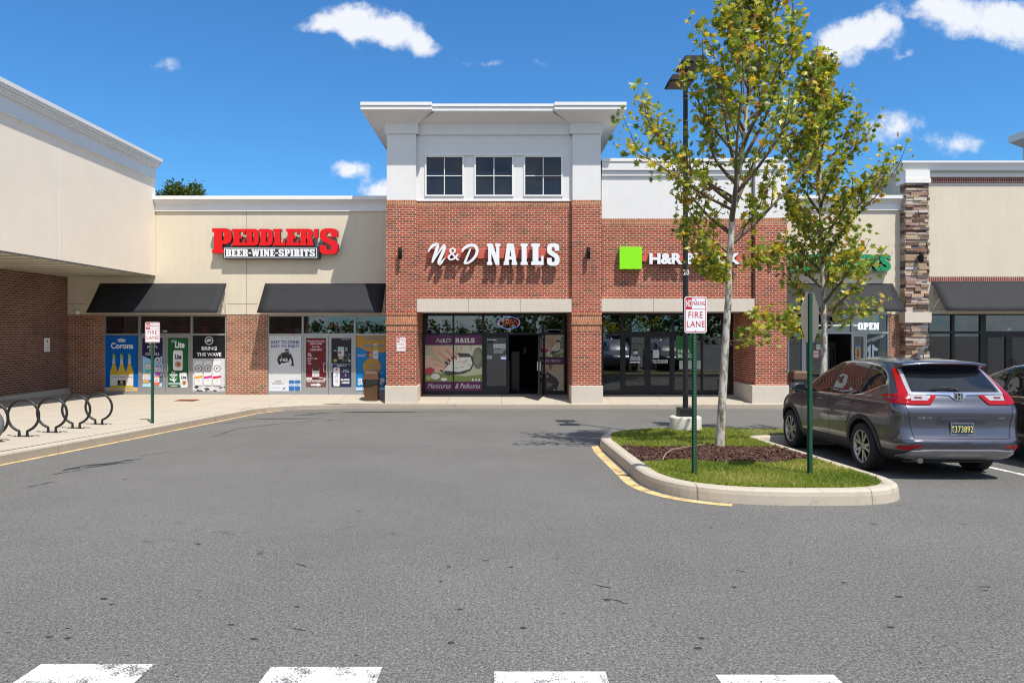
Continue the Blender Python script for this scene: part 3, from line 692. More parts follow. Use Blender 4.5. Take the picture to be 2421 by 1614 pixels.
# dark seal patches near the far gutter
mb = MB()
for cx_, cy_, rx, ry in ((-6.0, 19.2, .95, .16), (-3.9, 21.6, 1.1, .28)):
    P_ = [(cx_ + rx * math.cos(t_) * (1 + .3 * math.sin(3 * t_ + cx_)), cy_ + ry * math.sin(t_) * (1 + .35 * math.sin(2 * t_ + 1))) for t_ in [i * .314 for i in range(20)]]
    strip(mb, P_, plain('tar_patch', (.03, .03, .03), .85, var=.2), .003)
struct('road_patch', mb)
# sealed cracks and tar specks
def crack(pts, w, seed):
    rr_ = random.Random(seed); g_ = [ground(*p) for p in pts]; L_ = []
    for a, b in zip(g_, g_[1:]):
        n_ = max(2, int(math.dist(a, b) / .09))
        for i in range(n_): t_ = i / n_; L_.append((a[0] + (b[0] - a[0]) * t_ + rr_.gauss(0, .012), a[1] + (b[1] - a[1]) * t_ + rr_.gauss(0, .02)))
    mb = MB(); ws = [max(.003, w * rr_.uniform(.0, 1.6) * (0 if rr_.random() < .16 else 1)) for _ in L_]
    for i in range(len(L_) - 1):
        a, b = L_[i], L_[i + 1]; d_ = Vector((b[0] - a[0], b[1] - a[1])).normalized(); n_ = Vector((-d_.y, d_.x))
        q_ = [(a[0] - n_.x * ws[i], a[1] - n_.y * ws[i]), (b[0] - n_.x * ws[i + 1], b[1] - n_.y * ws[i + 1]), (b[0] + n_.x * ws[i + 1], b[1] + n_.y * ws[i + 1]), (a[0] + n_.x * ws[i], a[1] + n_.y * ws[i])]
        strip(mb, q_, M['tar'], .0035)
    struct('road_crack', mb)
M['tar'] = plain('crack_tar', (.032, .032, .031), .85, var=.25)
for k_, (w_, pts_) in enumerate(((.022, [(505, 1031), (560, 1014), (640, 1003), (700, 998), (760, 994), (830, 989)]), (.020, [(690, 977), (760, 975.5), (840, 974), (980, 973.5), (1130, 973), (1290, 972), (1420, 969.5)]),
        (.018, [(960, 985), (1010, 982), (1060, 980)]), (.05, [(150, 1112), (200, 1101), (250, 1096), (300, 1088), (350, 1083)]), (.022, [(120, 1122), (180, 1112), (230, 1108)]), (.045, [(175, 1108), (230, 1101), (285, 1094)]), (.035, [(200, 1106), (260, 1098), (330, 1090)]), (.05, [(215, 1099), (270, 1094), (310, 1091)]), (.05, [(690, 984), (720, 981), (760, 978)]), (.05, [(700, 981), (735, 978), (790, 975)]), (.03, [(520, 1002), (560, 996), (590, 992)]), (.014, [(330, 1078), (420, 1066), (480, 1056)]),
        (.006, [(702, 1331), (716, 1336), (730, 1341)]), (.006, [(1405, 1381), (1430, 1388), (1462, 1396)]), (.006, [(1448, 1416), (1470, 1422), (1490, 1428)]), (.006, [(1740, 1350), (1790, 1356)]), (.005, [(700, 1480), (760, 1500)]), (.006, [(2300, 1385), (2360, 1380)]), (.012, [(60, 1152), (120, 1140), (150, 1141)]))): crack(pts_, w_, k_ + 3)
mb = MB(); rr_ = random.Random(21); spots = [(245, 1415), (547, 1476), (1237, 1484), (1066, 1519), (702, 1434), (1651, 1532), (1207, 1340), (1042, 1374), (265, 1428), (805, 1448), (1088, 1440), (1435, 1417), (600, 1510), (2125, 1410), (2105, 1482), (1995, 1377), (115, 1505), (160, 1508), (20, 1495), (1660, 1508), (1735, 1388), (2330, 1395), (470, 1286), (1870, 1330), (930, 1262), (320, 1210), (1300, 1250)]
spots += [(rr_.uniform(0, 2421), 1110 + 480 * rr_.random() ** 1.2) for _ in range(60)]
for i_, (px_, py_) in enumerate(spots):
    gx_, gy_ = ground(px_, py_)
    if gx_ < -7.4 or (1.6 < gx_ < 8 and gy_ > 7.6): continue
    r_ = rr_.uniform(.009, .021) if i_ < 27 else rr_.uniform(.003, .010); st_ = rr_.uniform(.5, 1.1)
    strip(mb, [(gx_ + r_ * 1.3 * math.cos(t_) * rr_.uniform(.75, 1.2), gy_ + r_ * st_ * math.sin(t_) * rr_.uniform(.75, 1.2)) for t_ in [j * .6283 for j in range(10)]], M['tar'], .003)
struct('road_stain', mb)
# drain lids set in the paving
for px0, px1, py0, py1 in ((418, 466, 953.6, 957.6),):
    d0, d1 = 22.35, 22.85; x0, x1 = X(px0, 22.6), X(px1, 22.6); z0 = zwalk((x0 + x1) / 2, 22.6); mb = MB()
    mb.add([(x0, d0, zwalk(x0, d0) + .008), (x1, d0, zwalk(x1, d0) + .008), (x1, d1, zwalk(x1, d1) + .008), (x0, d1, zwalk(x0, d1) + .008)], [(0, 1, 2, 3)], M['rust'])
    for i in range(5):
        yy_ = d0 + .06 + i * .09; mb.box(x0 + .04, x1 - .04, yy_, yy_ + .035, z0 - .01, z0 + .018, M['rust'])
    tag(mb.build('drain_cover', off=Vector(((x0 + x1) / 2, 22.6, z0))), 'rusty rectangular drain cover set in the pale sidewalk', 'drain cover')
# ------------------------------------------------------------------ buildings
DT, DC, DW, DS = 23.2, 23.36, 24.9, 25.0                # column faces, recessed panels, stucco wall, shop glass
zF = FLOOR
white, black = rgb(236, 238, 240), rgb(12, 12, 13)

def part(parent, name, fn, bevel=0):
    mb = MB(); fn(mb); return mb.build(name, parent, bevel=bevel)
def pane(parent, px0, px1, py0, py1, d=DS, name='window', mat='glass'):
    mb = MB(); y = d
    mb.box(X(px0, d), X(px1, d), y, y + .012, Zp(py1, d), Zp(py0, d), M[mat]); return mb.build(name, parent)
def number(parent, w, px0, px1, py0, py1, d=DS):
    mb = MB(); letters(mb, w, X(px0, d), X(px1, d), Zp(py1, d), Zp(py0, d), d - .006, .003, M['sign_white'], bold=.03); return mb.build('number', parent)
def frame_bars(parent, m, bars, d=DS, dep=.11, proud=.05, name='window_frame'):
    mb = MB()
    for i, (a, b, c, e) in enumerate(bars): mb.pbox(a, b, c, e, d - proud - .0007 * (i % 5), d - proud + dep + .0009 * (i % 4), m)
    return mb.build(name, parent)
def door(parent, px0, px1, py0, py1, gx0, gx1, gy0, gy1, m, d=DS, name='door'):
    mb = MB(); y0, y1 = d - .035, d + .03
    mb.pbox(px0, gx0, py0, py1, y0, y1, m); mb.pbox(gx1, px1, py0, py1, y0, y1, m)
    mb.pbox(gx0, gx1, py0, gy0, y0 + .001, y1 - .001, m); mb.pbox(gx0, gx1, gy1, py1, y0 + .001, y1 - .001, m)
    o = mb.build(name, parent); pane(o, gx0, gx1, gy0, gy1, d - .006, 'pane'); return o
def pull(parent, px, py0, py1, d, m, side=1):
    mb = MB(); x = X(px, d); z0, z1 = Zp(py1, d), Zp(py0, d); y = d - .045
    mb.tube([(x, y, z1), (x, y - .07, z1), (x + side * .0, y - .075, z1 - .02), (x, y - .075, z0 + .02), (x, y - .07, z0), (x, y, z0)], .014, m, 8)
    mb.tube([(x, y - .07, z1), (x + side * .10, y - .07, z1), (x + side * .10, y - .07, z0), (x, y - .07, z0)], .012, m, 8)
    return mb.build('handle', parent)
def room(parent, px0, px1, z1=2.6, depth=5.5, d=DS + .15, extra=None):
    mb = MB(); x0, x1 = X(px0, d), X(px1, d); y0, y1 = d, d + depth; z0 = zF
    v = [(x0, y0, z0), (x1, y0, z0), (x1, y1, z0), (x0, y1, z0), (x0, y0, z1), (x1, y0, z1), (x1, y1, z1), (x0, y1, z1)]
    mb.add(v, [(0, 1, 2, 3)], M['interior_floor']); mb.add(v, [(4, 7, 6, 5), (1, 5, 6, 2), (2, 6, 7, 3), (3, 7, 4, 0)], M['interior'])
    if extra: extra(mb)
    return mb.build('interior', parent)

# ---- liquor shop unit
B = thing('shop_building', (X(535, DW), DW, zF), 'cream stucco shop with two black awnings and grey doors covered in drink adverts', 'shop building', 'shop units of the strip')
XL, XR = -15.45, X(912.6, DW)
part(B, 'wall', lambda m: (m.box(XL - .3, XR + .2, DW, DW + .35, Zp(743.5, DW), Zp(486, DW), M['stucco_cream']), m.box(XL - .3, XR + .2, DW + .35, DW + 14, 2.65, Zp(500, DW), M['interior'])))
def f(m):
    for px in (583, ): m.box(X(px, DW) - .006, X(px, DW) + .006, DW - .0025, DW, Zp(743.5, DW), Zp(500, DW), M['groove'])
part(B, 'wall_joint', f)
for a, b in ((161, 203), (536, 608)): part(B, 'wall_joint', lambda m: m.box(X(a, DW), X(b, DW), DW - .0028, DW, Zp(718.5, DW) - .006, Zp(718.5, DW) + .006, M['groove']))
def f(m):
    m.box(XL - .3, XR + .2, DW - .06, DW + .2, Zp(500, DW), Zp(485.6, DW), M['white_trim'])
    x0, x1 = XL - .3, XR + .2; z0, z1 = Zp(485.4, DW), Zp(474, DW)
    prof = [(0.05, 0), (.07, .25), (.11, .55), (.17, .85), (.19, 1.0)]
    v = [(x, DW - o_, z0 + (z1 - z0) * h) for o_, h in prof for x in (x0, x1)]
    m.add(v, [(2 * i, 2 * i + 1, 2 * i + 3, 2 * i + 2) for i in range(4)], M['white_trim'])
    m.box(x0, x1, DW - .22, DW + .3, z1 + .001, Zp(468.2, DW), M['white_trim'])
    m.box(x0, x1, DW - .20, DW + .3, Zp(468, DW), Zp(465.4, DW), M['white_trim'])
part(B, 'cornice', f)
for a, b in ((161.6, 245), (534.7, 632)):
    part(B, 'brick_pier', lambda m: m.box(X(a, DW) - (.3 if a < 200 else 0), X(b, DW), DW + .02, DW + .4, zF - .1, Zp(743.6, DW), M['brick_orange']))
part(B, 'header', lambda m: (m.pbox(245, 535, 743.2, 748, DS - .02, DS + .2, M['alu']), m.pbox(632, 913.5, 743.2, 748, DS - .02, DS + .2, M['alu'])))
def shelves(m):
    rr = random.Random(3)
    for x in np.arange(-13.8, -4.6, .42):
        z = 1.25 + rr.uniform(0, .12)
        m.box(x, x + rr.uniform(.2, .36), 28.2, 28.6, z, z + rr.uniform(.25, .6), ink(rr.choice([(.3, .3, .28), (.25, .08, .02), (.05, .12, .3), (.35, .05, .05), (.1, .2, .08), (.3, .25, .15)])))
    m.box(-14.0, -4.4, 28.0, 28.9, 1.1, 1.22, ink((.16, .15, .13)))
    for x in (-12.5, -9, -6): m.box(x, x + 1.2, 26.5, 26.8, 2.52, 2.56, emit_tube)
emit_tube = emit('ceiling_light', (1, .97, .9), 4.0)
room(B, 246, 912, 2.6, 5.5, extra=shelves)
g = M['alu']
frame_bars(B, g, [(245.3, 248, 748, 933), (326.4, 331, 748, 933), (450.5, 455, 748, 933), (532, 534.6, 748, 933), (248, 326.4, 788.6, 792.8), (331, 450.5, 787.8, 793.5), (455, 532, 788.6, 792.8), (248, 326.4, 925, 933), (455, 532, 925, 933), (331, 450.5, 931.5, 933)])
frame_bars(B, g, [(632.2, 635.4, 748, 933), (713.3, 717.4, 748, 933), (836.6, 841, 748, 933), (635.4, 713.3, 788.6, 792.8), (717.4, 836.6, 787.8, 793), (841, 913, 788.6, 792.8), (635.4, 713.3, 924.5, 933), (841, 913, 924.5, 933), (717.4, 836.6, 931.5, 933)])
for a, b in ((248, 326.4), (331, 450.5), (455, 532), (635.4, 713.3), (717.4, 836.6), (841, 913)):
    w_ = pane(B, a, b, 748, 788.6, name='transom_window')
    if a == 331: number(w_, '110', 385, 395.2, 780.2, 785.6)
    if a == 717.4:
        number(w_, '120', 772.2, 782.2, 779.3, 784.8)
        mb = MB(); letters(mb, 'OPEN', X(771, DS), X(804.5, DS), Zp(775, DS), Zp(765.3, DS), DS + .05, .01, emit('neon_dim_red', (1, .06, .04), .30), bold=-.012, space=1.15); mb.build('neon_sign', w_)

# -- drink posters (plain printed sheets on the glass)
def bottle(p, u, v0, v1, ru, glass, liquid, label, cap=None, lime=False):
    H = v1 - v0
    p.poly([(u - .33 * ru, v0), (u + .33 * ru, v0), (u + .4 * ru, v0 + .28 * H), (u + ru, v0 + .5 * H), (u + ru, v1 - .01), (u + .9 * ru, v1), (u - .9 * ru, v1), (u - ru, v1 - .01), (u - ru, v0 + .5 * H), (u - .4 * ru, v0 + .28 * H)], glass)
    p.poly([(u - .38 * ru, v0 + .22 * H), (u + .38 * ru, v0 + .22 * H), (u + .42 * ru, v0 + .29 * H), (u + .93 * ru, v0 + .5 * H), (u + .93 * ru, v1 - .01), (u - .93 * ru, v1 - .01), (u - .93 * ru, v0 + .5 * H), (u - .42 * ru, v0 + .29 * H)], liquid)
    p.rect(u - .36 * ru, v0 + .2 * H, u + .36 * ru, v0 + .235 * H, (.75, .72, .6))
    if label is not None: p.rect(u - .97 * ru, v0 + .58 * H, u + .97 * ru, v0 + .9 * H, label)
    if lime: p.poly([(u - .25 * ru, v0 + .06 * H), (u - .3 * ru, v0 - .06 * H), (u + .1 * ru, v0 - .05 * H), (u + .35 * ru, v0 + .06 * H), (u + .15 * ru, v0 + .13 * H)], (.35, .5, .06))
P = Poster(248.5, 325.8, 793.2, 924.6, DS - .018, (.0, .12, .43)); BLU = (.0, .12, .43)
P.rect(0, .93, 1, 1, (.62, .40, .20)); P.poly([(0, .93), (1, .93), (1, .95), (0, .97)], (.70, .55, .38))
P.text('Corona', .18, .125, .86, .235, white, bold=.03)
P.poly([(.40, .115), (.60, .115), (.61, .09), (.65, .06), (.58, .075), (.55, .05), (.51, .07), (.5, .035), (.49, .07), (.45, .05), (.42, .075), (.36, .06), (.39, .09)], white)
P.rect(.42, .095, .58, .105, BLU)
for u_, lab in ((.27, (.72, .72, .70)), (.75, (.75, .68, .6))):
    bottle(P, u_, .36, .955, .115, (.42, .52, .75), (.62, .42, .03), lab, lime=True)
    P.text('Corona', u_ - .09, .725, u_ + .09, .752, (.05, .06, .25), bold=.02)
bottle(P, .51, .36, .96, .125, (.42, .52, .75), (.66, .46, .03), (.02, .02, .03), lime=True)
P.rect(.39, .705, .63, .80, (.74, .72, .66)); P.text('Corona', .41, .725, .61, .757, (.03, .04, .2), bold=.03); P.ell(.51, .835, .04, .022, (.7, .5, .12))
for i in range(3): P.rect(.44, .865 + .012 * i, .58, .869 + .012 * i, (.55, .5, .4))
P.build(pane(B, 248, 326.4, 793, 925))
Dl = door(B, 331.3, 390.2, 793.6, 931.5, 336, 384.6, 798.5, 915.5, g)
Dr = door(B, 391, 450.2, 793.6, 931.5, 396.6, 445, 798.5, 915.5, g)
pull(Dl, 383.2 + 4.5, 858, 877, DS, M['chrome'], -1); pull(Dr, 393.8, 858, 877, DS, M['chrome'], 1)
P = Poster(337, 383.6, 800, 914.4, DS - .018, (.32, .60, .86)); NV = (.018, .018, .075)
P.poly([(0, 0), (1, 0), (1, .36), (.5, .45), (0, .355)], NV)
for i, w_ in enumerate(('REAL', 'SPIRITS.', 'REAL', 'COCKTAILS.')):
    hw_ = (.15, .27, .15, .36)[i]; P.text(w_, .5 - hw_, .075 + .072 * i, .5 + hw_, .13 + .072 * i, rgb(240, 226, 222), bold=.01)
P.ell(.76, .445, .17, .07, NV); P.ell(.76, .445, .15, .062, (.55, .6, .72)); P.ell(.76, .445, .05, .022, NV)
P.poly([(.30, .87), (1, .76), (1, .9), (.55, .97)], (.10, .16, .24)); P.rect(0, .93, 1, 1, (.42, .68, .86))
for u_, v_, c_ in ((.30, .60, (.12, .55, .38)), (.80, .66, (.32, .05, .28)), (.17, .82, (.66, .36, .12)), (.72, .87, (.70, .16, .08))):
    P.can(u_, v_, .15, .10, c_); P.rect(u_ - .145, v_ - .07, u_ + .145, v_ + .03, (.76, .74, .72))
    for k in range(3): P.rect(u_ - .09, v_ - .045 + .025 * k, u_ + .09, v_ - .037 + .025 * k, (.3, .26, .3))
P.build(Dl)
GR = (.012, .115, .035)
P = Poster(397.6, 444, 800, 914.4, DS - .018, GR)
P.text('Miller', .16, .03, .46, .085, white, shear=.3, bold=0); P.text('Lite', .34, .065, .84, .195, white, bold=.045, shear=.08)
def lite_can(u_, v_, ru, rv, tl=0):
    T = P.can(u_, v_, ru, rv, (.76, .76, .77), (.5, .36, .2), tl)
    q = [T(-.62, -.6), T(.7, -.1)]; P.text('Lite', min(q[0][0], q[1][0]), min(q[0][1], q[1][1]), max(q[0][0], q[1][0]), max(q[0][1], q[1][1]), (.02, .025, .09), bold=.05, shear=.1)
    c_ = T(.05, .38); k = abs(ru)
    P.ell(c_[0], c_[1], .62 * k, .62 * k * .41, (.03, .03, .09)); P.ell(c_[0] + .04 * k, c_[1], .54 * k, .54 * k * .41, (.72, .66, .5)); P.ell(c_[0] + .05 * k, c_[1], .44 * k, .44 * k * .41, (.45, .12, .025))
lite_can(.5, .45, .25, .21)
for i, w_ in enumerate(('FLY', 'EAGLES', 'FLY')):
    hw_ = (.09, .19, .09)[i]; P.text(w_, .28 - hw_, .685 + .048 * i, .28 + hw_, .725 + .048 * i, white, bold=.05)
P.poly([(.05, .815), (.2, .845), (.27, .83), (.36, .845), (.46, .81), (.40, .86), (.33, .875), (.36, .91), (.27, .89), (.22, .87), (.12, .86)], white)
for v_, c_ in ((.915, rgb(190, 215, 225)), (.94, rgb(220, 235, 240)), (.965, rgb(60, 120, 90))): P.rect(.02, v_, .62, v_ + .012, c_)
P.rect(.14, .975, .46, .99, (.55, .7, .6)); lite_can(.80, .855, .19, .155, -.10); P.build(Dr)
P = Poster(455.4, 531.6, 793.2, 924.6, DS - .018, (.012, .012, .012))
P.ell(.51, .09, .135, .078, rgb(200, 200, 205), 28); P.ell(.51, .09, .105, .061, (.02, .02, .02), 28); P.poly([(.42, .10), (.47, .06), (.54, .055), (.6, .085), (.55, .085), (.58, .115), (.50, .10), (.47, .125)], rgb(210, 210, 215))
P.text('BRING', .28, .195, .75, .262, white, bold=.03); P.text('THE WAVE', .13, .305, .89, .37, white, bold=.03)
P.rect(0, .41, 1, 1, (.62, .61, .64)); P.poly([(0, .65), (1, .6), (1, .72), (0, .8)], (.66, .66, .68))
rr = random.Random(8)
for i in range(26):
    u_ = rr.random(); v_ = .915 + .08 * rr.random(); P.poly([(u_ - .07, v_), (u_ - .02, v_ - .018), (u_ + .06, v_ - .004), (u_ + .03, v_ + .014)], (.03, .03, .035) if i % 2 else (.8, .8, .8))
for u_, c_ in ((.195, (.72, .36, .05)), (.485, (.68, .03, .25)), (.77, (.66, .015, .07))):
    P.can(u_, .665, .125, .225, (.76, .76, .77)); P.ell(u_, .59, .11, .064, (.10, .10, .11), 24); P.ell(u_, .59, .085, .05, (.76, .76, .77), 24)
    P.poly([(u_ - .05, .60), (u_, .56), (u_ + .05, .585), (u_, .59), (u_ + .03, .615)], (.15, .15, .16))
    P.poly([(u_ - .125, .735), (u_ + .125, .715), (u_ + .125, .755), (u_ - .125, .775)], c_); P.ell(u_, .80, .035, .02, (.45, .45, .46)); P.ell(u_, .80, .027, .015, (.76, .76, .77))
P.build(pane(B, 455, 532, 793, 925))
P = Poster(636, 712.6, 793.4, 924.2, DS - .018, (.62, .63, .65))
P.rect(.02, .86, 1, .995, (.66, .70, .76))
NB = (.022, .075, .22)
P.text('EASY TO DRINK', .07, .085, .95, .148, NB, bold=.03); P.text('EASY TO ENJOY', .07, .165, .95, .228, NB, bold=.03)
for i in range(4): P.rect(.06 + .23 * i, .028, .2 + .23 * i, .036, (.25, .25, .28))
sk, jr = (.07, .03, .018), (.012, .022, .022)
P.poly([(.50, .255), (.60, .255), (.63, .30), (.60, .345), (.52, .345), (.49, .30)], sk); P.poly([(.49, .25), (.52, .24), (.6, .24), (.62, .27), (.49, .275)], jr); P.rect(.5, .275, .62, .287, (.7, .7, .7))
P.poly([(.37, .315), (.48, .30), (.52, .345), (.6, .345), (.66, .32), (.70, .34), (.66, .40), (.60, .47), (.46, .495), (.36, .485), (.41, .40)], jr)
P.poly([(.37, .33), (.40, .40), (.34, .425), (.30, .445), (.26, .43), (.29, .37)], sk); P.poly([(.25, .425), (.31, .42), (.40, .515), (.37, .535), (.31, .525), (.27, .475)], jr)
P.poly([(.66, .36), (.70, .36), (.75, .43), (.72, .47), (.67, .42)], sk); P.poly([(.69, .43), (.75, .44), (.76, .51), (.77, .555), (.67, .53), (.71, .5)], jr)
P.text('65', .42, .405, .58, .46, white, bold=.03); P.poly([(.30, .53), (.40, .50), (.50, .50), (.62, .48), (.64, .62), (.60, .62), (.55, .52), (.34, .56), (.22, .62), (.20, .66), (.16, .65), (.20, .60)], (.68, .69, .70))
P.text('LANE', .18, .805, .38, .832, (.04, .045, .06), bold=0, space=1.1); P.text('JOHNSON', .10, .853, .47, .880, (.04, .045, .06), bold=0, space=1.1)
P.rect(.08, .91, .36, .93, (.72, .75, .8)); P.poly([(.42, .95), (.5, .935), (.52, .915), (.50, .95), (.45, .965)], (.12, .14, .2))
for u_ in (.70, .885): P.can(u_, .895, .085, .095, (.03, .15, .42)); P.rect(u_ - .085, .86, u_ + .085, .915, (.62, .72, .85)); P.text('BUD', u_ - .06, .862, u_ + .06, .885, (.03, .12, .4), bold=.03); P.text('LIGHT', u_ - .075, .89, u_ + .075, .912, (.03, .12, .4), bold=.03)
P.build(pane(B, 635.4, 713.3, 793, 924.5))
Dl = door(B, 717.7, 776.6, 793.2, 931.5, 723.2, 770.6, 798.8, 915, g)
Dr = door(B, 777.6, 836.3, 793.2, 931.5, 783.4, 830.8, 798.8, 915, g)
pull(Dl, 774, 858, 878, DS, M['chrome'], -1); pull(Dr, 780.2, 858, 878, DS, M['chrome'], 1)
P = Poster(724, 770, 800.2, 914.4, DS - .018, (.15, .004, .016))
for w_, u0, u1, v0 in (('Monday-Saturday', .03, .97, .035), ('10AM-12AM', .2, .8, .085), ('Sunday', .3, .72, .15), ('12PM-8PM', .22, .8, .21)): P.text(w_, u0, v0, u1, v0 + .042, rgb(232, 214, 216), bold=.015)
P.rect(0, .80, 1, .86, (.62, .55, .55)); P.ell(.78, .835, .12, .018, (.25, .02, .04)); bottle(P, .49, .29, .85, .19, (.035, .010, .012), (.10, .016, .016), (.62, .58, .58)); P.rect(.32, .615, .66, .665, (.08, .015, .02)); P.rect(.44, .28, .55, .31, (.10, .02, .03))
for i, w_ in enumerate(('THIS', "BUD'S", 'FOR', 'YOU')): P.text(w_, .08, .335 + .055 * i, (.28, .34, .25, .26)[i], .368 + .055 * i, rgb(225, 205, 208), bold=.03)
P.poly([(.09, .32), (.11, .295), (.17, .305), (.22, .295), (.25, .32)], rgb(215, 195, 198))
P.rect(0, .905, 1, 1, (.17, .07, .075)); P.text('ENTER THE OTHER DOOR', .03, .872, .97, .898, white, bold=.04)
P.poly([(.24, .94), (.58, .94), (.58, .915), (.78, .955), (.58, .992), (.58, .972), (.24, .972)], white); P.build(Dl)
P = Poster(784, 830.2, 800.2, 914.2, DS - .018, (.018, .026, .085))
P.rect(0, 0, 1, .505, (.010, .011, .012)); P.rect(.48, .01, .92, .022, (.5, .5, .5))
P.rect(.32, .17, .64, .36, (.50, .55, .54)); P.rect(.33, .17, .63, .24, (.36, .52, .52)); P.ell(.42, .29, .07, .028, (.35, .04, .07)); P.rect(.36, .36, .6, .43, (.42, .33, .24)); P.rect(.68, .18, .82, .26, (.22, .24, .22)); P.ell(.18, .455, .10, .038, (.26, .25, .10)); P.rect(.1, .435, .26, .46, (.38, .35, .12)); P.ell(.18, .25, .1, .012, (.35, .35, .35))
for u_, v_ in ((.72, .34), (.86, .40), (.75, .45), (.9, .33), (.60, .46)): P.ell(u_, v_, .06, .025, (.22, .22, .22)); P.ell(u_, v_, .04, .016, (.02, .02, .02))
P.rect(.86, .44, .98, .48, (.5, .48, .42)); P.text("IT'S ONLY WORTH IT IF YOU", .04, .525, .98, .54, white, bold=.02); P.text('ENJOY IT', .28, .55, .78, .58, white, bold=.03)
P.can(.26, .79, .17, .195, (.74, .74, .76)); v_, f_ = font2d('ULTRA', .0, 0, 1.2); q = fit([(-b, a) for a, b in v_], *[P.pt(.2, .9)[0], P.pt(.34, .9)[0], P.pt(0, .90)[1], P.pt(0, .70)[1]]); P.mb.solid2d(q, f_, P.nxt(), 0, ink((.03, .05, .2)))
P.rect(.21, .62, .31, .655, (.5, .02, .05)); P.text('Michelob', .60, .645, .84, .66, white, shear=.25); P.text('ULTRA', .53, .67, .92, .702, white, bold=.02); P.poly([(.68, .73), (.71, .73), (.72, .77), (.75, .73), (.77, .73), (.73, .79), (.71, .78)], (.6, .25, .35))
P.text('ENTER', .48, .835, .94, .872, white, bold=.045); P.text('HERE', .53, .895, .92, .932, white, bold=.045); P.build(Dr)
SK = (.0, .20, .52)
P = Poster(841.6, 912.6, 793.4, 924.2, DS - .018, SK); OR = (.50, .27, .035)
P.poly([(0, 0), (1, 0), (1, .285), (.9, .30), (.7, .315), (.5, .30), (.3, .26), (.15, .22), (0, .20)], OR)
P.text('HIGH', .30, .02, .88, .075, (.06, .25, .48), bold=.03, space=1.35); P.text('NOON', .25, .155, .92, .215, (.06, .25, .48), bold=.03, space=1.2)
P.poly([(.58, .17), (.6, .14), (.7, .15), (.72, .17)], (.7, .72, .74)); P.ell(.66, .22, .07, .035, (.5, .45, .05)); P.ell(.42, .335, .06, .05, (.28, .04, .05)); P.ell(.50, .355, .075, .045, (.62, .30, .12)); P.can(.66, .345, .085, .085, (.68, .70, .72)); P.ell(.66, .34, .025, .013, (.25, .05, .06))
P.text('NANO NECTAR', .05, .335, .36, .35, white, bold=.02); P.text('SOUR HERE', .05, .362, .28, .378, white, bold=.02)
P.ell(.53, .56, .30, .155, OR, 36); P.text('HIGH', .36, .52, .72, .555, (.06, .25, .48), bold=.03, space=1.3); P.text('NOON', .33, .60, .73, .64, (.06, .25, .48), bold=.03, space=1.2)
P.ell(.88, .67, .025, .014, (.4, .6, .75)); P.rect(0, .93, 1, .985, (.55, .68, .8)); P.text('SUN S UP', .06, .765, .96, .895, rgb(196, 218, 235), bold=.06); P.build(pane(B, 841, 913, 793, 924.5))

# ---- awnings: cloth slope on a welded tube frame, ends open
def awning(label, px0, px1, pyt, dback, pyb, proj, clipR=None):
    x0, x1 = X(px0, dback), X(px1, dback); y0, y1 = dback - .015, dback - proj; z1, z0 = Zp(pyt, dback), Zp(pyb, y1)
    A = thing('awning', ((x0 + x1) / 2, dback, z0), label, 'awning', 'black shop awnings')
    mb = MB(); n = 14; k = 6; rr = random.Random(int(px0)); v = []
    for i in range(n + 1):
        for j in range(k + 1):
            t = j / k; s = .012 * math.sin(math.pi * t) * (1 + .8 * math.sin(i * 2.1 + px0))
            v.append((x0 + (x1 - x0) * i / n, y0 + (y1 - y0) * t + s * .8, z1 + (z0 - z1) * t - s))
    mb.add(v, [(i * (k + 1) + j, i * (k + 1) + j + 1, (i + 1) * (k + 1) + j + 1, (i + 1) * (k + 1) + j) for i in range(n) for j in range(k)], M['awning'], True)
    mb.box(x0, x1, y1 - .004, y1 + .002, z0 - .015, z0 + .03, M['awning'])
    o = mb.build('cloth', A); s = o.modifiers.new('thick', 'SOLIDIFY'); s.thickness = .006; s.offset = -1
    mb = MB(); tm = M['white_trim']
    nb = max(2, int((x1 - x0) / 1.4) + 1)
    for i in range(nb):
        x = x0 + .03 + (x1 - x0 - .06) * i / (nb - 1)
        mb.tube([(x, y0 - .01, z1 - .13), (x, y1 + .06, z0 + .015), (x, y0 - .01, z0 + .015), (x, y0 - .01, z1 - .13)], .015, tm, 6)
        mb.tube([(x, y0 - .02, z0 + .06), (x, (y0 + y1) / 2, (z0 + z1) / 2 - .09)], .013, tm, 6)
    mb.tube([(x0 + .03, y1 + .05, z0 + .012), (x1 - .03, y1 + .05, z0 + .012)], .016, tm, 6); mb.tube([(x0 + .03, y0 - .03, z0 + .02), (x1 - .03, y0 - .03, z0 + .02)], .018, tm, 6)
    mb.build('frame', A); return A
awning('black sloped awning over the first grey door pair, beside the brown brick wall', 237, 536, 670, DW, 738.6, .86)
awning('black sloped awning over the second grey door pair, running up to the brick tower', 627, 912.4, 670, DW, 738.6, .86)
awning('black sloped awning over the cleaners doorway, ending at the stone pier', 1834, 2110, 670, DW, 735.5, .86)

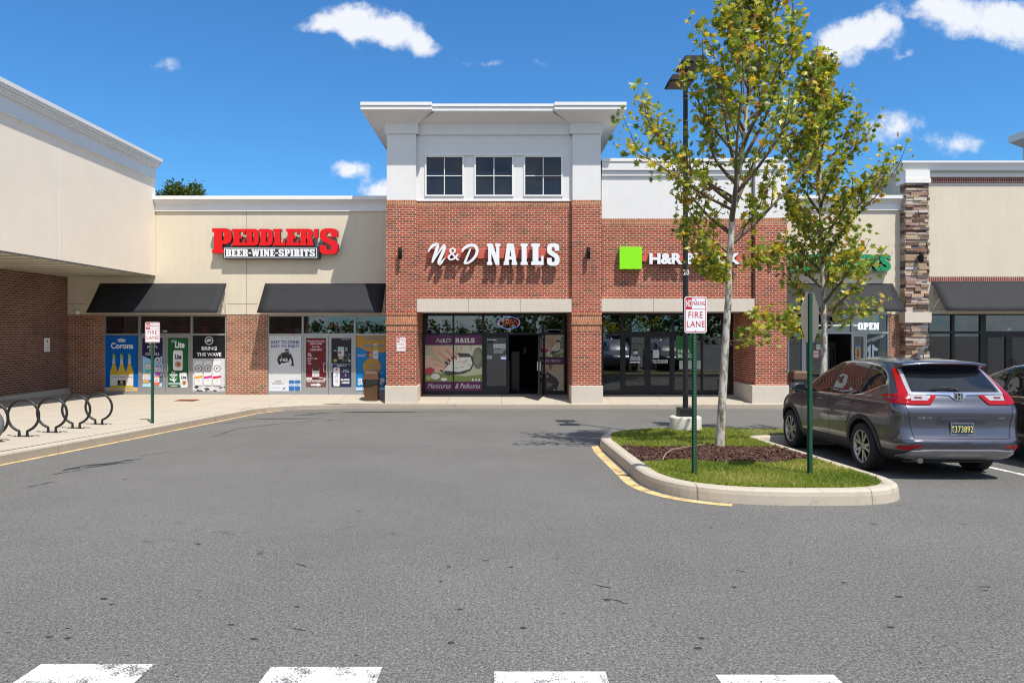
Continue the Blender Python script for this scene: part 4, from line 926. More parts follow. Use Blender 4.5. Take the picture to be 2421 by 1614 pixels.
# ---- brick tower unit (nail salon)
B = thing('shop_building', (X(1167, DT), DT, zF), 'tall red brick tower shop with white upper storey, flared cornice and three square windows', 'shop building', 'shop units of the strip')
YB = 30.0
xl0, xl1, xr0, xr1 = X(913, DT), X(984.6, DT), X(1352.4, DT), X(1422, DT)
zb, zbs, zsold = Zp(473, DT), Zp(486, DT), Zp(706, DT)
zc0 = Zp(292.6, DT); zfb = Zp(260.5, 22.5); zft = Zp(242, 22.5); zband = Zp(316.5, DT)
part(B, 'wall', lambda m: (m.box(X(984.6, DT) - .02, X(1352.4, DT) + .02, DC, DC + .4, Zp(706, DT), zbs, M['brick']),
                          m.box(X(984.6, DT) - .02, X(1352.4, DT) + .02, DC - .006, DC + .4, zbs, zb, M['brick_soldier']),
                          m.box(xl0 + .12, xr1 - .12, DS + .7, YB, 2.65, zb, M['interior']),
                          m.box(xl0 + .05, xr1 - .05, DC + .42, YB, zb + .01, zband, M['stucco_white'])))
# upper white panel built round its three window openings
wins = [(1008, 1093.2), (1125, 1210.6), (1241.6, 1327)]; wt, wb = 371, 460.5
def f(m):
    xs_ = [984.6 - 1] + [q for w_ in wins for q in w_] + [1352.4 + 1]
    for a, b in zip(xs_[::2], xs_[1::2]): m.box(X(a, DC), X(b, DC), DC, DC + .4, Zp(wb, DC), Zp(wt, DC), M['stucco_white'])
    m.box(X(983.6, DC), X(1353.4, DC), DC, DC + .4, Zp(wt, DC), zband, M['stucco_white']); m.box(X(983.6, DC), X(1353.4, DC), DC, DC + .4, zb + .003, Zp(wb, DC), M['stucco_white'])
    m.box(X(984, DC), X(1353, DC), DC - .03, DC + .1, zb - .012, zb + .03, M['white_trim'])
part(B, 'upper_wall', f)
for a, b in wins:
    def f(m):
        t_ = 3.6; d = DC - .035
        m.pbox(a - t_, a, wt - t_, wb + t_, d, DC + .1, M['white_trim']); m.pbox(b, b + t_, wt - t_, wb + t_, d, DC + .1, M['white_trim'])
        m.pbox(a, b, wt - t_, wt, d + .001, DC + .1, M['white_trim']); m.pbox(a, b, wb, wb + t_, d + .001, DC + .1, M['white_trim'])
        c_ = (a + b) / 2; mz = (wt + wb) / 2; m.pbox(c_ - .9, c_ + .9, wt, wb, DC + .02, DC + .08, M['white_trim']); m.pbox(a, b, mz - .9, mz + .9, DC + .022, DC + .078, M['white_trim'])
    w_ = part(B, 'window', f); mb = MB(); mb.pbox(a, b, wt, wb, DC + .06, DC + .09, M['glass_dark']); mb.build('pane', w_)
part(B, 'window_header', lambda m: m.pbox(1002.5, 1281.5, 363.2, 367, DC - .06, DC + .05, M['white_trim']))
for x0, x1, nm in ((xl0, xl1, 'a'), (xr0, xr1, 'b')):
    def f(m):
        zs1, zs0 = Zp(738, DT), Zp(782, DT)
        m.box(x0, x1, DT, DS + .3, zs1, zbs, M['brick']); m.box(x0, x1, DT - .004, DS + .3, zbs, zb, M['brick_soldier'])
        m.box(x0 - .012, x1 + .012, DT - .03, DS + .3, Zp(744.5, DT), zs1, M['brick_soldier']); m.box(x0 - .004, x1 + .004, DT - .012, DS + .3, Zp(760, DT), Zp(744.5, DT), M['brick_soldier'])
        m.box(x0 - .02, x1 + .02, DT - .04, DS + .3, Zp(767, DT), Zp(760, DT), M['brick_soldier']); m.box(x0 - .004, x1 + .004, DT - .012, DS + .3, zs0, Zp(767, DT), M['brick_soldier'])
        m.box(x0, x1, DT, DS + .3, Zp(912, DT), zs0, M['brick']); m.box(x0 + .002, x1 - .002, DT + .77, DS + .3, -1.0, Zp(912, DT), M['brick'])
        m.box(x0 + .03, x1 - .03, DT + .01, DS + .3, zb, zband, M['stucco_white']) if False else m.box(x0 + .02, x1 - .02, DT + .006, DC + .5, zb, zband, M['stucco_white'])
    part(B, 'column', f)
    part(B, 'column_base', lambda m: m.box(x0 - .03, x1 + .04, DT - .09, DT + .78, -1.0, Zp(911.5, DT), M['precast']), bevel=.012)
part(B, 'lintel', lambda m: [m.box(X(a, DT), X(b, DT), DT + .02, DS + .25, Zp(737.2, DT), Zp(706.2, DT), M['precast']) for a, b in ((985.2, 1106.6), (1107.4, 1229.6), (1230.4, 1352))])
def f(m):                                              # flared cornice: three blocks, the middle one set back
    k = .7; ws = M['white_trim']; cm = M['stucco_white']
    for x0, x1, o_, ov in ((xl0, xl1, 0, 1), (xl1 + .03, xr0 - .03, .14, 0), (xr0, xr1, 0, 2)):
        y0 = DT - .06 + o_
        bx0 = x0 - .035 if ov == 1 else x0 - .06; bx1 = x1 + .035 if ov == 2 else x1 + .06
        m.box(bx0, bx1, y0, DC + .5, zband - .004, zc0, cm)
        fx0 = X(852.6, 22.5) if ov == 1 else (x0 - .38 if ov == 2 else x0); fx1 = X(1480.8, 22.5) if ov == 2 else (x1 + .46 if ov == 1 else x1)
        if ov == 1: fx1 = X(1021, 22.5)
        if ov == 2: fx0 = X(1311, 22.5)
        if ov == 0: fx0, fx1 = X(1021, 22.5) + .002, X(1311, 22.5) - .002; bx0, bx1 = x0, x1
        yf = y0 - k + .05
        back = YB
        m.frustum((bx0, bx1, y0, back), zc0 + .001, (fx0 + .05, fx1 - .05, yf + .05, back + (.4 if ov else 0)), zfb - .004, cm)
        m.box(fx0 + .03, fx1 - .03, yf + .03, back + .4, zfb - .004, zfb + .02, ws)
        m.box(fx0, fx1, yf, back + .45 - .01 * ov, zfb + .02, zfb + (zft - zfb) * .56, ws); m.box(fx0 - .0, fx1 + .0, yf - .03, back + .46 - .01 * ov, zfb + (zft - zfb) * .60, zft - (.012 if ov == 0 else 0), ws)
        m.box(fx0 + .02, fx1 - .02, yf + .02, back + .3, zfb + (zft - zfb) * .5, zfb + (zft - zfb) * .62, M['tin'])
part(B, 'cornice', f)
kf = M['black_frame']
frame_bars(B, kf, [(1000, 1337, 738, 746.5), (1000, 1005, 746.5, 933), (1140, 1145.5, 746.5, 933), (1262.5, 1267, 746.5, 791), (1070, 1073.6, 746.5, 788), (1332.8, 1337, 746.5, 933), (1005, 1140, 787.5, 792), (1145.5, 1332.8, 786.5, 791.4), (1070.6, 1073.2, 792, 924), (1005, 1140, 923.6, 933), (1284, 1288.6, 791, 933), (1288.6, 1332.8, 923, 933)])
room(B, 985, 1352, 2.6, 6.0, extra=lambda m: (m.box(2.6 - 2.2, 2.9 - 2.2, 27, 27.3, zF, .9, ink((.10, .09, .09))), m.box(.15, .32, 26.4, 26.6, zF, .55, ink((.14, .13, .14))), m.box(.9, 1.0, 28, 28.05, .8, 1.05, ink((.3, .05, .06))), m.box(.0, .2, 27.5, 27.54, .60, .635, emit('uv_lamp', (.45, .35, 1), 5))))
for a, b in ((1005, 1070), (1073.6, 1140), (1145.5, 1262.5), (1267, 1332.8)):
    w_ = pane(B, a, b, 746.5, 787, name='transom_window')
    if a == 1145.5:
        number(w_, '130', 1198.6, 1208.2, 778.2, 784.2)
        mb = MB(); cx_, cz_ = X(1203, DS), Zp(763, DS); rx, rz = 26 * DS / F, 14.2 * DS / F
        mb.tube([(cx_ + rx * math.cos(t_), DS + .04, cz_ + rz * math.sin(t_)) for t_ in [i * math.pi / 14 for i in range(28)]], .013, emit('neon_blue', (.30, .34, 1.0), 1.7), 6, closed=True)
        letters(mb, 'OPEN', X(1178, DS), X(1229, DS), Zp(770.5, DS), Zp(754.5, DS), DS + .036, .01, emit('neon_red', (1, .10, .06), 1.1), bold=-.004, shear=.2); mb.build('neon_sign', w_)
PU, GRN = (.095, .014, .070), (.30, .33, .20)
def hand_photo(P, v0, v1, s=1.0, u_=0.0):
    V = lambda v: v0 + (v1 - v0) * v
    P.rect(0, v0, 1, v1, (.40, .40, .27)); P.poly([(0, V(.72)), (.3, V(.78)), (.7, V(.86)), (1, V(.8)), (1, v1), (0, v1)], (.16, .22, .05)); P.poly([(.45, v0), (1, v0), (1, V(.4)), (.6, V(.2))], (.48, .46, .33))
    for a in (.4, .55, .62, .8): P.poly([(a, V(.0)), (a + .02, V(0)), (a + .01, V(.16)), (a - .01, V(.16))], (.36, .35, .24))
    P.ell(.93, V(.36), .10, .30 * (v1 - v0), (.13, .14, .09)); P.ell(.92, V(.33), .07, .2 * (v1 - v0), (.2, .2, .14)); P.rect(1 - .0, v0, 1, v1, (.4, .4, .3)) if False else None
    P.poly([(.25, V(.70)), (.42, V(.30)), (.52, V(.21)), (.76, V(.23)), (.84, V(.32)), (.85, V(.55)), (.80, V(.70)), (.68, V(.78)), (.4, V(.84))], (.05, .055, .045))
    P.poly([(.33, V(.70)), (.46, V(.42)), (.56, V(.33)), (.8, V(.33)), (.83, V(.52)), (.78, V(.66)), (.6, V(.74))], (.62, .62, .52))
    for a, b, r_ in ((.58, .45, .05), (.68, .42, .06), (.74, .55, .055), (.62, .6, .06), (.52, .62, .05)): P.ell(a, V(b), r_, r_ * .8 * (v1 - v0) * 1.3, (.66, .62, .50)); P.poly([(a - .02, V(b) + .01), (a + .05, V(b) - .008), (a + .06, V(b) + .004)], (.10, .11, .07))
    P.ell(.68, V(.47), .05, .03, (.66, .45, .35)); sk1, sk2, nl = (.56, .36, .24), (.44, .26, .17), (.36, .03, .06)
    P.poly([(.10, v0 + .0), (.34, V(.04)), (.46, V(.16)), (.50, V(.3)), (.30, V(.42)), (.14, V(.2))], sk1)
    for k in range(4):
        a = .30 + .06 * k; b = .22 + .03 * (3 - k); P.stroke([(a - .06, V(b - .12)), (a + .05, V(b + .04)), (a + .13, V(b + .2 - .03 * k))], [.05, .04, .028], sk1 if k % 2 else sk2); P.ell(a + .13, V(b + .2 - .03 * k), .012, .012, nl)
    P.stroke([(.38, V(.02)), (.48, V(.12)), (.58, V(.24))], [.05, .035, .02], sk1)
    P.poly([(0, V(.26)), (.12, V(.30)), (.26, V(.46)), (.32, V(.62)), (.2, V(.74)), (0, V(.6))], (.60, .42, .31))
    for k in range(4): P.stroke([(.10 + .02 * k, V(.36 + .08 * k)), (.26 + .02 * k, V(.46 + .07 * k)), (.38 - .02 * k, V(.56 + .06 * k))], [.05, .038, .024], (.58, .38, .27) if k % 2 else (.48, .30, .2))
    P.poly([(0, V(.66)), (.10, V(.60)), (.18, V(.68)), (.1, V(.8)), (0, V(.78))], (.42, .05, .07)); P.ell(.18, V(.86), .08, .055, (.66, .62, .55)); P.ell(.33, V(.94), .06, .03, (.66, .64, .58)); P.ell(.06, V(.9), .05, .04, (.36, .4, .15))
    for a in (.82, .88, .93): P.poly([(a, V(.98)), (a + .012, V(.91)), (a + .035, V(.93)), (a + .03, V(.99))], (.66, .66, .62))
P = Poster(1005.2, 1139.8, 792.4, 923.4, DS - .018, PU, 1.45)  # print colours lightened to offset the shade under the lintel
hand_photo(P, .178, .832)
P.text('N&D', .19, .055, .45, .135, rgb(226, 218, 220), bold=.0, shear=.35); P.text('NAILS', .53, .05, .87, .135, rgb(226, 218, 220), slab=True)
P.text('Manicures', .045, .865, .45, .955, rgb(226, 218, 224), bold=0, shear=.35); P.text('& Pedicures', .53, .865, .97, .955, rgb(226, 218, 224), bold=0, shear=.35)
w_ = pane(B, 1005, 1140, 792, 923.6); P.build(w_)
Dl = door(B, 1145.5, 1203, 791.4, 931.6, 1151, 1196.6, 799, 912, kf)
P = Poster(1152, 1196, 800, 838, DS - .02, (.09, .10, .10)); P.rect(0, .05, .5, .12, (.7, .7, .7)); P.rect(.32, .33, 1, .66, (.5, .52, .52))
for k in range(5): P.rect(.34, .36 + .12 * k, .95 - .1 * (k % 3), .41 + .12 * k, (.75, .75, .75) if k != 2 else (.15, .15, .15))
P.rect(.02, .1, .3, .3, (.03, .03, .03)); P.build(Dl, 'notice')
# the right leaf stands open, swung out towards the street
def f(m):
    hx, hy = X(1286, DS), DS - .06; L = X(1284, DS) - X(1203, DS); ang = R(78); dx_, dy_ = -math.cos(ang), -math.sin(ang); nx, ny = -dy_, dx_
    z0, z1 = zF + .02, Zp(792, DS)
    def slab(a, b, c, e, th, mat):
        P_ = [(hx + dx_ * s_ + nx * o_, hy + dy_ * s_ + ny * o_) for s_, o_ in ((a, -th), (b, -th), (b, th), (a, th))]
        m.add([(x, y, z) for z in (c, e) for x, y in P_], [(0, 3, 2, 1), (4, 5, 6, 7), (0, 1, 5, 4), (1, 2, 6, 5), (2, 3, 7, 6), (3, 0, 4, 7)], mat)
    slab(0, .09, z0, z1, .025, kf); slab(L - .09, L, z0, z1, .025, kf); slab(.09, L - .09, z0, z0 + .27, .024, kf); slab(.09, L - .09, z1 - .1, z1, .024, kf); slab(.09, L - .09, z0 + .27, z1 - .1, .005, M['glass'])
    slab(.25, .6, z1 - .07, z1 - .03, .05, M['tin']); slab(L - .06, L - .03, z0 + .9, z0 + 1.2, .06, M['chrome'])
o = part(B, 'door', f); o['label'] = 'glass door leaf standing open towards the street'
P = Poster(1288.8, 1332.6, 791.6, 922.8, DS - .018, (.40, .33, .22), 1.35); hand_photo(P, 0, .40); P.rect(0, .40, 1, .53, PU)  # inks brightened here too, against the shade of the recess
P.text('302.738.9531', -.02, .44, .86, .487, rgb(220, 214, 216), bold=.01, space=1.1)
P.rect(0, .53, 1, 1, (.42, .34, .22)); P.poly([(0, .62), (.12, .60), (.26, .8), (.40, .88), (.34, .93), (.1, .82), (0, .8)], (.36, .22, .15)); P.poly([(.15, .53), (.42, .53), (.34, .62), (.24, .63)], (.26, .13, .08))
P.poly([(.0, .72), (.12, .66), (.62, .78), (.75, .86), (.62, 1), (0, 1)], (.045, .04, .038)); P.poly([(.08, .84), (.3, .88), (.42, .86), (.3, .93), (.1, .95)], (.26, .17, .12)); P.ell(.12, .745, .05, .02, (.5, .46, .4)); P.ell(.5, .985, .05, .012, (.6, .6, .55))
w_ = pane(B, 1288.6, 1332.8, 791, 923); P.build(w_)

# ---- tax office unit
B = thing('shop_building', (X(1640, DT), DT, zF), 'red brick shop with plain white parapet and black framed glass, behind the street lamp', 'shop building', 'shop units of the strip')
xq0, xq1 = X(1786, DT), X(1861, DT); zt = Zp(376.7, DC); zs2 = Zp(517, DC); zs3 = Zp(532, DC)
xw0, xw1 = X(1422.4, DC), X(1787, DC)
part(B, 'wall', lambda m: (m.box(xw0, xw1, DC, DC + .4, Zp(705, DC), zs3, M['brick']), m.box(xw0, xw1, DC - .006, DC + .4, zs3, zs2, M['brick_soldier']), m.box(xw0, xw1, DC - .002, DC + .4, zs2, zt - .05, M['stucco_white']),
                          m.box(xw0, xq1 - .05, DS + .6, 30, 2.65, zs2, M['interior'])))
def f(m):
    for x0, x1, o_ in ((xw0, xw1, 0), (xq0, xq1, -.08)):
        y = DC + o_
        m.box(x0, x1, y - .12, y + .6, Zp(404, DC), zt - .1, M['stucco_white']); m.box(x0, x1 + (.03 if o_ else 0), y - .15, y + .62, zt - .1, zt, M['white_trim']); m.box(x0, x1, y - .06, y + .45, Zp(416.5, DC), Zp(404.6, DC), M['stucco_white'])
part(B, 'cornice', f)
def f(m):
    m.box(xq0, xq1, DT, DS + .3, Zp(738, DT), zs3, M['brick']); m.box(xq0, xq1, DT - .004, DS + .3, zs3, zs2, M['brick_soldier']); m.box(xq0, xq1, DT + .006, DC + .5, zs2, zt - .06, M['stucco_white'])
    for a, b, o_ in ((738, 744.5, .03), (744.5, 760, .012), (760, 767, .04), (767, 782, .012)): m.box(xq0 - o_ * .4, xq1 + o_ * .4, DT - o_, DS + .3, Zp(b, DT), Zp(a, DT), M['brick_soldier'])
    m.box(xq0, xq1, DT, DS + .3, Zp(912, DT), Zp(782, DT), M['brick'])
part(B, 'column', f); part(B, 'column_base', lambda m: m.box(xq0 - .14, xq1 + .03, DT - .09, DS + .2, -1.05, Zp(910.5, DT), M['precast']), bevel=.012)
part(B, 'return_wall', lambda m: m.box(X(1732.5, DS), xq0 + .05, DS - .05, DS + .3, zF - .1, Zp(705, DC), M['brick']))
part(B, 'lintel', lambda m: [m.box(X(a, DT), X(b, DT), DT + .03, DS + .25, Zp(736.4, DT), Zp(705.4, DT), M['precast']) for a, b in ((1422.5, 1545), (1545.8, 1666), (1666.8, 1786))])
part(B, 'column_gap', lambda m: m.tube([(xq0 - .05, DC - .05, Zp(380, DC)), (xq0 - .05, DC - .05, Zp(704, DC))], .013, M['black_metal'], 8))  # thin dark tube drawn for the gap line beside the column
frame_bars(B, kf, [(1423, 1733, 737, 745.5), (1423, 1426, 745.5, 930), (1467, 1474, 745.5, 930), (1530.4, 1533, 791, 930), (1588.6, 1595, 745.5, 930), (1658, 1662.6, 745.5, 930), (1726.6, 1733, 745.5, 930), (1426, 1467, 785, 787.4), (1474, 1588.6, 784, 791), (1426, 1467, 922, 930), (1595, 1658, 922, 930), (1662.6, 1726.6, 922, 930)])
room(B, 1423, 1733, 2.6, 5.5, extra=lambda m: [m.box(x, x + .5, 26.6, 26.7, zF + .35, zF + .8, ink((.22, .22, .21))) for x in (4.0, 6.6, 7.4)] + [m.box(4.0, 5.2, 27, 27.7, zF + .7, zF + .74, ink((.2, .2, .19)))])
for a, b in ((1426, 1467), (1474, 1588.6), (1595, 1658), (1662.6, 1726.6)):
    w_ = pane(B, a, b, 745.5, 785, name='transom_window')
    if a == 1474: number(w_, '140', 1524.2, 1536.8, 776.6, 782.2)
pane(B, 1426, 1467, 787, 922)
Dl = door(B, 1474.2, 1531.4, 791.2, 929.4, 1479, 1524.4, 797, 911, kf); Dr = door(B, 1532, 1588.4, 791.2, 929.4, 1538.4, 1583.4, 797, 911, kf)
pull(Dl, 1529, 852, 872, DS, M['black_metal'], -1); pull(Dr, 1534.5, 852, 872, DS, M['black_metal'], 1)
def decal(parent, rows_, d=DS - .012):
    mb = MB()
    for w__, a, b, c, e in rows_:
        if w__ == '>': mb.add([(X(p_[0], d), d - .002, Zp(p_[1], d)) for p_ in [(a, c + 1), (b - 4, c + 1), (b - 4, c), (b, (c + e) / 2), (b - 4, e), (b - 4, e - 1), (a, e - 1)]], [(6, 5, 4, 3, 2, 1, 0)], M['sign_white'])
        elif w__ == '#': mb.box(X(a, d), X(b, d), d - .002, d, Zp(e, d), Zp(c, d), ink((.55, .55, .55)))
        else: letters(mb, w__, X(a, d), X(b, d), Zp(e, d), Zp(c, d), d - .002, .0, M['sign_white'], bold=.03)
    return mb.build('decal', parent)
decal(Dl, [('PLEASE USE', 1490.5, 1513.6, 843, 847), ('OTHER DOOR', 1489.5, 1514.4, 848, 852), ('>', 1489.5, 1514, 853.4, 858.4), ('#', 1498, 1508, 829.6, 836.4)])
decal(Dr, [('DROP OFFS AVAILABLE', 1542, 1579, 850, 853.6), ('WALK INS WELCOME', 1542.6, 1579, 855, 858.6), ('#', 1543.6, 1558, 827, 846)])
w_ = pane(B, 1595, 1658, 787, 922)
P = Poster(1598.5, 1648, 794, 848, DS - .02, (.02, .16, .03)); P.text('H&R', .09, .58, .68, .74, rgb(205, 225, 205), bold=.05); P.text('BLOCK', .09, .79, .92, .95, rgb(205, 225, 205), bold=.05); P.rect(0, .0, .06, .1, (.08, .3, .08)); P.build(w_)
P = Poster(1606, 1657, 852, 872, DS - .02, (.42, .48, .42)); P.rect(.1, .15, .4, .28, (.2, .25, .2)); P.rect(.1, .5, .45, .58, (.25, .3, .25)); P.rect(.55, .2, .9, .3, (.2, .25, .2)); P.build(w_, 'notice')
pane(B, 1662.6, 1726.6, 787, 922)

# ---- cleaners unit
B = thing('shop_building', (X(1990, DW), DW, zF), 'low cream stucco cleaners shop between the brick column and the stone pier', 'shop building', 'shop units of the strip')
xa, xb = xq1 - .4, X(2141, 24.6) + .1
part(B, 'wall', lambda m: (m.box(xa, xb, DW, DW + .35, Zp(743, DW), Zp(486, DW), M['stucco_cream']), m.box(xa, xb, DW + .35, DW + 12, 2.65, Zp(500, DW), M['interior'])))
def f(m):
    m.box(xa, xb, DW - .06, DW + .2, Zp(498, DW), Zp(484, DW), M['white_trim']); z0, z1 = Zp(483.8, DW), Zp(472, DW)
    prof = [(0.05, 0), (.07, .25), (.11, .55), (.17, .85), (.19, 1.0)]
    v = [(x, DW - o_, z0 + (z1 - z0) * h) for o_, h in prof for x in (xa, xb)]; m.add(v, [(2 * i, 2 * i + 1, 2 * i + 3, 2 * i + 2) for i in range(4)], M['white_trim'])
    m.box(xa, xb, DW - .22, DW + .3, z1 + .001, Zp(464, DW), M['white_trim'])
part(B, 'cornice', f)
part(B, 'brick_pier', lambda m: m.box(X(2104, DW), xb, DW + .02, DW + .4, zF - .1, Zp(743.2, DW), M['brick_orange']))
part(B, 'header', lambda m: m.pbox(1862, 2104.5, 738, 743, DS - .05, DS + .2, M['alu']))
def rail(m):
    rr = random.Random(5)
    for i in range(14): x = 11.6 + i * .12; m.box(x, x + .07, 27.6, 28.1, .1, 1.15 + rr.uniform(-.1, .1), ink(rr.choice([(.12, .12, .12), (.2, .2, .2), (.1, .08, .07), (.3, .3, .3)])))
    m.box(11, 14, 27.4, 27.44, 1.9, 1.93, emit_tube)
room(B, 1850, 2104, 2.6, 5.0, extra=rail)
frame_bars(B, g, [(1862, 1866, 743, 935), (1896, 1900, 784, 935), (1952, 1957.5, 743, 935), (2013, 2018, 743, 790), (2046, 2050, 789, 935), (2098.6, 2104, 743, 935), (1866, 1952, 784, 789), (1957.5, 2098.6, 784, 789), (2050, 2098.6, 924, 935), (1866, 1896, 924, 935)])
for a, b in ((1866, 1952), (1957.5, 2013), (2018, 2098.6)):
    w_ = pane(B, a, b, 743, 784, name='transom_window')
    if a == 1957.5: number(w_, '150', 1951 + 7, 1961 + 6, 777, 781.8)
    if a == 2018: mb = MB(); letters(mb, 'OPEN', X(2028, DS), X(2078, DS), Zp(779.4, DS), Zp(762.8, DS), DS - .02, .012, emit('open_letters', (.85, .88, 1.0), .85), slab=True); mb.build('open_sign', w_)
pane(B, 1866, 1896, 789, 924)
Dl = door(B, 1900.5, 1951.6, 789.4, 934, 1905, 1947, 795, 915, g)
P = Poster(1922, 1936, 828, 846, DS - .02, (.52, .16, .22)); P.rect(.1, .1, .9, .3, (.7, .6, .6)); P.rect(.1, .45, .9, .9, (.62, .45, .48)); P.build(Dl, 'notice')
P = Poster(1930, 1943, 814, 826, DS - .02, (.5, .58, .54)); P.rect(.2, .3, .8, .5, (.2, .3, .25)); P.build(Dl, 'notice')
Dr = door(B, 2013.6, 2045.6, 789.4, 934, 2018.6, 2041.6, 795, 915, g)
P = Poster(2022, 2034.5, 816, 846, DS - .02, (.46, .26, .10)); P.rect(0, 0, 1, .15, (.08, .2, .4)); P.poly([(.4, .3), (.6, .3), (.66, .9), (.34, .9)], (.04, .03, .03)); P.build(Dr, 'notice')
w_ = pane(B, 2050, 2098.6, 789, 924)
P = Poster(2050.4, 2098.2, 789.4, 923.6, DS - .018, (.035, .05, .055)); P.poly([(0, .1), (.75, 0), (.95, .02), (.35, .13), (0, .15)], (.26, .31, .28)); P.rect(.6, .3, .98, .5, (.05, .06, .06))
P.poly([(.02, .235), (.12, .19), (.3, .19), (.42, .235), (.55, .26), (.48, .30), (.33, .285), (.32, .42), (.06, .42), (.08, .30), (.0, .32)], (.52, .62, .66)); P.ell(.2, .155, .075, .045, (.09, .07, .06)); P.poly([(.18, .195), (.23, .195), (.25, .39), (.2, .42), (.16, .39)], (.02, .03, .06)); P.rect(.05, .42, .33, .5, (.02, .04, .09)); P.build(w_)

# ---- stone and stucco unit at the end
B = thing('shop_building', (X(2260, 24.6), 24.6, zF), 'beige stucco shop with a stacked ledgestone pier and dark bronze window frames', 'shop building', 'shop units of the strip')
DP, DR = 24.6, 24.85; px0, px1 = X(2141, DP), X(2197, DP); XE = 26
part(B, 'wall', lambda m: (m.box(px0 + .05, XE, DR, DR + .4, Zp(742, DR), Zp(400, DR), M['stucco_right']), m.box(px0 + .06, XE, DR - .012, DR + .3, Zp(433, DR), Zp(420, DR), M['brick_red_soldier']),
                          m.box(px0 + .06, XE, DR - .012, DR + .3, Zp(665, DR), Zp(653.5, DR), M['brick_red_soldier']), m.box(px0 + .05, XE, DR + .42, 40, 2.65, Zp(440, DR), M['interior']), m.box(px0 + .04, px0 + .3, DR + .4, DR + 2.3, 2.3, Zp(400, DR), M['stucco_right'])))
def f(m):
    x0, x1 = px0 - .12, XE
    m.box(px0 + .0, x1, DR - .06, DR + .3, Zp(419, DR), Zp(403, DR), M['white_trim']); m.box(px0 - .03, px1 + .03, DP - .06, DR + .3, Zp(433, DP), Zp(422, DP), M['white_trim']); m.box(px0 - .02, px1 + .0, DP - .04, DR + .3, Zp(422, DP), Zp(403, DP), M['white_trim'])
    z0, z1 = Zp(403, DP), Zp(386, DP); prof = [(0.06, 0), (.07, .12), (.09, .16), (.10, .5), (.15, .85), (.17, 1.0)]
    for xs_, xe, dd in ((x0, x1, DP + .1),):
        v = [(x, dd - o_, z0 + (z1 - z0) * h) for o_, h in prof for x in (xs_ - 0, xe)]; m.add(v, [(2 * i, 2 * i + 1, 2 * i + 3, 2 * i + 2) for i in range(5)], M['white_trim'])
    m.box(x0 - .05, x1, DP - .09, DR + 2.2, z1 + .001, Zp(381.6, DP), M['white_trim']); m.box(x0, x0 + .3, DP + .1, DR + 2.1, z0, z1, M['white_trim'])
part(B, 'cornice', f)
def stone_mb(m, za, zb_, y):                             # each stone a separate little block
    rr = random.Random(int(za * 10) + 3); tone = []; z = za
    while z < zb_ - .01:
        h = min(rr.uniform(.06, .125), zb_ - z); x = px0 + rr.uniform(-.02, .02)
        while x < px1 - .03:
            w_ = min(rr.uniform(.18, .5), px1 + rr.uniform(-.015, .02) - x)
            if w_ < .05: break
            o_ = rr.uniform(-.03, .035); n0 = len(m.v); m.box(x + .004, x + w_ - .004, y + o_, y + .28, z + .004, z + h - .004, M['stone']); tone += [rr.random()] * (len(m.v) - n0); x += w_
        # returns on the left face
        yy_ = y + .02
        n0 = len(m.v); m.box(px0 - rr.uniform(0, .03), px0 + .02, y + rr.uniform(0, .05), DR + .05, z + .004, z + h - .004, M['stone']); tone += [rr.random()] * (len(m.v) - n0); z += h
    n0 = len(m.v); m.box(px0 + .015, px1 - .015, y + .05, DR + .1, za, zb_, M['groove']); tone += [0] * (len(m.v) - n0); m.tone = (m.tone or []) + tone
part(B, 'stone_pier', lambda m: (stone_mb(m, -1.0, Zp(763, DP), DP), stone_mb(m, Zp(738, DP), Zp(433.4, DP), DP)))
part(B, 'stone_band', lambda m: m.box(px0 - .06, px1 + .05, DP - .07, DR + .2, Zp(763, DP), Zp(738, DP), M['precast']), bevel=.01)
part(B, 'header', lambda m: m.box(px1 - .02, XE, DR - .03, DR + .2, Zp(742, DR), Zp(736.5, DR), M['stucco_right']))
frame_bars(B, kf, [(2197, 2480, 740.5, 745), (2250, 2257, 745, 935), (2318, 2331, 745, 935), (2378.5, 2393, 788, 935), (2197, 2251, 783, 789), (2257, 2318, 783, 789), (2331, 2480, 783, 793), (2197, 2250, 924, 935), (2257, 2318, 924, 935), (2438, 2450, 745, 935)])
part(B, 'window_paper', lambda m: (m.pbox(2198, 2318, 789, 924, DS + .06, DS + .08, plain('brown_paper', (.22, .215, .165), .8, var=.1)), m.pbox(2331, 2440, 793, 924, DS + .06, DS + .08, plain('brown_paper', (.22, .215, .165), .8))))
room(B, 2190, 2480, 2.6, 4, d=DS + .2)
for a, b in ((2197, 2250), (2257, 2318), (2331, 2438), (2450, 2480)):
    w_ = pane(B, a, b, 745, 783, name='transom_window')
    if a == 2331: number(w_, '160', 2380, 2391, 774.8, 780.4)
    if a < 2300: pane(B, a, b, 789, 924)
door(B, 2331.5, 2384, 793, 934, 2336, 2379, 797, 915, kf); Dr = door(B, 2386, 2437, 793, 934, 2394, 2432, 797, 915, kf); pull(Dr, 2389, 850, 872, DS, M['black_metal'], 1)
awning('wide black awning on the beige stucco shop, its end frame open beside the stone pier', 2201, 2560, 665.6, DR, 734.4, .89)

# ---- far tower with the same flared cornice, peeping over the end unit
B = thing('shop_building', (30, 31.8, zF), 'white tower cornice corner showing above the beige stucco shop roofline', 'shop building', 'shop units of the strip')
part(B, 'wall', lambda m: m.box(26.9, 34, 31.8, 36, zF, 11.14, M['stucco_white']))
part(B, 'cornice', lambda m: (m.frustum((26.9, 34, 31.8, 36), 11.141, (26.28, 34.7, 31.1, 36.02), 11.38, M['stucco_white']), m.box(26.2, 34.8, 31, 36.04, 11.381, 11.75, M['white_trim'])))

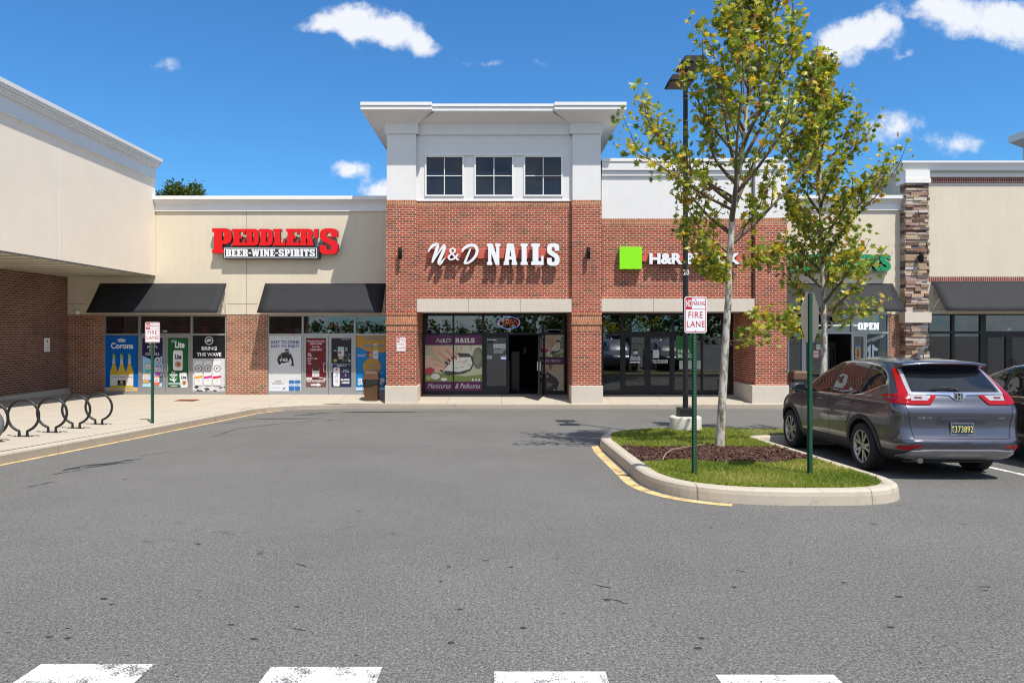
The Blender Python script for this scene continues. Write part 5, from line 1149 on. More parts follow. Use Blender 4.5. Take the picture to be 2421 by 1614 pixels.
# ---- left building: raised stucco front over a brick arcade wall
LX, BX, YE = -12.34, -15.45, 24.88
B = thing('shop_building', (LX, 15, zF), 'big beige stucco building overhanging a brown brick wall, beside the bike racks', 'shop building', 'shop units of the strip')
part(B, 'wall', lambda m: (m.box(LX - 3.4, LX, -6, YE, 3.66, 7.1, M['stucco_beige']), m.box(LX - 12, LX - 3.4, -6, YE, 3.9, 7.1, M['interior'])))
[part(B, 'wall_joint', lambda m: m.box(LX, LX + .003, y - .007, y + .007, 3.66, 7.08, M['white_trim'])) for y in (19.5, 13.6, 7.7)]
def f(m):
    for x_, z0, z1 in ((LX + .05, 7.06, 7.10), (LX + .03, 7.10, 7.50), (LX + .13, 7.50, 7.56), (LX + .17, 7.56, 7.62), (LX + .22, 7.625, 7.70), (LX + .26, 7.70, 7.81)): m.box(LX - 3, x_, -6, YE + .01 + (x_ - LX) * .1, z0, z1 - .001, M['white_trim'])
part(B, 'cornice', f)
part(B, 'soffit', lambda m: m.box(BX - .2, LX - .06, -6, YE, 3.62, 3.66, M['soffit']))
part(B, 'soffit_joint', lambda m: [m.box(BX, LX - .08, y - .011, y + .011, 3.612, 3.62, M['groove']) for y in np.arange(-5, 24.5, .72)])
part(B, 'fascia_edge', lambda m: m.box(LX - .06, LX + .006, -6, YE, 3.625, 3.665, M['groove']))
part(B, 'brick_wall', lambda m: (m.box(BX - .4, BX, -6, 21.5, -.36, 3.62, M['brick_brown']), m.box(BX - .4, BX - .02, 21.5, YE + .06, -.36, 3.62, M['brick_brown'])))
part(B, 'plinth', lambda m: m.box(BX - .4, BX + .05, -6, YE + .03, -1.2, -.34, M['concrete_base']))

# ------------------------------------------------------------------ things on the buildings
def sign_root(name, px, py, d, label, cat='shop sign'): return thing(name, (X(px, d), d, Zp(py, d)), label, cat)
# liquor sign
s_ = sign_root('shop_sign', 652, 570, DW, 'red slab lettered liquor shop sign with a black strip of white words below it')
q = lambda x: 490 + x / 7.127
r_ = lambda y: 520 + y / 7.127
d = DW - .24; sq = M['sign_red']; mb = MB()
for ch, a, b, c, e in (('P', 80, 408, 140, 556), ('E', 412, 636, 150, 432), ('D', 640, 866, 150, 432), ('D', 872, 1102, 150, 432), ('L', 1106, 1312, 150, 432), ('E', 1326, 1542, 148, 432), ('R', 1548, 1788, 148, 432), ("'", 1792, 1872, 150, 306), ('S', 1894, 2210, 142, 578)):
    v, f_ = glyph2d(ch); mb.solid2d(fit(v, X(q(a), d), X(q(b), d), Zp(r_(e), d), Zp(r_(c), d)), f_, d, .13, sq, M['sign_return'])
mb.build('lettering', s_)
mb = MB(); d2 = DW - .23; mb.pbox(q(268), q(1886), r_(452), r_(656), d2, DW - .02, M['sign_return']); mb.pbox(q(250), q(1960), r_(372), r_(450), DW - .1, DW - .001, plain('panel_grey', (.22, .225, .23), .5))
o = mb.build('panel', s_); mb = MB()
for a, b, c, e in ((284, 1848, 472, 482), (284, 1848, 626, 636), (284, 294, 482, 626), (1838, 1848, 482, 626)): mb.pbox(q(a), q(b), r_(c), r_(e), d2 - .004, d2 - .0005, M['sign_white'])
mb.build('border', o); mb = MB(); letters(mb, 'BEER-WINE-SPIRITS', X(q(314), d2), X(q(1816), d2), Zp(r_(618), d2), Zp(r_(492), d2), d2 - .018, .016, M['sign_white'], slab=True); mb.build('panel_lettering', o)
# nail salon sign
q = lambda x: 990 + x / 6.533
r_ = lambda y: 560 + y / 6.533
s_ = sign_root('shop_sign', 1167, 600, DC, 'white script and slab lettered nail salon sign on a salmon bar, on red brick')
mb = MB(); mb.pbox(q(142), q(1975), r_(186), r_(332), DC - .10, DC - .002, M['raceway']); mb.build('raceway', s_)
d = DC - .27; mb = MB()
for ch, a, b in (('N', 1055, 1262), ('A', 1312, 1520), ('I', 1574, 1682), ('L', 1738, 1928), ('S', 1982, 2175)):
    v, f_ = glyph2d(ch); e = (445, 98) if ch == 'S' else (434, 100); mb.solid2d(fit(v, X(q(a), d), X(q(b), d), Zp(r_(e[0]), d), Zp(r_(e[1]), d)), f_, d, .12, M['sign_white'], M['sign_return'])
mb.build('block_lettering', s_); mb = MB(); u_ = d / F / 6.533
def script(pts, ws, k):
    v, f_ = ribbon2d([(X(q(a), d), Zp(r_(b), d)) for a, b in pts], [w_ * u_ for w_ in ws]); mb.solid2d(v, f_, d - .003 * k, .12, M['sign_white'], M['sign_return'])
script([(152, 232), (172, 185), (215, 138), (262, 116), (292, 118), (284, 170), (258, 250), (228, 330), (208, 400)], [14, 30, 44, 46, 40, 50, 46, 40, 26], 0)
script([(212, 396), (262, 310), (320, 222), (372, 150), (392, 122)], [18, 24, 26, 32, 30], 1)
script([(388, 118), (400, 160), (376, 235), (338, 320), (312, 385), (322, 418), (352, 396), (384, 352), (414, 326)], [30, 42, 52, 52, 48, 38, 34, 22, 8], 2)
script([(800, 185), (776, 240), (742, 320), (716, 385), (700, 412)], [20, 30, 34, 36, 20], 0)
script([(672, 236), (690, 190), (748, 146), (820, 126), (880, 150), (902, 215), (880, 290), (830, 352), (770, 396), (706, 410)], [16, 40, 48, 48, 50, 46, 42, 40, 34, 28], 1)
letters(mb, '&', X(q(446), d), X(q(630), d), Zp(r_(364), d), Zp(r_(166), d), d, .12, M['sign_white'], M['sign_return'], bold=.0)
mb.build('script_lettering', s_)
# tax office sign
q = lambda x: 1440 + x / 6.918
r_ = lambda y: 560 + y / 6.918
s_ = sign_root('shop_sign', 1610, 610, DC, 'lime green square and white block letters sign on a red bar, partly behind the tree')
d = DC - .24; mb = MB(); mb.pbox(q(174), q(536), r_(165), r_(526), d, DC - .03, M['sign_lime']); mb.build('green_panel', s_, bevel=.006)
mb = MB(); mb.pbox(q(538), q(2140), r_(300), r_(396), DC - .10, DC - .002, M['raceway']); mb.build('raceway', s_)
mb = MB(); letters(mb, 'H&R BLOCK', X(q(660), d), X(q(2150), d), Zp(r_(447), d), Zp(r_(262), d), d, .11, M['sign_white'], M['sign_return'], bold=.05); mb.build('lettering', s_)
# cleaners sign
s_ = sign_root('shop_sign', 1978, 621, DW, 'green block letters sign on the cream cleaners shop, half hidden by leaves')
d = DW - .24; mb = MB(); letters(mb, 'CLEANERS', X(1849, d), X(2107.5, d), Zp(641, d), Zp(601, d), d, .13, M['sign_green'], M['sign_return'], bold=.05); mb.build('lettering', s_)
mb = MB(); mb.pbox(1852, 2104, 630, 634, DW - .1, DW - .002, M['sign_return']); mb.build('raceway', s_)
# wall lamps
def wall_lamp(px0, px1, py0, py1, dw, label):
    r0 = (px1 - px0) / 2 * dw / F; x = X((px0 + px1) / 2, dw); z0, z1 = Zp(py1, dw), Zp(py0, dw); y = dw - .16
    L = thing('wall_lamp', (x, dw, (z0 + z1) / 2), label, 'wall lamp', 'cylinder lamps on the shop fronts'); mb = MB()
    mb.lathe([(0, z0 + .01), (r0 * .8, z0 + .01), (r0, z0), (r0, z1), (r0 * .94, z1 + .008), (0, z1 + .008)], (x, y, 0), 'z', M['black_metal'], 20); mb.build('lamp_body', L)
    mb = MB(); mb.box(x - .045, x + .045, dw - .03, dw + .004, (z0 + z1) / 2 - .07, (z0 + z1) / 2 + .07, M['black_metal']); mb.box(x - .025, x + .025, y, dw - .028, (z0 + z1) / 2 - .03, (z0 + z1) / 2 + .03, M['black_metal']); mb.build('bracket', L)
wall_lamp(942.6, 952.2, 587, 614, DT, 'black cylinder wall lamp on the brick column beside the cream liquor shop')
wall_lamp(1385, 1394.4, 586.4, 613.4, DT, 'black cylinder wall lamp on the brick column just before the green square sign')
wall_lamp(1822, 1831, 586, 612, DT, 'black cylinder wall lamp on the brick column half hidden by tree leaves')
wall_lamp(2167, 2177, 597, 621, DP, 'black cylinder wall lamp on the stacked stone pier')
# security camera on its conduit
x, z = X(187, DW), Zp(738, DW); A = thing('security_camera', (x, DW, z), 'small white dome camera with conduit on the cream wall corner', 'camera')
mb = MB(); mb.tube([(X(179.5, DW), DW - .03, Zp(717, DW)), (X(179.5, DW), DW - .03, Zp(735, DW)), (x, DW - .05, Zp(736, DW))], .018, M['white_trim'], 8); mb.build('conduit', A)
mb = MB(); mb.lathe([(0, -.10), (.05, -.085), (.085, -.04), (.09, 0), (.095, .03), (.06, .06), (0, .06)], (x, DW - .11, z), 'z', M['white_trim'], 18); mb.build('dome', A)
# small notice on the brown brick wall
y0, y1 = -BX * F / (CX - 104), -BX * F / (CX - 117); z1, z0 = CZ + (CY - 799) / F * y1, CZ + (CY - 831) / F * y1; A = thing('wall_notice', (BX, (y0 + y1) / 2, z0), 'small white notice plate on the brown brick wall', 'notice sign')
mb = MB(); mb.box(BX + .002, BX + .012, y0, y1, z0, z1, M['ref_white']); mb.build('plate', A)
mb = MB(); yc = (y0 + y1) / 2; mb.add([(BX + .014, yc + .05 * math.cos(t_), z1 - .11 + .05 * math.sin(t_)) for t_ in [i * .3927 for i in range(16)]], [tuple(range(16))], ink((.2, .2, .21)))
for k in range(4): mb.box(BX + .0125, BX + .0145, y0 + .06, y1 - .06, z0 + .06 + .055 * k, z0 + .075 + .055 * k, ink((.25, .25, .26)))
mb.build('print', A)
# ------------------------------------------------------------------ street furniture
lx, ly = 3.86, 14.62; lz = gz(ly) + KH
A = thing('street_lamp', (lx, ly, lz - .05), 'tall black twin head parking lot lamp numbered 28 on a round concrete base', 'street lamp')
mb = MB(); mb.lathe([(.325, -.1), (.325, .25), (.315, .275), (.285, .285), (0, .285)], (lx, ly, lz), 'z', concrete('lamp_base_concrete', (.60, .56, .49), 0, dirt=.5), 40); mb.build('concrete_base', A)
mb = MB(); mb.box(lx - .155, lx + .155, ly - .155, ly + .155, lz + .287, lz + .46, M['black_metal']); mb.build('base_cover', A, bevel=.008)
mb = MB(); mb.lathe([(.056, .46), (.052, 4), (.048, 7.56), (.05, 7.57), (0, 7.58)], (lx, ly, lz), 'z', M['black_metal'], 18); mb.box(lx - .075, lx - .06, ly - .17, ly - .155, lz + .5, lz + .8, M['black_metal']); pole = mb.build('pole', A)
mb = MB(); letters(mb, '28', X(1615.6, ly - .06), X(1629.4, ly - .06), Zp(650.5, ly), Zp(638, ly), ly - .060, .008, M['sign_white'], bold=.01); mb.build('number', pole)
for s in (-1, 1):                                          # two shoebox heads, fore and aft
    mb = MB(); hy = ly + s * .50; zt_ = lz + 7.4
    mb.frustum((lx - .26, lx + .26, hy - .30, hy + .30), zt_, (lx - .20, lx + .20, hy - .24, hy + .24), zt_ + .14, M['lamp_paint'])
    mb.box(lx - .24, lx + .24, hy - .27, hy + .27, zt_ - .018, zt_ - .001, M['black_frame'])
    mb.box(lx - .035, lx + .035, min(ly, hy), max(ly, hy), zt_ + .02, zt_ + .08, M['black_metal']); mb.build('lamp_head', A)

def u_post(mb, x, y, z0, z1, w=.062, d=.03, holes=True):
    mb.box(x - w * .22, x + w * .22, y - d, y - d + .006, z0, z1, M['green_post'])
    for s in (-1, 1):
        mb.box(x + s * w * .22, x + s * (w * .22 + .005), y - d + .001, y, z0, z1 - .001, M['green_post']); mb.box(x + s * (w * .22 + .004), x + s * w * .52, y - .004, y + .001, z0, z1 - .002, M['green_post'])
    if holes:
        z = z0 + .05
        while z < z1 - .03: mb.box(x - .0045, x + .0045, y - d - .0015, y - d + .002, z, z + .010, M['tin']); z += .0254 * 1.6
def rrect(x0, x1, z0, z1, r, n=5):
    return [(cx_ + r * math.cos(R(a)), cz_ + r * math.sin(R(a))) for cx_, cz_, a0 in ((x1 - r, z1 - r, 0), (x0 + r, z1 - r, 90), (x0 + r, z0 + r, 180), (x1 - r, z0 + r, 270)) for a in [a0 + 90 * i / n for i in range(n + 1)]]
def no_parking(label, x0, x1, z0, z1, y, post=None, weather=0):
    A = thing('parking_sign', ((x0 + x1) / 2, y, post[2] if post else z0), label, 'road sign', 'no parking fire lane signs')
    if post: mb = MB(); u_post(mb, post[0], y + .035, post[2] - .05, z1 - .04, post[1]); mb.build('post', A)
    w, h = x1 - x0, z1 - z0; mb = MB(); n = 24
    P_ = rrect(x0, x1, z0, z1, w * .10); mb.solid2d(P_, [tuple(range(len(P_)))], y - .003, .004, M['ref_white'], M['tin'])
    o = mb.build('plate', A); mb = MB()
    b = .02 * w; e = .045 * w
    def ring(a0, a1, k):
        p0 = rrect(x0 + a0, x1 - a0, z0 + a0, z1 - a0, w * .10 - a0 * .6); p1 = rrect(x0 + a1, x1 - a1, z0 + a1, z1 - a1, w * .10 - a1 * .6); m_ = len(p0)
        mb.add([(a, y - .0036, c) for a, c in p0 + p1], [(i, (i + 1) % m_, m_ + (i + 1) % m_, m_ + i) for i in range(m_)], M['ref_red'])
    ring(.035 * w, .065 * w, 0); yt = y - .0042
    zs_ = z1 - .345 * h; mb.box(x0 + .05 * w, x1 - .05 * w, yt, yt + .0004, zs_ - .006 * h, zs_ + .006 * h, M['ref_red'])
    mb.box(x0 + .055 * w, x0 + .33 * w, yt, yt + .0004, zs_ + .006 * h, z1 - .04 * h, M['ref_red'])
    letters(mb, 'NO', x0 + .075 * w, x0 + .315 * w, zs_ + .06 * h, z1 - .085 * h, yt - .0006, 0, M['ref_white'], bold=.02)
    letters(mb, 'PARKING', x0 + .355 * w, x1 - .075 * w, zs_ + .105 * h, z1 - .125 * h, yt - .0006, 0, M['ref_red'], bold=.0)
    letters(mb, 'FIRE', x0 + .18 * w, x1 - .18 * w, z0 + .415 * h, z0 + .585 * h, yt - .0006, 0, M['ref_red'], bold=.004, space=1.1)
    letters(mb, 'LANE', x0 + .11 * w, x1 - .09 * w, z0 + .165 * h, z0 + .33 * h, yt - .0006, 0, M['ref_red'], bold=.004, space=1.1); mb.build('lettering', o)
    mb = MB()
    for zz in (z1 - .07 * h, z0 + .07 * h): mb.lathe([(0, -.006), (.008, -.006), (.010, 0)], ((x0 + x1) / 2, y - .003, zz), 'y', M['tin'], 10)
    mb.build('bolt', A); return A
gx, gy = ground(1643, 1124, KH); no_parking('white and red fire lane sign on a green post in the island grass', X(1618.2, gy), X(1670.8, gy), Zp(787, gy), Zp(701, gy), gy, (X(1643, gy), .062, gz(gy) + KH))
ly_ = 15.9; no_parking('white and red fire lane sign on a green post among the bike racks walkway', X(343.2, ly_), X(378, ly_), Zp(809.6, ly_), Zp(761.4, ly_), ly_, (X(358.6, ly_), .072, zwalk(X(358, ly_), ly_)))
no_parking('small fire lane sign screwed flat to the brick column', X(937.4, DT), X(960, DT), Zp(830.5, DT), Zp(797, DT), DT - .008)
# base flange of the walkway sign
# stop sign seen edge-on from behind, post first
gx, gy = ground(1914.5, 1122, KH); gx = X(1914.5, gy); zb_ = gz(gy) + KH
A = thing('stop_sign', (gx, gy, zb_), 'bare aluminium back of an octagonal stop sign on a dark green post', 'road sign')
mb = MB(); u_post(mb, gx, gy, zb_ - .05, Zp(692.5, gy), .066, .032, False); mb.build('post', A)
cz_ = (Zp(690.5, gy) + Zp(809.5, gy)) / 2; r_o = (Zp(690.5, gy) - Zp(809.5, gy)) / 2 / math.cos(R(22.5)); ang = R(-48)
oct_ = [(r_o * math.cos(R(22.5 + 45 * i)), r_o * math.sin(R(22.5 + 45 * i))) for i in range(8)]
ox, oy = gx + .03, gy + .05
def T(u, v, w): return (ox + u * math.cos(ang) + w * math.sin(ang), oy - u * math.sin(ang) * 1.0 + w * math.cos(ang), cz_ + v)
mb = MB(); fr_ = [T(u, v, 0) for u, v in oct_]; bk = [T(u, v, .004) for u, v in oct_]
mb.add(fr_, [tuple(range(8))], M['sign_back']); mb.add(bk, [tuple(range(7, -1, -1))], M['ref_red']); mb.add(fr_ + bk, [(i, i + 8, (i + 1) % 8 + 8, (i + 1) % 8) for i in range(8)], M['tin']); mb.build('plate', A)
mb = MB(); mb.tube([(gx, gy, cz_ + .2), (ox, oy, cz_ + .2)], .008, M['tin'], 8); mb.tube([(gx, gy, cz_ - .2), (ox, oy, cz_ - .2)], .008, M['tin'], 8); mb.build('bolt', A)

# bike racks: rings on short stems
def rack(x, y, label, R0=.292):
    z = zwalk(x, y); A = thing('bike_rack', (x, y, z), label, 'bike rack', 'ring bike racks in a row'); mb = MB()
    a0 = R(21); cz = z + .115 + R0 * math.cos(a0)
    pts = [(x + .075, y, z + .005), (x + .075, y, z + .06), (x + .077, y, z + .102)] + [(x + R0 * math.sin(t_), y, cz - R0 * math.cos(t_)) for t_ in [a0 * 1.2 + (2 * math.pi - 2.4 * a0) * i / 40 for i in range(41)]] + [(x - .077, y, z + .102), (x - .075, y, z + .06), (x - .075, y, z + .005)]
    mb.tube(pts, .0245, M['black_metal'], 10); mb.build('ring', A)
    mb = MB(); mb.box(x - .155, x + .155, y - .05, y + .05, z - .004, z + .010, M['black_metal'])
    for sx in (-.13, .13): mb.lathe([(.012, .01), (.012, .02), (0, .022)], (x + sx, y, z), 'z', M['tin'], 8)
    mb.build('foot_plate', A)
lab = ['black ring bike rack nearest the fire lane sign post', 'second black ring bike rack from the fire lane sign post', 'third black ring bike rack from the fire lane sign post', 'fourth black ring bike rack from the fire lane sign post', 'black ring bike rack cut by the photo edge, in front of the grey wheel']
for (px, py), l_ in zip(((233.5, 1003), (180, 1012), (123, 1022), (55, 1031.5), (-20, 1041.5)), lab):
    d_ = 15.0
    for _ in range(30): x_ = X(px, d_); d_ = F * (CZ - zwalk(x_, d_)) / (py - CY)
    rack(X(px, d_), d_, l_)
# wheel of a bicycle leaning at the last rack
y_ = 12.15; x_ = X(8.5, y_) - .30; z_ = zwalk(x_, y_); A = thing('bicycle_wheel', (x_, y_, z_), 'grey knobbly tyre of a wheel parked at the last ring rack', 'wheel')
mb = MB(); mb.lathe([(.30 - .045 + .045 * math.cos(t_) , .05 * math.sin(t_)) for t_ in [i * .5236 for i in range(12)]], (x_, y_, z_ + .30), 'y', plain('tyre_grey', (.14, .14, .145), .8), 48, closed=True)
for i in range(60):
    t_ = i * .10472
    for s in (-1, 0, 1):
        r_ = .302 if s == 0 else .29; c_ = (x_ + r_ * math.sin(t_ + .05 * s), y_ + .026 * s, z_ + .30 + r_ * math.cos(t_ + .05 * s)); mb.box(c_[0] - .007, c_[0] + .007, c_[1] - .007, c_[1] + .007, c_[2] - .007, c_[2] + .007, plain('tyre_grey', (.2, .2, .2)))
mb.build('tyre', A); mb = MB(); mb.lathe([(.225, -.012), (.215, 0), (.225, .012), (.235, 0)], (x_, y_, z_ + .30), 'y', M['tin'], 40, closed=True)
for i in range(24): mb.tube([(x_, y_ + (.02 if i % 2 else -.02), z_ + .3), (x_ + .22 * math.sin(i * .2618), y_, z_ + .3 + .22 * math.cos(i * .2618))], .0016, M['tin'], 4)
mb.lathe([(0, -.05), (.018, -.05), (.018, .05), (0, .05)], (x_, y_, z_ + .3), 'y', M['black_metal'], 12); mb.build('rim', A)

# litter bins
def bin_(px0, px1, py0, py1, d, label):
    x0, x1 = X(px0, d), X(px1, d); z1 = Zp(py0, d); z0 = zwalk((x0 + x1) / 2, d) ; z1 = z0 + (Zp(py0, d) - Zp(py1, d)); w = x1 - x0; A = thing('litter_bin', ((x0 + x1) / 2, d + w / 2, z0), label, 'litter bin', 'brown litter bins'); h = z1 - z0
    mb = MB(); y0, y1 = d, d + w
    mb.frustum((x0 + .03, x1 - .03, y0 + .03, y1 - .03), z0, (x0 + .01, x1 - .01, y0 + .01, y1 - .01), z0 + h * .70, M['bin_brown']); mb.build('body', A, bevel=.012)
    mb = MB(); zc = z0 + h * .70; mb.frustum((x0 - .012, x1 + .012, y0 - .012, y1 + .012), zc + .03, (x0 + .02, x1 - .02, y0 + .02, y1 - .02), z1 - .05, M['bin_brown']); mb.frustum((x0 + .02, x1 - .02, y0 + .02, y1 - .02), z1 - .049, (x0 + .07, x1 - .07, y0 + .07, y1 - .07), z1, M['bin_brown'])
    mb.box(x0 + .08, x1 - .08, y0 - .002, y0 + .012, zc + .10, zc + .20, M['black_frame']) if False else None; mb.build('lid', A, bevel=.01)
    mb = MB(); rr = random.Random(int(px0)); n = 36; top = []; bot = []
    for i in range(n):
        t_ = 2 * math.pi * i / n; c_, s_ = math.cos(t_), math.sin(t_); k = 1 / max(abs(c_), abs(s_)); hw_ = w / 2 + .012
        xm, ym = (x0 + x1) / 2, (y0 + y1) / 2; top.append((xm + c_ * k * hw_, ym + s_ * k * hw_, zc + .02)); dr = .07 + .05 * rr.random() + .09 * max(0, math.sin(t_ * 1.0 + 4.4)); j = hw_ + .01 * rr.random() + .004
        bot.append((xm + c_ * k * j, ym + s_ * k * j, zc - dr))
    mb.add(top + bot, [(i, n + i, n + (i + 1) % n, (i + 1) % n) for i in range(n)], M['bag_black'], True)
    mb.lathe([(.0, -.05), (.03, -.03), (.045, 0), (.03, .04), (.015, .06)], (x0 - .01, y0 + .1, zc - .02), 'z', M['bag_black'], 10); mb.build('bin_liner', A)
bin_(859, 893, 880, 950, 23.55, 'brown litter bin with a black liner between the blue poster and the tower base')
bin_(1877, 1914, 874, 944, 23.7, 'brown litter bin behind the green stop sign post, by the parked car')

# ------------------------------------------------------------------ trees
LEAF = [(0, -.50), (.06, -.22), (.34, -.30), (.22, -.06), (.50, .10), (.24, .14), (.20, .36), (.06, .28), (0, .60)]
def leaf_cloud(centers, size, rng, droop=.4):
    n = len(centers); C = np.array(centers)
    nrm = rng.standard_normal((n, 3)) * .75 + np.array([0, 0, .55]); nrm /= np.linalg.norm(nrm, axis=1)[:, None]
    d = rng.standard_normal((n, 3)); d[:, 2] -= droop; d -= nrm * (d * nrm).sum(1)[:, None]; d /= np.linalg.norm(d, axis=1)[:, None]
    s = np.cross(d, nrm); sz = (size * rng.uniform(.65, 1.25, n))[:, None]
    L = np.array(LEAF); fold = rng.uniform(.1, .5, n)[:, None]; halves = []
    for sg in (1, -1):
        pts_ = [C + (s * (sg * a) + d * b + nrm * (-abs(a) * fold)) * sz for a, b in L]
        if sg == -1: pts_ = pts_[::-1]
        halves.append(np.stack(pts_, 1))
    return np.concatenate(halves, 0), n
def grow(name, label, base, trunk, tr, zlo, zhi, env, nb, nleaf, size, seed, mat, tones, twig=.02, cat='tree', group=None, up=(.7, 1.3), lean=(0, 0), extra=()):
    rr = random.Random(seed); rng = np.random.default_rng(seed); A = thing(name, base, label, cat, group); wood = MB()
    wood.tube(trunk, tr, M['bark'], 12); tk = [Vector(p) for p in trunk]
    def at(z):
        for a, b in zip(tk, tk[1:]):
            if a.z <= z <= b.z: return a.lerp(b, (z - a.z) / (b.z - a.z))
        return tk[-1].copy()
    tips = []
    def limb(p, az, el, L, r0, sub):
        pts_ = [p.copy()]; k = 7; q = p.copy(); a = az; e = el
        for i in range(k):
            a += rr.uniform(-.18, .18); e += rr.uniform(-.03, .14); st = L / k
            q = q + Vector((math.cos(a) * math.cos(e), math.sin(a) * math.cos(e), math.sin(e))) * st; pts_.append(q.copy())
        wood.tube(pts_, [r0 * (1 - .82 * i / k) for i in range(k + 1)], M['twig'] if r0 < .045 else M['bark'], 6)
        for i in range(2 if sub else 1, k + 1):
            for _ in range(2 if sub else 1):
                tips.append((pts_[i], .6 + .4 * i / k))
            if sub and rr.random() < .92:
                limb(pts_[i], a + rr.choice((-1, 1)) * rr.uniform(.5, 1.2), e + rr.uniform(-.5, .35), L * rr.uniform(.22, .42), r0 * .38, False)
    for i in range(nb):
        f_ = (i + .5) / nb; z = zlo + (zhi - zlo) * f_ ** .9; az = i * 2.39996 + rr.uniform(-.3, .3); el = rr.uniform(*up) * (.75 + .35 * f_)
        L = env(z) * rr.uniform(.85, 1.25) / max(.35, math.cos(el)) * .92; limb(at(z), az, min(el, 1.35), L, .030 * (1 - .6 * f_) + .008, True)
    for (z, az, el, L, r0) in extra: limb(at(z), az, el, L, r0, True)
    wood.build('trunk', A)
    w = np.array([t_[1] for t_ in tips]); idx = rng.choice(len(tips), nleaf, p=w ** 2.2 / (w ** 2.2).sum())
    ctr = np.array([tips[i][0][:] for i in idx]) + rng.normal(0, size * .62, (nleaf, 3)) * np.array([1, 1, 1.15])
    V, n = leaf_cloud(ctr, size, rng)
    clump = np.array([rr.gauss(0, .10) for _ in tips])[idx]
    tn = np.clip(rng.choice(tones[0], nleaf, p=tones[1]) + rng.normal(0, .07, nleaf) + clump, 0, 1)
    V = V - np.array(base)
    o = fast_mesh('crown', V, None, mat, np.concatenate([tn, tn]), None); o.parent = A; ORIG[o.name] = Vector(base); return A
T1 = ([.12, .30, .45, .62, .78, .92], [.15, .24, .24, .18, .14, .05])
def trunk_px(pts, d, r0, r1):
    P_ = [(X(px, d + k), d + k, Zp(py, d + k)) for px, py, k in pts]; n = len(P_); return P_, [r0 + (r1 - r0) * i / (n - 1) for i in range(n)]
d1 = 11.72; P_, r_ = trunk_px([(1701, 1064, 0), (1708, 940, .02), (1713, 850, .03), (1718, 760, .03), (1723, 700, .0), (1722, 640, .02), (1728, 570, 0), (1731, 510, .02), (1741, 440, .02), (1757, 350, .03), (1768, 230, .05), (1776, 100, .03), (1782, 0, 0), (1784, -40, 0)], d1, .074, .008)
P_[0] = (P_[0][0], P_[0][1], gz(d1) + KH - .06)
r_ = [.08, .068, .064, .060, .057, .055, .052, .049, .046, .036, .027, .018, .010, .005]
def env1(z):
    return float(np.interp(z, [2.0, 2.6, 3.0, 3.6, 4.2, 4.8, 5.4, 6.0, 6.8, 7.4], [.7, .95, 1.45, 1.75, 1.6, 1.25, .95, .7, .45, .28]))
grow('plane_tree', 'slender pale barked plane tree rising from the mulch, crown cut by the photo top', P_[0], P_, r_, 3.0, 7.2, env1, 28, 5200, .135, 11, M['leaf'], T1, group='young plane trees on the island', up=(.62, 1.1),
     extra=((1.5, .05, -.06, 1.2, .012), (2.75, 3.1, .25, .95, .014), (2.45, -2.3, .3, .7, .012), (2.55, 2.6, .2, .65, .012), (2.95, 2.9, .75, 1.25, .022), (3.2, .2, .6, 1.1, .02), (3.7, 3.3, .35, 2.0, .026), (3.9, 2.7, .65, 2.1, .026), (2.75, -.3, .1, .8, .012)))
d2 = 14.3; P_, r_ = trunk_px([(1945, 1022, 0), (1946, 900, 0), (1948, 790, .02), (1946, 680, .03), (1942, 560, 0), (1939, 440, 0), (1938, 320, .02), (1936, 200, 0), (1936, 110, 0)], d2, .072, .008)
P_[0] = (P_[0][0], P_[0][1], gz(d2) + KH - .06)
def env2(z):
    return float(np.interp(z, [1.4, 2.0, 2.6, 3.2, 4.0, 4.8, 5.4, 6.0, 6.8], [1.0, 1.0, .72, .8, 1.15, .98, .72, .5, .28]))
grow('plane_tree', 'fuller young plane tree behind the first, in front of the cleaners sign', P_[0], P_, r_, 1.75, 7.0, env2, 36, 5600, .135, 23, M['leaf'], T1, group='young plane trees on the island', up=(.45, 1.0),
     extra=((1.6, 3.0, .0, 1.35, .014), (1.75, .2, .2, 1.3, .016), (3.3, .15, .75, 2.3, .026), (3.7, -.1, .55, 2.0, .024), (1.55, 3.5, .15, 1.1, .012)))
# crown of a tree far behind the roofs
fx, fy, fz = X(432, 46), 46.0, Zp(452, 46)
rng = np.random.default_rng(3); A = thing('broadleaf_tree', (fx, fy, gz(46)), 'dark green tree crown showing above the liquor shop parapet', 'tree')
mb = MB(); mb.tube([(fx, fy, gz(46)), (fx + .1, fy, 4), (fx, fy, fz - 1)], [.28, .22, .1], M['twig'], 10)
for i in range(14):
    a_ = i * 2.4; mb.tube([(fx, fy, 4 + i * .3), (fx + 1.3 * math.cos(a_), fy + 1.3 * math.sin(a_), 5.5 + i * .3)], [.07, .02], M['twig'], 6)
mb.build('trunk', A); ctr = []
for i in range(34):
    u_, v_, w_ = rng.standard_normal(3); n_ = math.sqrt(u_ * u_ + v_ * v_ + w_ * w_); r0 = rng.uniform(.55, 1) ; c_ = np.array([fx + 1.55 * u_ / n_ * r0, fy + 1.55 * v_ / n_ * r0, fz - 1.1 + 1.75 * w_ / n_ * r0]); ctr.append(c_ + rng.normal(0, .24, (190, 3)))
V, n = leaf_cloud(np.concatenate(ctr), .2, rng); tn = np.clip(rng.beta(2, 3, n), 0, 1); o = fast_mesh('crown', V - np.array((fx, fy, gz(46))), None, M['leaf_far'], np.concatenate([tn, tn]), None); o.parent = A
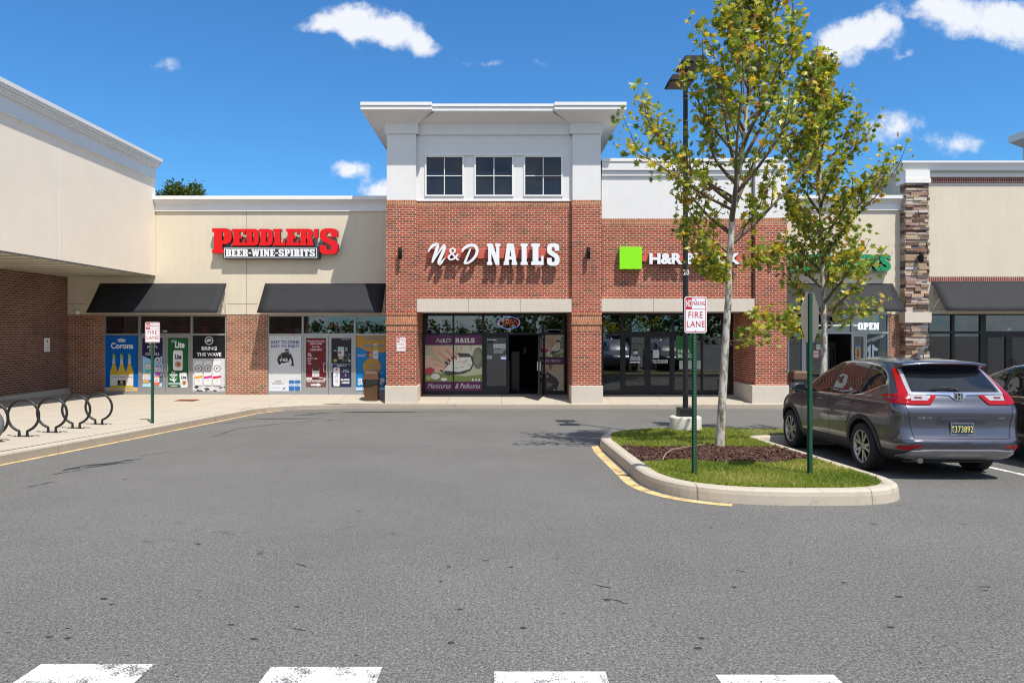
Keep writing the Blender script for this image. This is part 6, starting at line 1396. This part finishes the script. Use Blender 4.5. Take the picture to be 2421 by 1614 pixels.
# belt of trees on the far side of the lot, mirrored in the shop glass
rng = np.random.default_rng(9); ctr = []
for i in range(46):
    bx = -110 + i * 5 + rng.uniform(-2, 2); by = -112 + rng.uniform(-6, 6); bh = rng.uniform(2.6, 4.6) if i < 44 else 5
    if i >= 36: bx = 2.5 + (i - 36) * 3.6; by = -30 + rng.uniform(-2, 2); bh = rng.uniform(4.5, 6.5)
    for j in range(9):
        a_ = rng.standard_normal(3); a_ /= np.linalg.norm(a_); ctr.append(np.array([bx, by, bh * .55]) + a_ * np.array([2.1 if i >= 36 else 3.4, 2.0, bh * .42]) * rng.uniform(.5, 1) + rng.normal(0, .6, (26, 3)))
V, n = leaf_cloud(np.concatenate(ctr), .75, rng); tn = np.clip(rng.beta(2, 3, n), 0, 1); tag(fast_mesh('treeline', V, None, M['leaf_far'], np.concatenate([tn, tn]), None), 'belt of trees beyond the parking lot', 'trees', kind='stuff')
# ------------------------------------------------------------------ cars
CARZ = [.24, .30, .38, .46, .52, .60, .70, .80, .90, .97, 1.03, 1.08, 1.13, 1.20, 1.30, 1.40, 1.48, 1.54, 1.585, 1.62, 1.65, 1.67, 1.682]
CARR = [.34, .17, .06, .015, .0, .05, .075, .072, .045, .055, .095, .115, .135, .19, .285, .38, .455, .52, .60, .74, .98, 1.30, 1.65]
CARF = [4.20, 4.42, 4.52, 4.565, 4.58, 4.585, 4.57, 4.52, 4.42, 4.28, 4.04, 3.72, 3.48, 3.32, 3.14, 2.93, 2.73, 2.56, 2.42, 2.29, 2.15, 2.02, 1.92]
CARW = [.79, .845, .882, .902, .91, .916, .925, .926, .922, .915, .905, .892, .872, .838, .79, .744, .705, .672, .64, .60, .53, .40, .20]
def car_shell(hs=1.0):
    z = np.linspace(.24, 1.682, 64); z = np.sort(np.concatenate([z, np.linspace(1.60, 1.682, 8)]))
    sm = lambda q: np.interp(z, CARZ, q)
    def smooth(a):
        b = a.copy(); b[1:-1] = (a[:-2] + 2 * a[1:-1] + a[2:]) / 4; return b
    yr, yf, hw = [smooth(smooth(sm(q))) for q in (CARR, CARF, CARW)]
    rows = []
    for i in range(len(z)):
        w = hw[i]; rr_ = min(np.interp(z[i], [.24, .6, 1.1, 1.3, 1.6], [.24, .20, .17, .20, .26]), .7 * w); rf = min(np.interp(z[i], [.24, .8, 1.1, 1.4], [.6, .62, .5, .42]), .8 * w); y0, y1 = yr[i], yf[i]; L = y1 - y0
        if rr_ + rf > .9 * L: rr_ = rf = .45 * L
        cv = .045; h = []
        for t_ in np.linspace(0, 1, 10)[:-1]: x = t_ * (w - rr_); h.append((x, y0 + cv * (x / w) ** 2))
        yb = y0 + cv * ((w - rr_) / w) ** 2
        for t_ in np.linspace(0, math.pi / 2, 9)[:-1]: h.append((w - rr_ + rr_ * math.sin(t_), yb + rr_ * (1 - math.cos(t_))))
        for t_ in np.linspace(0, 1, 40)[:-1]: h.append((w, yb + rr_ + t_ * (y1 - rf - yb - rr_)))
        for t_ in np.linspace(0, math.pi / 2, 12)[:-1]: h.append((w - rf + rf * math.cos(t_), y1 - rf + rf * math.sin(t_)))
        for t_ in np.linspace(0, 1, 8): x = (w - rf) * (1 - t_); h.append((x, y1 + .10 * (1 - (x / max(w, .01)) ** 2) - .10 * (1 - ((w - rf) / max(w, .01)) ** 2)))
        out = []
        for x, y in h:
            s_ = (y - 2.3) / 2.3; k = 1 - .045 * s_ * s_ - .012 * max(0, -s_) ** 3
            out.append((x * k, y))
        rows.append([(x, y, z[i] * hs) for x, y in out] + [(-x, y, z[i] * hs) for x, y in out[-2:0:-1]])
    return rows
_wheel = {}
def make_wheel(par, x, y, side):
    wz = .350; Wl = bpy.data.objects.new('wheel', None); COL.objects.link(Wl); Wl.parent = par; Wl.location = (x, y, wz); Wl.empty_display_size = .1; ORIG[Wl.name] = Vector()
    if 'tyre' not in _wheel:
        mb = MB(); rub = M['tyre']
        mb.lathe([(.235, -.10), (.27, -.112), (.315, -.116), (.338, -.10), (.349, -.075), (.35, 0), (.349, .075), (.338, .10), (.315, .116), (.27, .112), (.235, .10), (.232, 0)], (0, 0, 0), 'x', rub, 48, closed=True)
        for i in range(56):
            t_ = 2 * math.pi * i / 56
            for xx in (-.06, 0, .06):
                c_ = Vector((xx, .3495 * math.cos(t_ + xx), .3495 * math.sin(t_ + xx))); tang = Vector((0, -math.sin(t_), math.cos(t_))); nr = Vector((0, math.cos(t_), math.sin(t_)))
                P_ = [c_ + Vector((a * .022, 0, 0)) + tang * b * .011 + nr * .002 for a, b in ((-1, -1), (1, -1), (1, 1), (-1, 1))]; mb.add([tuple(p) for p in P_], [(0, 1, 2, 3)], rub)
        _wheel['tyre'] = mb.build('tyre', None)
        mb = MB(); al, dk = M['rim_alloy'], M['rim_dark']
        mb.lathe([(.237, .10), (.245, .108), (.238, .112), (.222, .10), (.215, .04), (.21, -.10)], (0, 0, 0), 'x', al, 48); mb.lathe([(.0, .015), (.215, .015)], (0, 0, 0), 'x', dk, 40, smooth=False)
        for i in range(5):
            t0 = 2 * math.pi * i / 5 + .3
            for dt, tw in ((-.16, 0), (.16, 0)):
                def Pn(r, a, xx): return (xx, r * math.cos(a), r * math.sin(a))
                a_in, a_out = t0 + dt * .5, t0 + dt * 1.55
                for m_, wi, wo, xo, xi in ((dk, .050, .062, .078, .088), (al, .034, .040, .0815, .0915)):
                    q = [Pn(.05, a_in - wi / .1, xi), Pn(.05, a_in + wi / .1, xi), Pn(.226, a_out + wo / .42, xo + .012), Pn(.226, a_out - wo / .42, xo + .012)]
                    b_ = [(c[0] - .045, c[1], c[2]) for c in q]; mb.add(q + b_, [(0, 1, 2, 3), (0, 4, 5, 1), (1, 5, 6, 2), (2, 6, 7, 3), (3, 7, 4, 0)], m_)
        mb.lathe([(0, .102), (.026, .10), (.034, .092), (.06, .09), (.075, .08), (.07, .04)], (0, 0, 0), 'x', al, 24)
        for i in range(5): a_ = i * 1.2566; mb.lathe([(0, .094), (.009, .093), (.010, .085)], (0, .054 * math.cos(a_), .054 * math.sin(a_)), 'x', dk, 8)
        _wheel['rim'] = mb.build('rim', None); first = True
    else: first = False
    for nm in ('tyre', 'rim'):
        o = _wheel[nm] if first else _wheel[nm].copy()
        if not first: COL.objects.link(o)
        o.name = nm if first else o.name; o.parent = Wl
    Wl.rotation_euler = (random.uniform(0, 6), 0, 0)
    if side < 0: Wl.scale = (-1, 1, 1)
    return Wl
M['tyre'] = plain('tyre_rubber', (.016, .016, .017), .75, var=.15, scale=20)
M['rim_alloy'] = plain('rim_alloy', (.42, .43, .44), .3, .9, var=.03); M['rim_dark'] = plain('rim_dark', (.03, .03, .033), .4, .4)
def car_paint(name, col, met=.75):
    t = NT(name); p = t.pos(); v = t.new('ShaderNodeTexVoronoi'); t.l.new(p, v.inputs['Vector']); v.inputs['Scale'].default_value = 900
    c = t.mix(t.math('MULTIPLY', t.sep(v.outputs['Color'])[0], .35), col, tuple(min(1, q * 2.2) for q in col))
    return t.set(c, .30, met, .5, 1.0, .025)
M['cladding'] = plain('cladding_plastic', (.028, .028, .03), .55, var=.08); M['car_glass'] = NT('car_glass').set((.007, .009, .012), .02, 0, .75)
M['tail_red'] = NT('tail_light_red').set((.31, .0015, .006), .14, 0, .3, .2); M['tail_deep'] = NT('tail_light_deep').set((.16, .004, .008), .15, 0, .6, 1.0); M['tail_clear'] = NT('tail_light_clear').set((.42, .42, .44), .12, .3, .6, 1.0); M['skid'] = plain('skid_silver', (.34, .345, .36), .38, .7, var=.04)
def make_car(loc, yaw, paint, label, detailed=True, hs=1.0, plate=True, suv=True):
    A = bpy.data.objects.new('parked_car', None); COL.objects.link(A); tag(A, label, 'car', 'cars parked by the island'); ORIG[A.name] = Vector()
    rows = car_shell(hs); n = len(rows[0]); k = len(rows); mb = MB(); v = [q for r_ in rows for q in r_]; f_ = []; 
    for i in range(k - 1):
        for j in range(n): f_.append((i * n + j, i * n + (j + 1) % n, (i + 1) * n + (j + 1) % n, (i + 1) * n + j))
    zlim = .40
    low = [q for q in f_ if v[q[0]][2] < zlim * hs]; hi = [q for q in f_ if v[q[0]][2] >= zlim * hs]
    f_all = low + hi + [tuple(range(n - 1, -1, -1)), tuple(range((k - 1) * n, k * n))]
    bvh = BVHTree.FromPolygons([Vector(q) for q in v], f_)
    me = bpy.data.meshes.new('body'); me.from_pydata(v, [], f_all)
    for m_ in (paint, M['cladding'], M['black_frame']): me.materials.append(m_)
    me.polygons.foreach_set('material_index', [1] * len(low) + [0] * len(hi) + [1, 0]); me.polygons.foreach_set('use_smooth', [True] * len(f_) + [True, True]); me.update()
    body = bpy.data.objects.new('body', me); COL.objects.link(body)
    WY = (1.03, 3.69); WX = .80; cut = MB()
    for wy in WY:
        for s in (-1, 1):
            c0 = len(cut.v); nn = 40; xs_ = (s * .50, s * 1.2); ring = [(x, wy + .405 * math.cos(2 * math.pi * i / nn), .36 + .405 * math.sin(2 * math.pi * i / nn)) for x in xs_ for i in range(nn)]
            fs = [(i, (i + 1) % nn, nn + (i + 1) % nn, nn + i) for i in range(nn)] + [tuple(range(nn - 1, -1, -1)), tuple(range(nn, 2 * nn))]
            if s < 0: fs = [q[::-1] for q in fs]
            cut.add(ring, fs, M['black_frame'])
    co = cut.build('cutter'); co.data.materials.clear()
    for m_ in (paint, M['cladding'], M['black_frame']): co.data.materials.append(m_)
    co.data.polygons.foreach_set('material_index', [2] * len(co.data.polygons))
    bm = body.modifiers.new('arches', 'BOOLEAN'); bm.operation = 'DIFFERENCE'; bm.solver = 'EXACT'; bm.object = co
    bpy.context.view_layer.update(); dg = bpy.context.evaluated_depsgraph_get(); nm = bpy.data.meshes.new_from_object(body.evaluated_get(dg)); body.modifiers.clear(); body.data = nm; bpy.data.objects.remove(co)
    # sharp edge at the arches
    body.parent = A; ORIG[body.name] = Vector()
    def side(y, z, s, off):
        h, nr, _, _ = bvh.ray_cast(Vector((s * 3, y, z)), Vector((-s, 0, 0)))
        if h is None: return Vector((s * .5, y, z))
        if nr.dot(Vector((s, 0, 0))) < 0: nr = -nr
        return h + nr * off
    def rear(x, z, off):
        h, nr, _, _ = bvh.ray_cast(Vector((x, -3, z)), Vector((0, 1, 0)))
        if h is None: return Vector((x, 1, z))
        if nr.y > 0: nr = -nr
        return h + nr * off
    def patch(mb, poly, proj, off, m_, lv=3, thick=True):
        P_ = []
        for a, b in zip(poly, poly[1:] + poly[:1]):
            kk = max(1, int(math.dist(a, b) / .08))
            for i in range(kk): P_.append((a[0] + (b[0] - a[0]) * i / kk, a[1] + (b[1] - a[1]) * i / kk))
        tb = bmesh.new(); vs = [tb.verts.new((a, b, 0)) for a, b in P_]; bnd = set()
        for q in tessellate_polygon([[Vector((a, b, 0)) for a, b in P_]]):
            try: tb.faces.new([vs[i] for i in q])
            except ValueError: pass
        for _ in range(lv):
            lg = [e for e in tb.edges if e.calc_length() > .07]
            if not lg: break
            bmesh.ops.subdivide_edges(tb, edges=lg, cuts=1); bmesh.ops.triangulate(tb, faces=tb.faces[:])
        tb.verts.index_update(); base_ = [proj(q.co.x, q.co.y, off) for q in tb.verts]; fs = []
        ex = proj(P_[0][0], P_[0][1], off + .05) - proj(P_[0][0], P_[0][1], off)
        for q in tb.faces:
            id_ = [w.index for w in q.verts]; nrm_ = (base_[id_[1]] - base_[id_[0]]).cross(base_[id_[2]] - base_[id_[0]])
            fs.append(tuple(id_) if nrm_.dot(ex) > 0 else tuple(id_[::-1]))
        mb.add([tuple(q) for q in base_], fs, m_, True)
        # skirt so that the piece has an edge
        ed = [(e.verts[0].index, e.verts[1].index) for e in tb.edges if e.is_boundary]; nv = len(base_); bk = [proj(q.co.x, q.co.y, -.004) for q in tb.verts]
        sk_ = [(a, b, b + nv, a + nv) for a, b in ed]; mb.add([tuple(q) for q in base_ + bk], sk_, m_); tb.free()
    def sub(name, fn, par=A):
        mb = MB(); fn(mb); return mb.build(name, par)
    def ysd(y): return hs
    # glass with bright trim on both flanks
    top = lambda y: hs * float(np.interp(y, [.50, .66, .9, 1.3, 1.8, 2.2, 2.5, 2.8, 3.05, 3.2], [1.31, 1.46, 1.535, 1.58, 1.59, 1.575, 1.53, 1.42, 1.27, 1.15]))
    bot = lambda y: hs * float(np.interp(y, [.50, .62, .80, 1.05, 1.3, 3.05], [1.29, 1.27, 1.21, 1.13, 1.105, 1.085]))
    def band(ya, yb, lo, hi_, kk=14): return [(ya + (yb - ya) * i / kk, lo(ya + (yb - ya) * i / kk)) for i in range(kk + 1)] + [(yb + (ya - yb) * i / kk, hi_(yb + (ya - yb) * i / kk)) for i in range(kk + 1)]
    for s in (-1, 1):
        pr = lambda y, z, o_, s=s: side(y, z, s, o_)
        for ya, yb in ((.54, 1.10), (1.17, 2.02), (2.10, 3.16)): sub('window', lambda m: patch(m, band(ya, yb, bot, top), pr, .004, M['car_glass']))
        sub('window_pillar', lambda m: [patch(m, band(ya, yb, bot, top, 3), pr, .003, M['black_frame']) for ya, yb in ((1.10, 1.17), (2.02, 2.10))])
        cb_ = lambda y: bot(y) - .018; ct = lambda y: top(y) + .016
        sub('window_trim', lambda m: (patch(m, band(.50, 3.2, cb_, lambda y: bot(y), 24), pr, .007, M['chrome']), patch(m, band(.52, 3.12, top, ct, 26), pr, .007, M['chrome']), patch(m, [(.46, bot(.5)), (.545, bot(.55)), (.58, top(.6)), (.50, top(.5))], pr, .0075, M['chrome'])))
        def arch(m, wy):
            if True:
                a0, a1 = (-38, 218); P0 = [(wy + .47 * math.cos(R(a)), .36 + .47 * math.sin(R(a))) for a in np.linspace(a0, a1, 30)]; P1 = [(wy + .402 * math.cos(R(a)), .36 + .402 * math.sin(R(a))) for a in np.linspace(a1, a0, 30)]
                for i in range(29):
                    q = [P0[i], P0[i + 1], P1[28 - i], P1[29 - i]]
                    if min(a[1] for a in q) < .25: continue
                    w_ = [pr(a, b, .012) for a, b in q]; m.add([tuple(x_) for x_ in w_], [(0, 1, 2, 3) if s < 0 else (3, 2, 1, 0)], M['cladding'], True)
                    m.add([tuple(w_[0]), tuple(w_[1]), tuple(pr(*q[1], -.01)), tuple(pr(*q[0], -.01))], [(0, 1, 2, 3)], M['cladding'])
        [sub('wheel_arch', lambda m: arch(m, wy)) for wy in WY]
        sub('rocker', lambda m: patch(m, [(1.5, .27), (3.24, .27), (3.24, .42), (1.5, .42)], pr, .012, M['cladding']))
        sub('door_gap', lambda m: [patch(m, q, pr, .0015, M['seam']) for q in ([(2.055, .44), (2.062, .44), (2.062, 1.08), (2.055, 1.08)], [(3.16, .44), (3.167, .44), (3.12, 1.08), (3.113, 1.08)], [(1.50, .60), (1.507, .60), (1.20, 1.10), (1.193, 1.10)], [(1.30, .86), (1.5, .6), (1.507, .6), (1.307, .86)])])
        for hy in (1.36, 2.26):
            def hnd(m):
                c_ = side(hy + .1, .985 * hs, s, .028); m.tube([side(hy, .985 * hs, s, .0), side(hy + .02, .985 * hs, s, .03), side(hy + .18, .985 * hs, s, .03), side(hy + .2, .985 * hs, s, .0)], .013, paint, 8)
            sub('door_handle', hnd)
        def mir(m):
            c_ = side(3.06, 1.12 * hs, s, .0); m.lathe([(0, -.13), (.06, -.12), (.085, -.07), (.09, 0), (.075, .08), (.03, .12), (0, .125)], (c_[0] + s * .13, c_[1] + .02, c_[2] + .02), 'x', paint, 16); m.tube([c_, (c_[0] + s * .08, c_[1] + .02, c_[2])], .03, M['cladding'], 8)
        mo = sub('wing_mirror', mir)
        sub('mirror_glass', lambda m: (lambda c_: m.add([(c_[0] + s * .13 + .105 * math.cos(t_), c_[1] - .075, c_[2] + .02 + .065 * math.sin(t_)) for t_ in [i * .3142 for i in range(20)]], [tuple(range(20))], M['car_glass']))(side(3.06, 1.12 * hs, s, 0)), mo)
        for wy in WY: make_wheel(A, s * (.80), wy, s)
        # tail light: red upright on the pillar, wedge into the tailgate, tip round the corner
        def lamp(m):
            q = lambda L_: [(s * a, b * hs) for a, b in L_]
            rp = lambda x, z, o_: rear(x, z, o_)
            patch(m, q([(.668, 1.10), (.745, 1.10), (.772, 1.16), (.70, 1.34), (.64, 1.505), (.598, 1.505), (.648, 1.30)]), rp, .014, M['tail_red'])
            patch(m, q([(.30, 1.135), (.40, 1.025), (.56, 1.02), (.74, 1.025), (.80, 1.05), (.80, 1.105), (.66, 1.105), (.655, 1.075), (.43, 1.075), (.365, 1.15), (.315, 1.15)]), rp, .014, M['tail_red'])
            patch(m, q([(.374, 1.145), (.435, 1.079), (.652, 1.079), (.65, 1.15)]), rp, .010, M['tail_clear']); patch(m, q([(.628, 1.155), (.666, 1.155), (.645, 1.30), (.595, 1.50), (.557, 1.50), (.607, 1.30)]), rp, .012, M['tail_clear']); patch(m, q([(.50, 1.10), (.60, 1.10), (.60, 1.125), (.50, 1.125)]), rp, .0125, M['tail_deep'])
            patch(m, [(.145, 1.03 * hs), (.30, 1.045 * hs), (.53, 1.125 * hs), (.50, 1.15 * hs), (.33, 1.155 * hs), (.17, 1.165 * hs)], pr, .014, M['tail_red'])
            patch(m, [(.2, 1.075 * hs), (.36, 1.095 * hs), (.46, 1.125 * hs), (.36, 1.135 * hs), (.2, 1.12 * hs)], pr, .0165, M['tail_deep'])
            P0 = [rear(s * .80, z_, .014) for z_ in (1.05 * hs, 1.105 * hs)]; P1 = [side(.145, 1.03 * hs, s, .014), side(.17, 1.165 * hs, s, .014)]
            m.add([tuple(P0[0]), tuple(P1[0]), tuple(P1[1]), tuple(P0[1])], [(0, 1, 2, 3), (3, 2, 1, 0)], M['tail_red'], True)
        sub('tail_light', lamp)
        sub('reflector', lambda m: patch(m, [(s * .56, .475 * hs), (s * .60, .49 * hs), (s * .84, .47 * hs), (s * .84, .425 * hs), (s * .74, .41 * hs)], lambda x, z, o_: rear(x, z, o_), .008, M['tail_red']))
    rp = lambda x, z, o_: rear(x, z * hs, o_)
    rw = sub('rear_window', lambda m: patch(m, [(-.60, 1.185), (.60, 1.185), (.595, 1.25), (.545, 1.50), (-.545, 1.50), (-.595, 1.25)], rp, .006, M['car_glass'], 4))
    sub('wiper', lambda m: (m.tube([rp(.02, 1.21, .03), rp(-.12, 1.235, .035), rp(-.36, 1.225, .03)], [.014, .010, .004], M['black_frame'], 6), m.lathe([(.025, -.0), (.02, -.03), (0, -.035)], tuple(rp(.02, 1.21, .01)), 'y', M['black_frame'], 12)), rw)
    sub('chrome_bar', lambda m: patch(m, [(-.64, 1.155), (-.12, 1.145), (-.07, 1.10), (.07, 1.10), (.12, 1.145), (.64, 1.155), (.64, 1.182), (-.64, 1.182)], rp, .016, M['chrome'], 4))
    if detailed:
        def emb(m):
            c_ = rp(0, 1.135, .0); y = c_[1] - .035; R_ = rrect(-.062, .062, c_[2] - .05, c_[2] + .05, .02); r2 = rrect(-.052, .052, c_[2] - .041, c_[2] + .041, .016); m_ = len(R_)
            m.add([(a, y, b) for a, b in R_ + r2], [(i, (i + 1) % m_, m_ + (i + 1) % m_, m_ + i) for i in range(m_)], M['chrome']); m.solid2d(R_, [tuple(range(m_))], y + .006, .03, M['chrome'])
            for sg in (-1, 1): m.add([(sg * .034, y - .003, c_[2] + .040), (sg * .018, y - .003, c_[2] + .040), (sg * .014, y - .003, c_[2] - .040), (sg * .030, y - .003, c_[2] - .040)][::sg], [(0, 3, 2, 1)], M['chrome'])
            m.box(-.02, .02, y - .004, y, c_[2] - .012, c_[2] + .006, M['chrome']); m.solid2d(r2, [tuple(range(m_))], y + .004, 0, M['black_frame'])
        sub('emblem', emb)
        def badge(m, w_, x0, x1, z0, z1, sh=.2):
            v2, f2 = font2d(w_, .015, sh, 1.05); q = fit(v2, x0, x1, z0 * hs, z1 * hs); m.add([tuple(rear(a, b, .006)) for a, b in q], f2, M['chrome'])
        sub('badge', lambda m: badge(m, 'CR-V', -.60, -.40, .835, .868)); sub('badge', lambda m: badge(m, 'AWD', .50, .61, .835, .862))
    sub('plate_garnish', lambda m: patch(m, [(-.345, .81), (.345, .81), (.29, .855), (-.29, .855)], rp, .022, paint))
    def recess(m): patch(m, [(-.36, .795), (.36, .795), (.42, .62), (.30, .585), (-.30, .585), (-.42, .62)], rp, -.0, paint)
    if plate:
        def pl(m):
            c_ = rp(0, .70, .0); y = c_[1] - .028; z_ = c_[2]; m.box(-.158, .158, y, y + .02, z_ - .082, z_ + .082, M['chrome']); m.box(-.148, .148, y - .002, y, z_ - .066, z_ + .072, ink(rgb(24, 52, 74)))
            if detailed:
                yl = ink(rgb(226, 205, 110)); letters(m, '373892', -.108, .142, z_ - .042, z_ + .044, y - .004, .001, yl, bold=.0, space=1.05)
                letters(m, 'P', -.143, -.118, z_ + .006, z_ + .044, y - .004, .001, yl); letters(m, 'C', -.143, -.118, z_ - .042, z_ - .004, y - .004, .001, yl); letters(m, 'DELAWARE', -.06, .07, z_ - .079, z_ - .068, y - .003, .001, ink((.05, .06, .08)))
        sub('number_plate', pl)
    sub('tailgate_gap', lambda m: [patch(m, q, rp, .0022, M['seam']) for q in ([(-.745, 1.02), (-.738, 1.02), (-.655, .575), (-.662, .575)], [(.738, 1.02), (.745, 1.02), (.662, .575), (.655, .575)], [(-.66, .570), (.66, .570), (.66, .578), (-.66, .578)])])
    sub('bumper', lambda m: (patch(m, [(-.80, .40), (.80, .40), (.82, .515), (-.82, .515)], rp, .006, M['cladding'], 4) if False else None, patch(m, [(-.86, .515), (.86, .515), (.86, .548), (-.86, .548)], rp, .018, paint, 4), patch(m, [(-.62, .30), (.62, .30), (.80, .325), (.70, .415), (.40, .425), (-.40, .425), (-.70, .415), (-.80, .325)], rp, .024, M['skid'], 4), patch(m, [(-.33, .345), (-.22, .38), (.22, .38), (.33, .345), (.2, .335), (-.2, .335)], rp, .028, M['tin'], 3)))
    def spoil(m):
        n_ = 20; V_ = []
        for i in range(n_ + 1):
            x = -.60 + 1.2 * i / n_; u = abs(x) / .60; zt = hs * (1.615 - .028 * u ** 3); yb = .66; yt = .33 + .07 * u ** 2.5
            V_ += [(x, yb, zt + .012), (x, yt + .03, zt - .012), (x, yt, zt - .032), (x, yt + .02, zt - .05), (x, yb - .06, zt - .075)]
        m.add(V_, [(i * 5 + j, i * 5 + j + 1, (i + 1) * 5 + j + 1, (i + 1) * 5 + j) for i in range(n_) for j in range(4)], paint, True); m.add(V_[:5], [(0, 1, 2, 3, 4)], paint); m.add(V_[-5:], [(4, 3, 2, 1, 0)], paint)
        m.box(-.2, .2, .335, .35, hs * 1.615 - .045, hs * 1.615 - .033, M['tail_deep'])
    sub('spoiler', spoil)
    def fin(m):
        z_ = hs * 1.672; m.add([(-.03, 1.02, z_ - .01), (.03, 1.02, z_ - .01), (.03, 1.22, z_ - .01), (-.03, 1.22, z_ - .01), (-.008, 1.03, z_ + .065), (.008, 1.03, z_ + .065), (.006, 1.09, z_ + .065), (-.006, 1.09, z_ + .065)], [(0, 1, 5, 4), (1, 2, 6, 5), (2, 3, 7, 6), (3, 0, 4, 7), (4, 5, 6, 7)], paint)
    sub('antenna_fin', fin)
    sub('underbody', lambda m: (m.box(-.62, .62, .42, 4.2, .20, .27, M['black_frame']), m.tube([(-.35, .45, .27), (-.35, .7, .27)], .09, plain('muffler', (.32, .30, .26), .5, .6), 14), m.tube([(-.55, .12, .27), (-.5, .5, .27)], .035, plain('muffler', (.3, .3, .3)), 12), m.box(-.5, .5, 1.0, 1.1, .25, .33, M['black_frame'])))
    A.scale = (.965, 1, 1); A.location = (loc[0], loc[1], gz(loc[1]) if loc[1] > -8 else gz(loc[1])); A.rotation_euler = (-math.atan(SL) if -8 < loc[1] < 45 else 0, 0, yaw)
    return A
random.seed(12)
car1 = make_car((6.215, 9.33), R(-1.0), car_paint('paint_grey', (.095, .098, .124), .80), 'dark grey suv with red tail lights and plate 373892, parked beside the island')
car2 = make_car((9.02, 9.3), R(-.5), car_paint('paint_black', (.010, .010, .012), .4), 'black car mostly hidden on the far side of the grey suv', False, .955)
if True:                                                # cars standing behind the viewpoint, mirrored in the shop glass
    for (x, y, yw) in ((4.6, -9.5, 180), (10.2, -9.2, 182), (-6.5, -9.4, 179)):
        c = copy_tree(car2); c.location = (x, y, gz(y)); c.rotation_euler = (0, 0, R(yw)); c['label'] = {4.6: 'black car parked behind the viewpoint, in the middle', 10.2: 'black car parked behind the viewpoint, by the lot end', -6.5: 'black car parked behind the viewpoint, by the bike rack side'}[x]; c['group'] = 'cars parked across the lot'
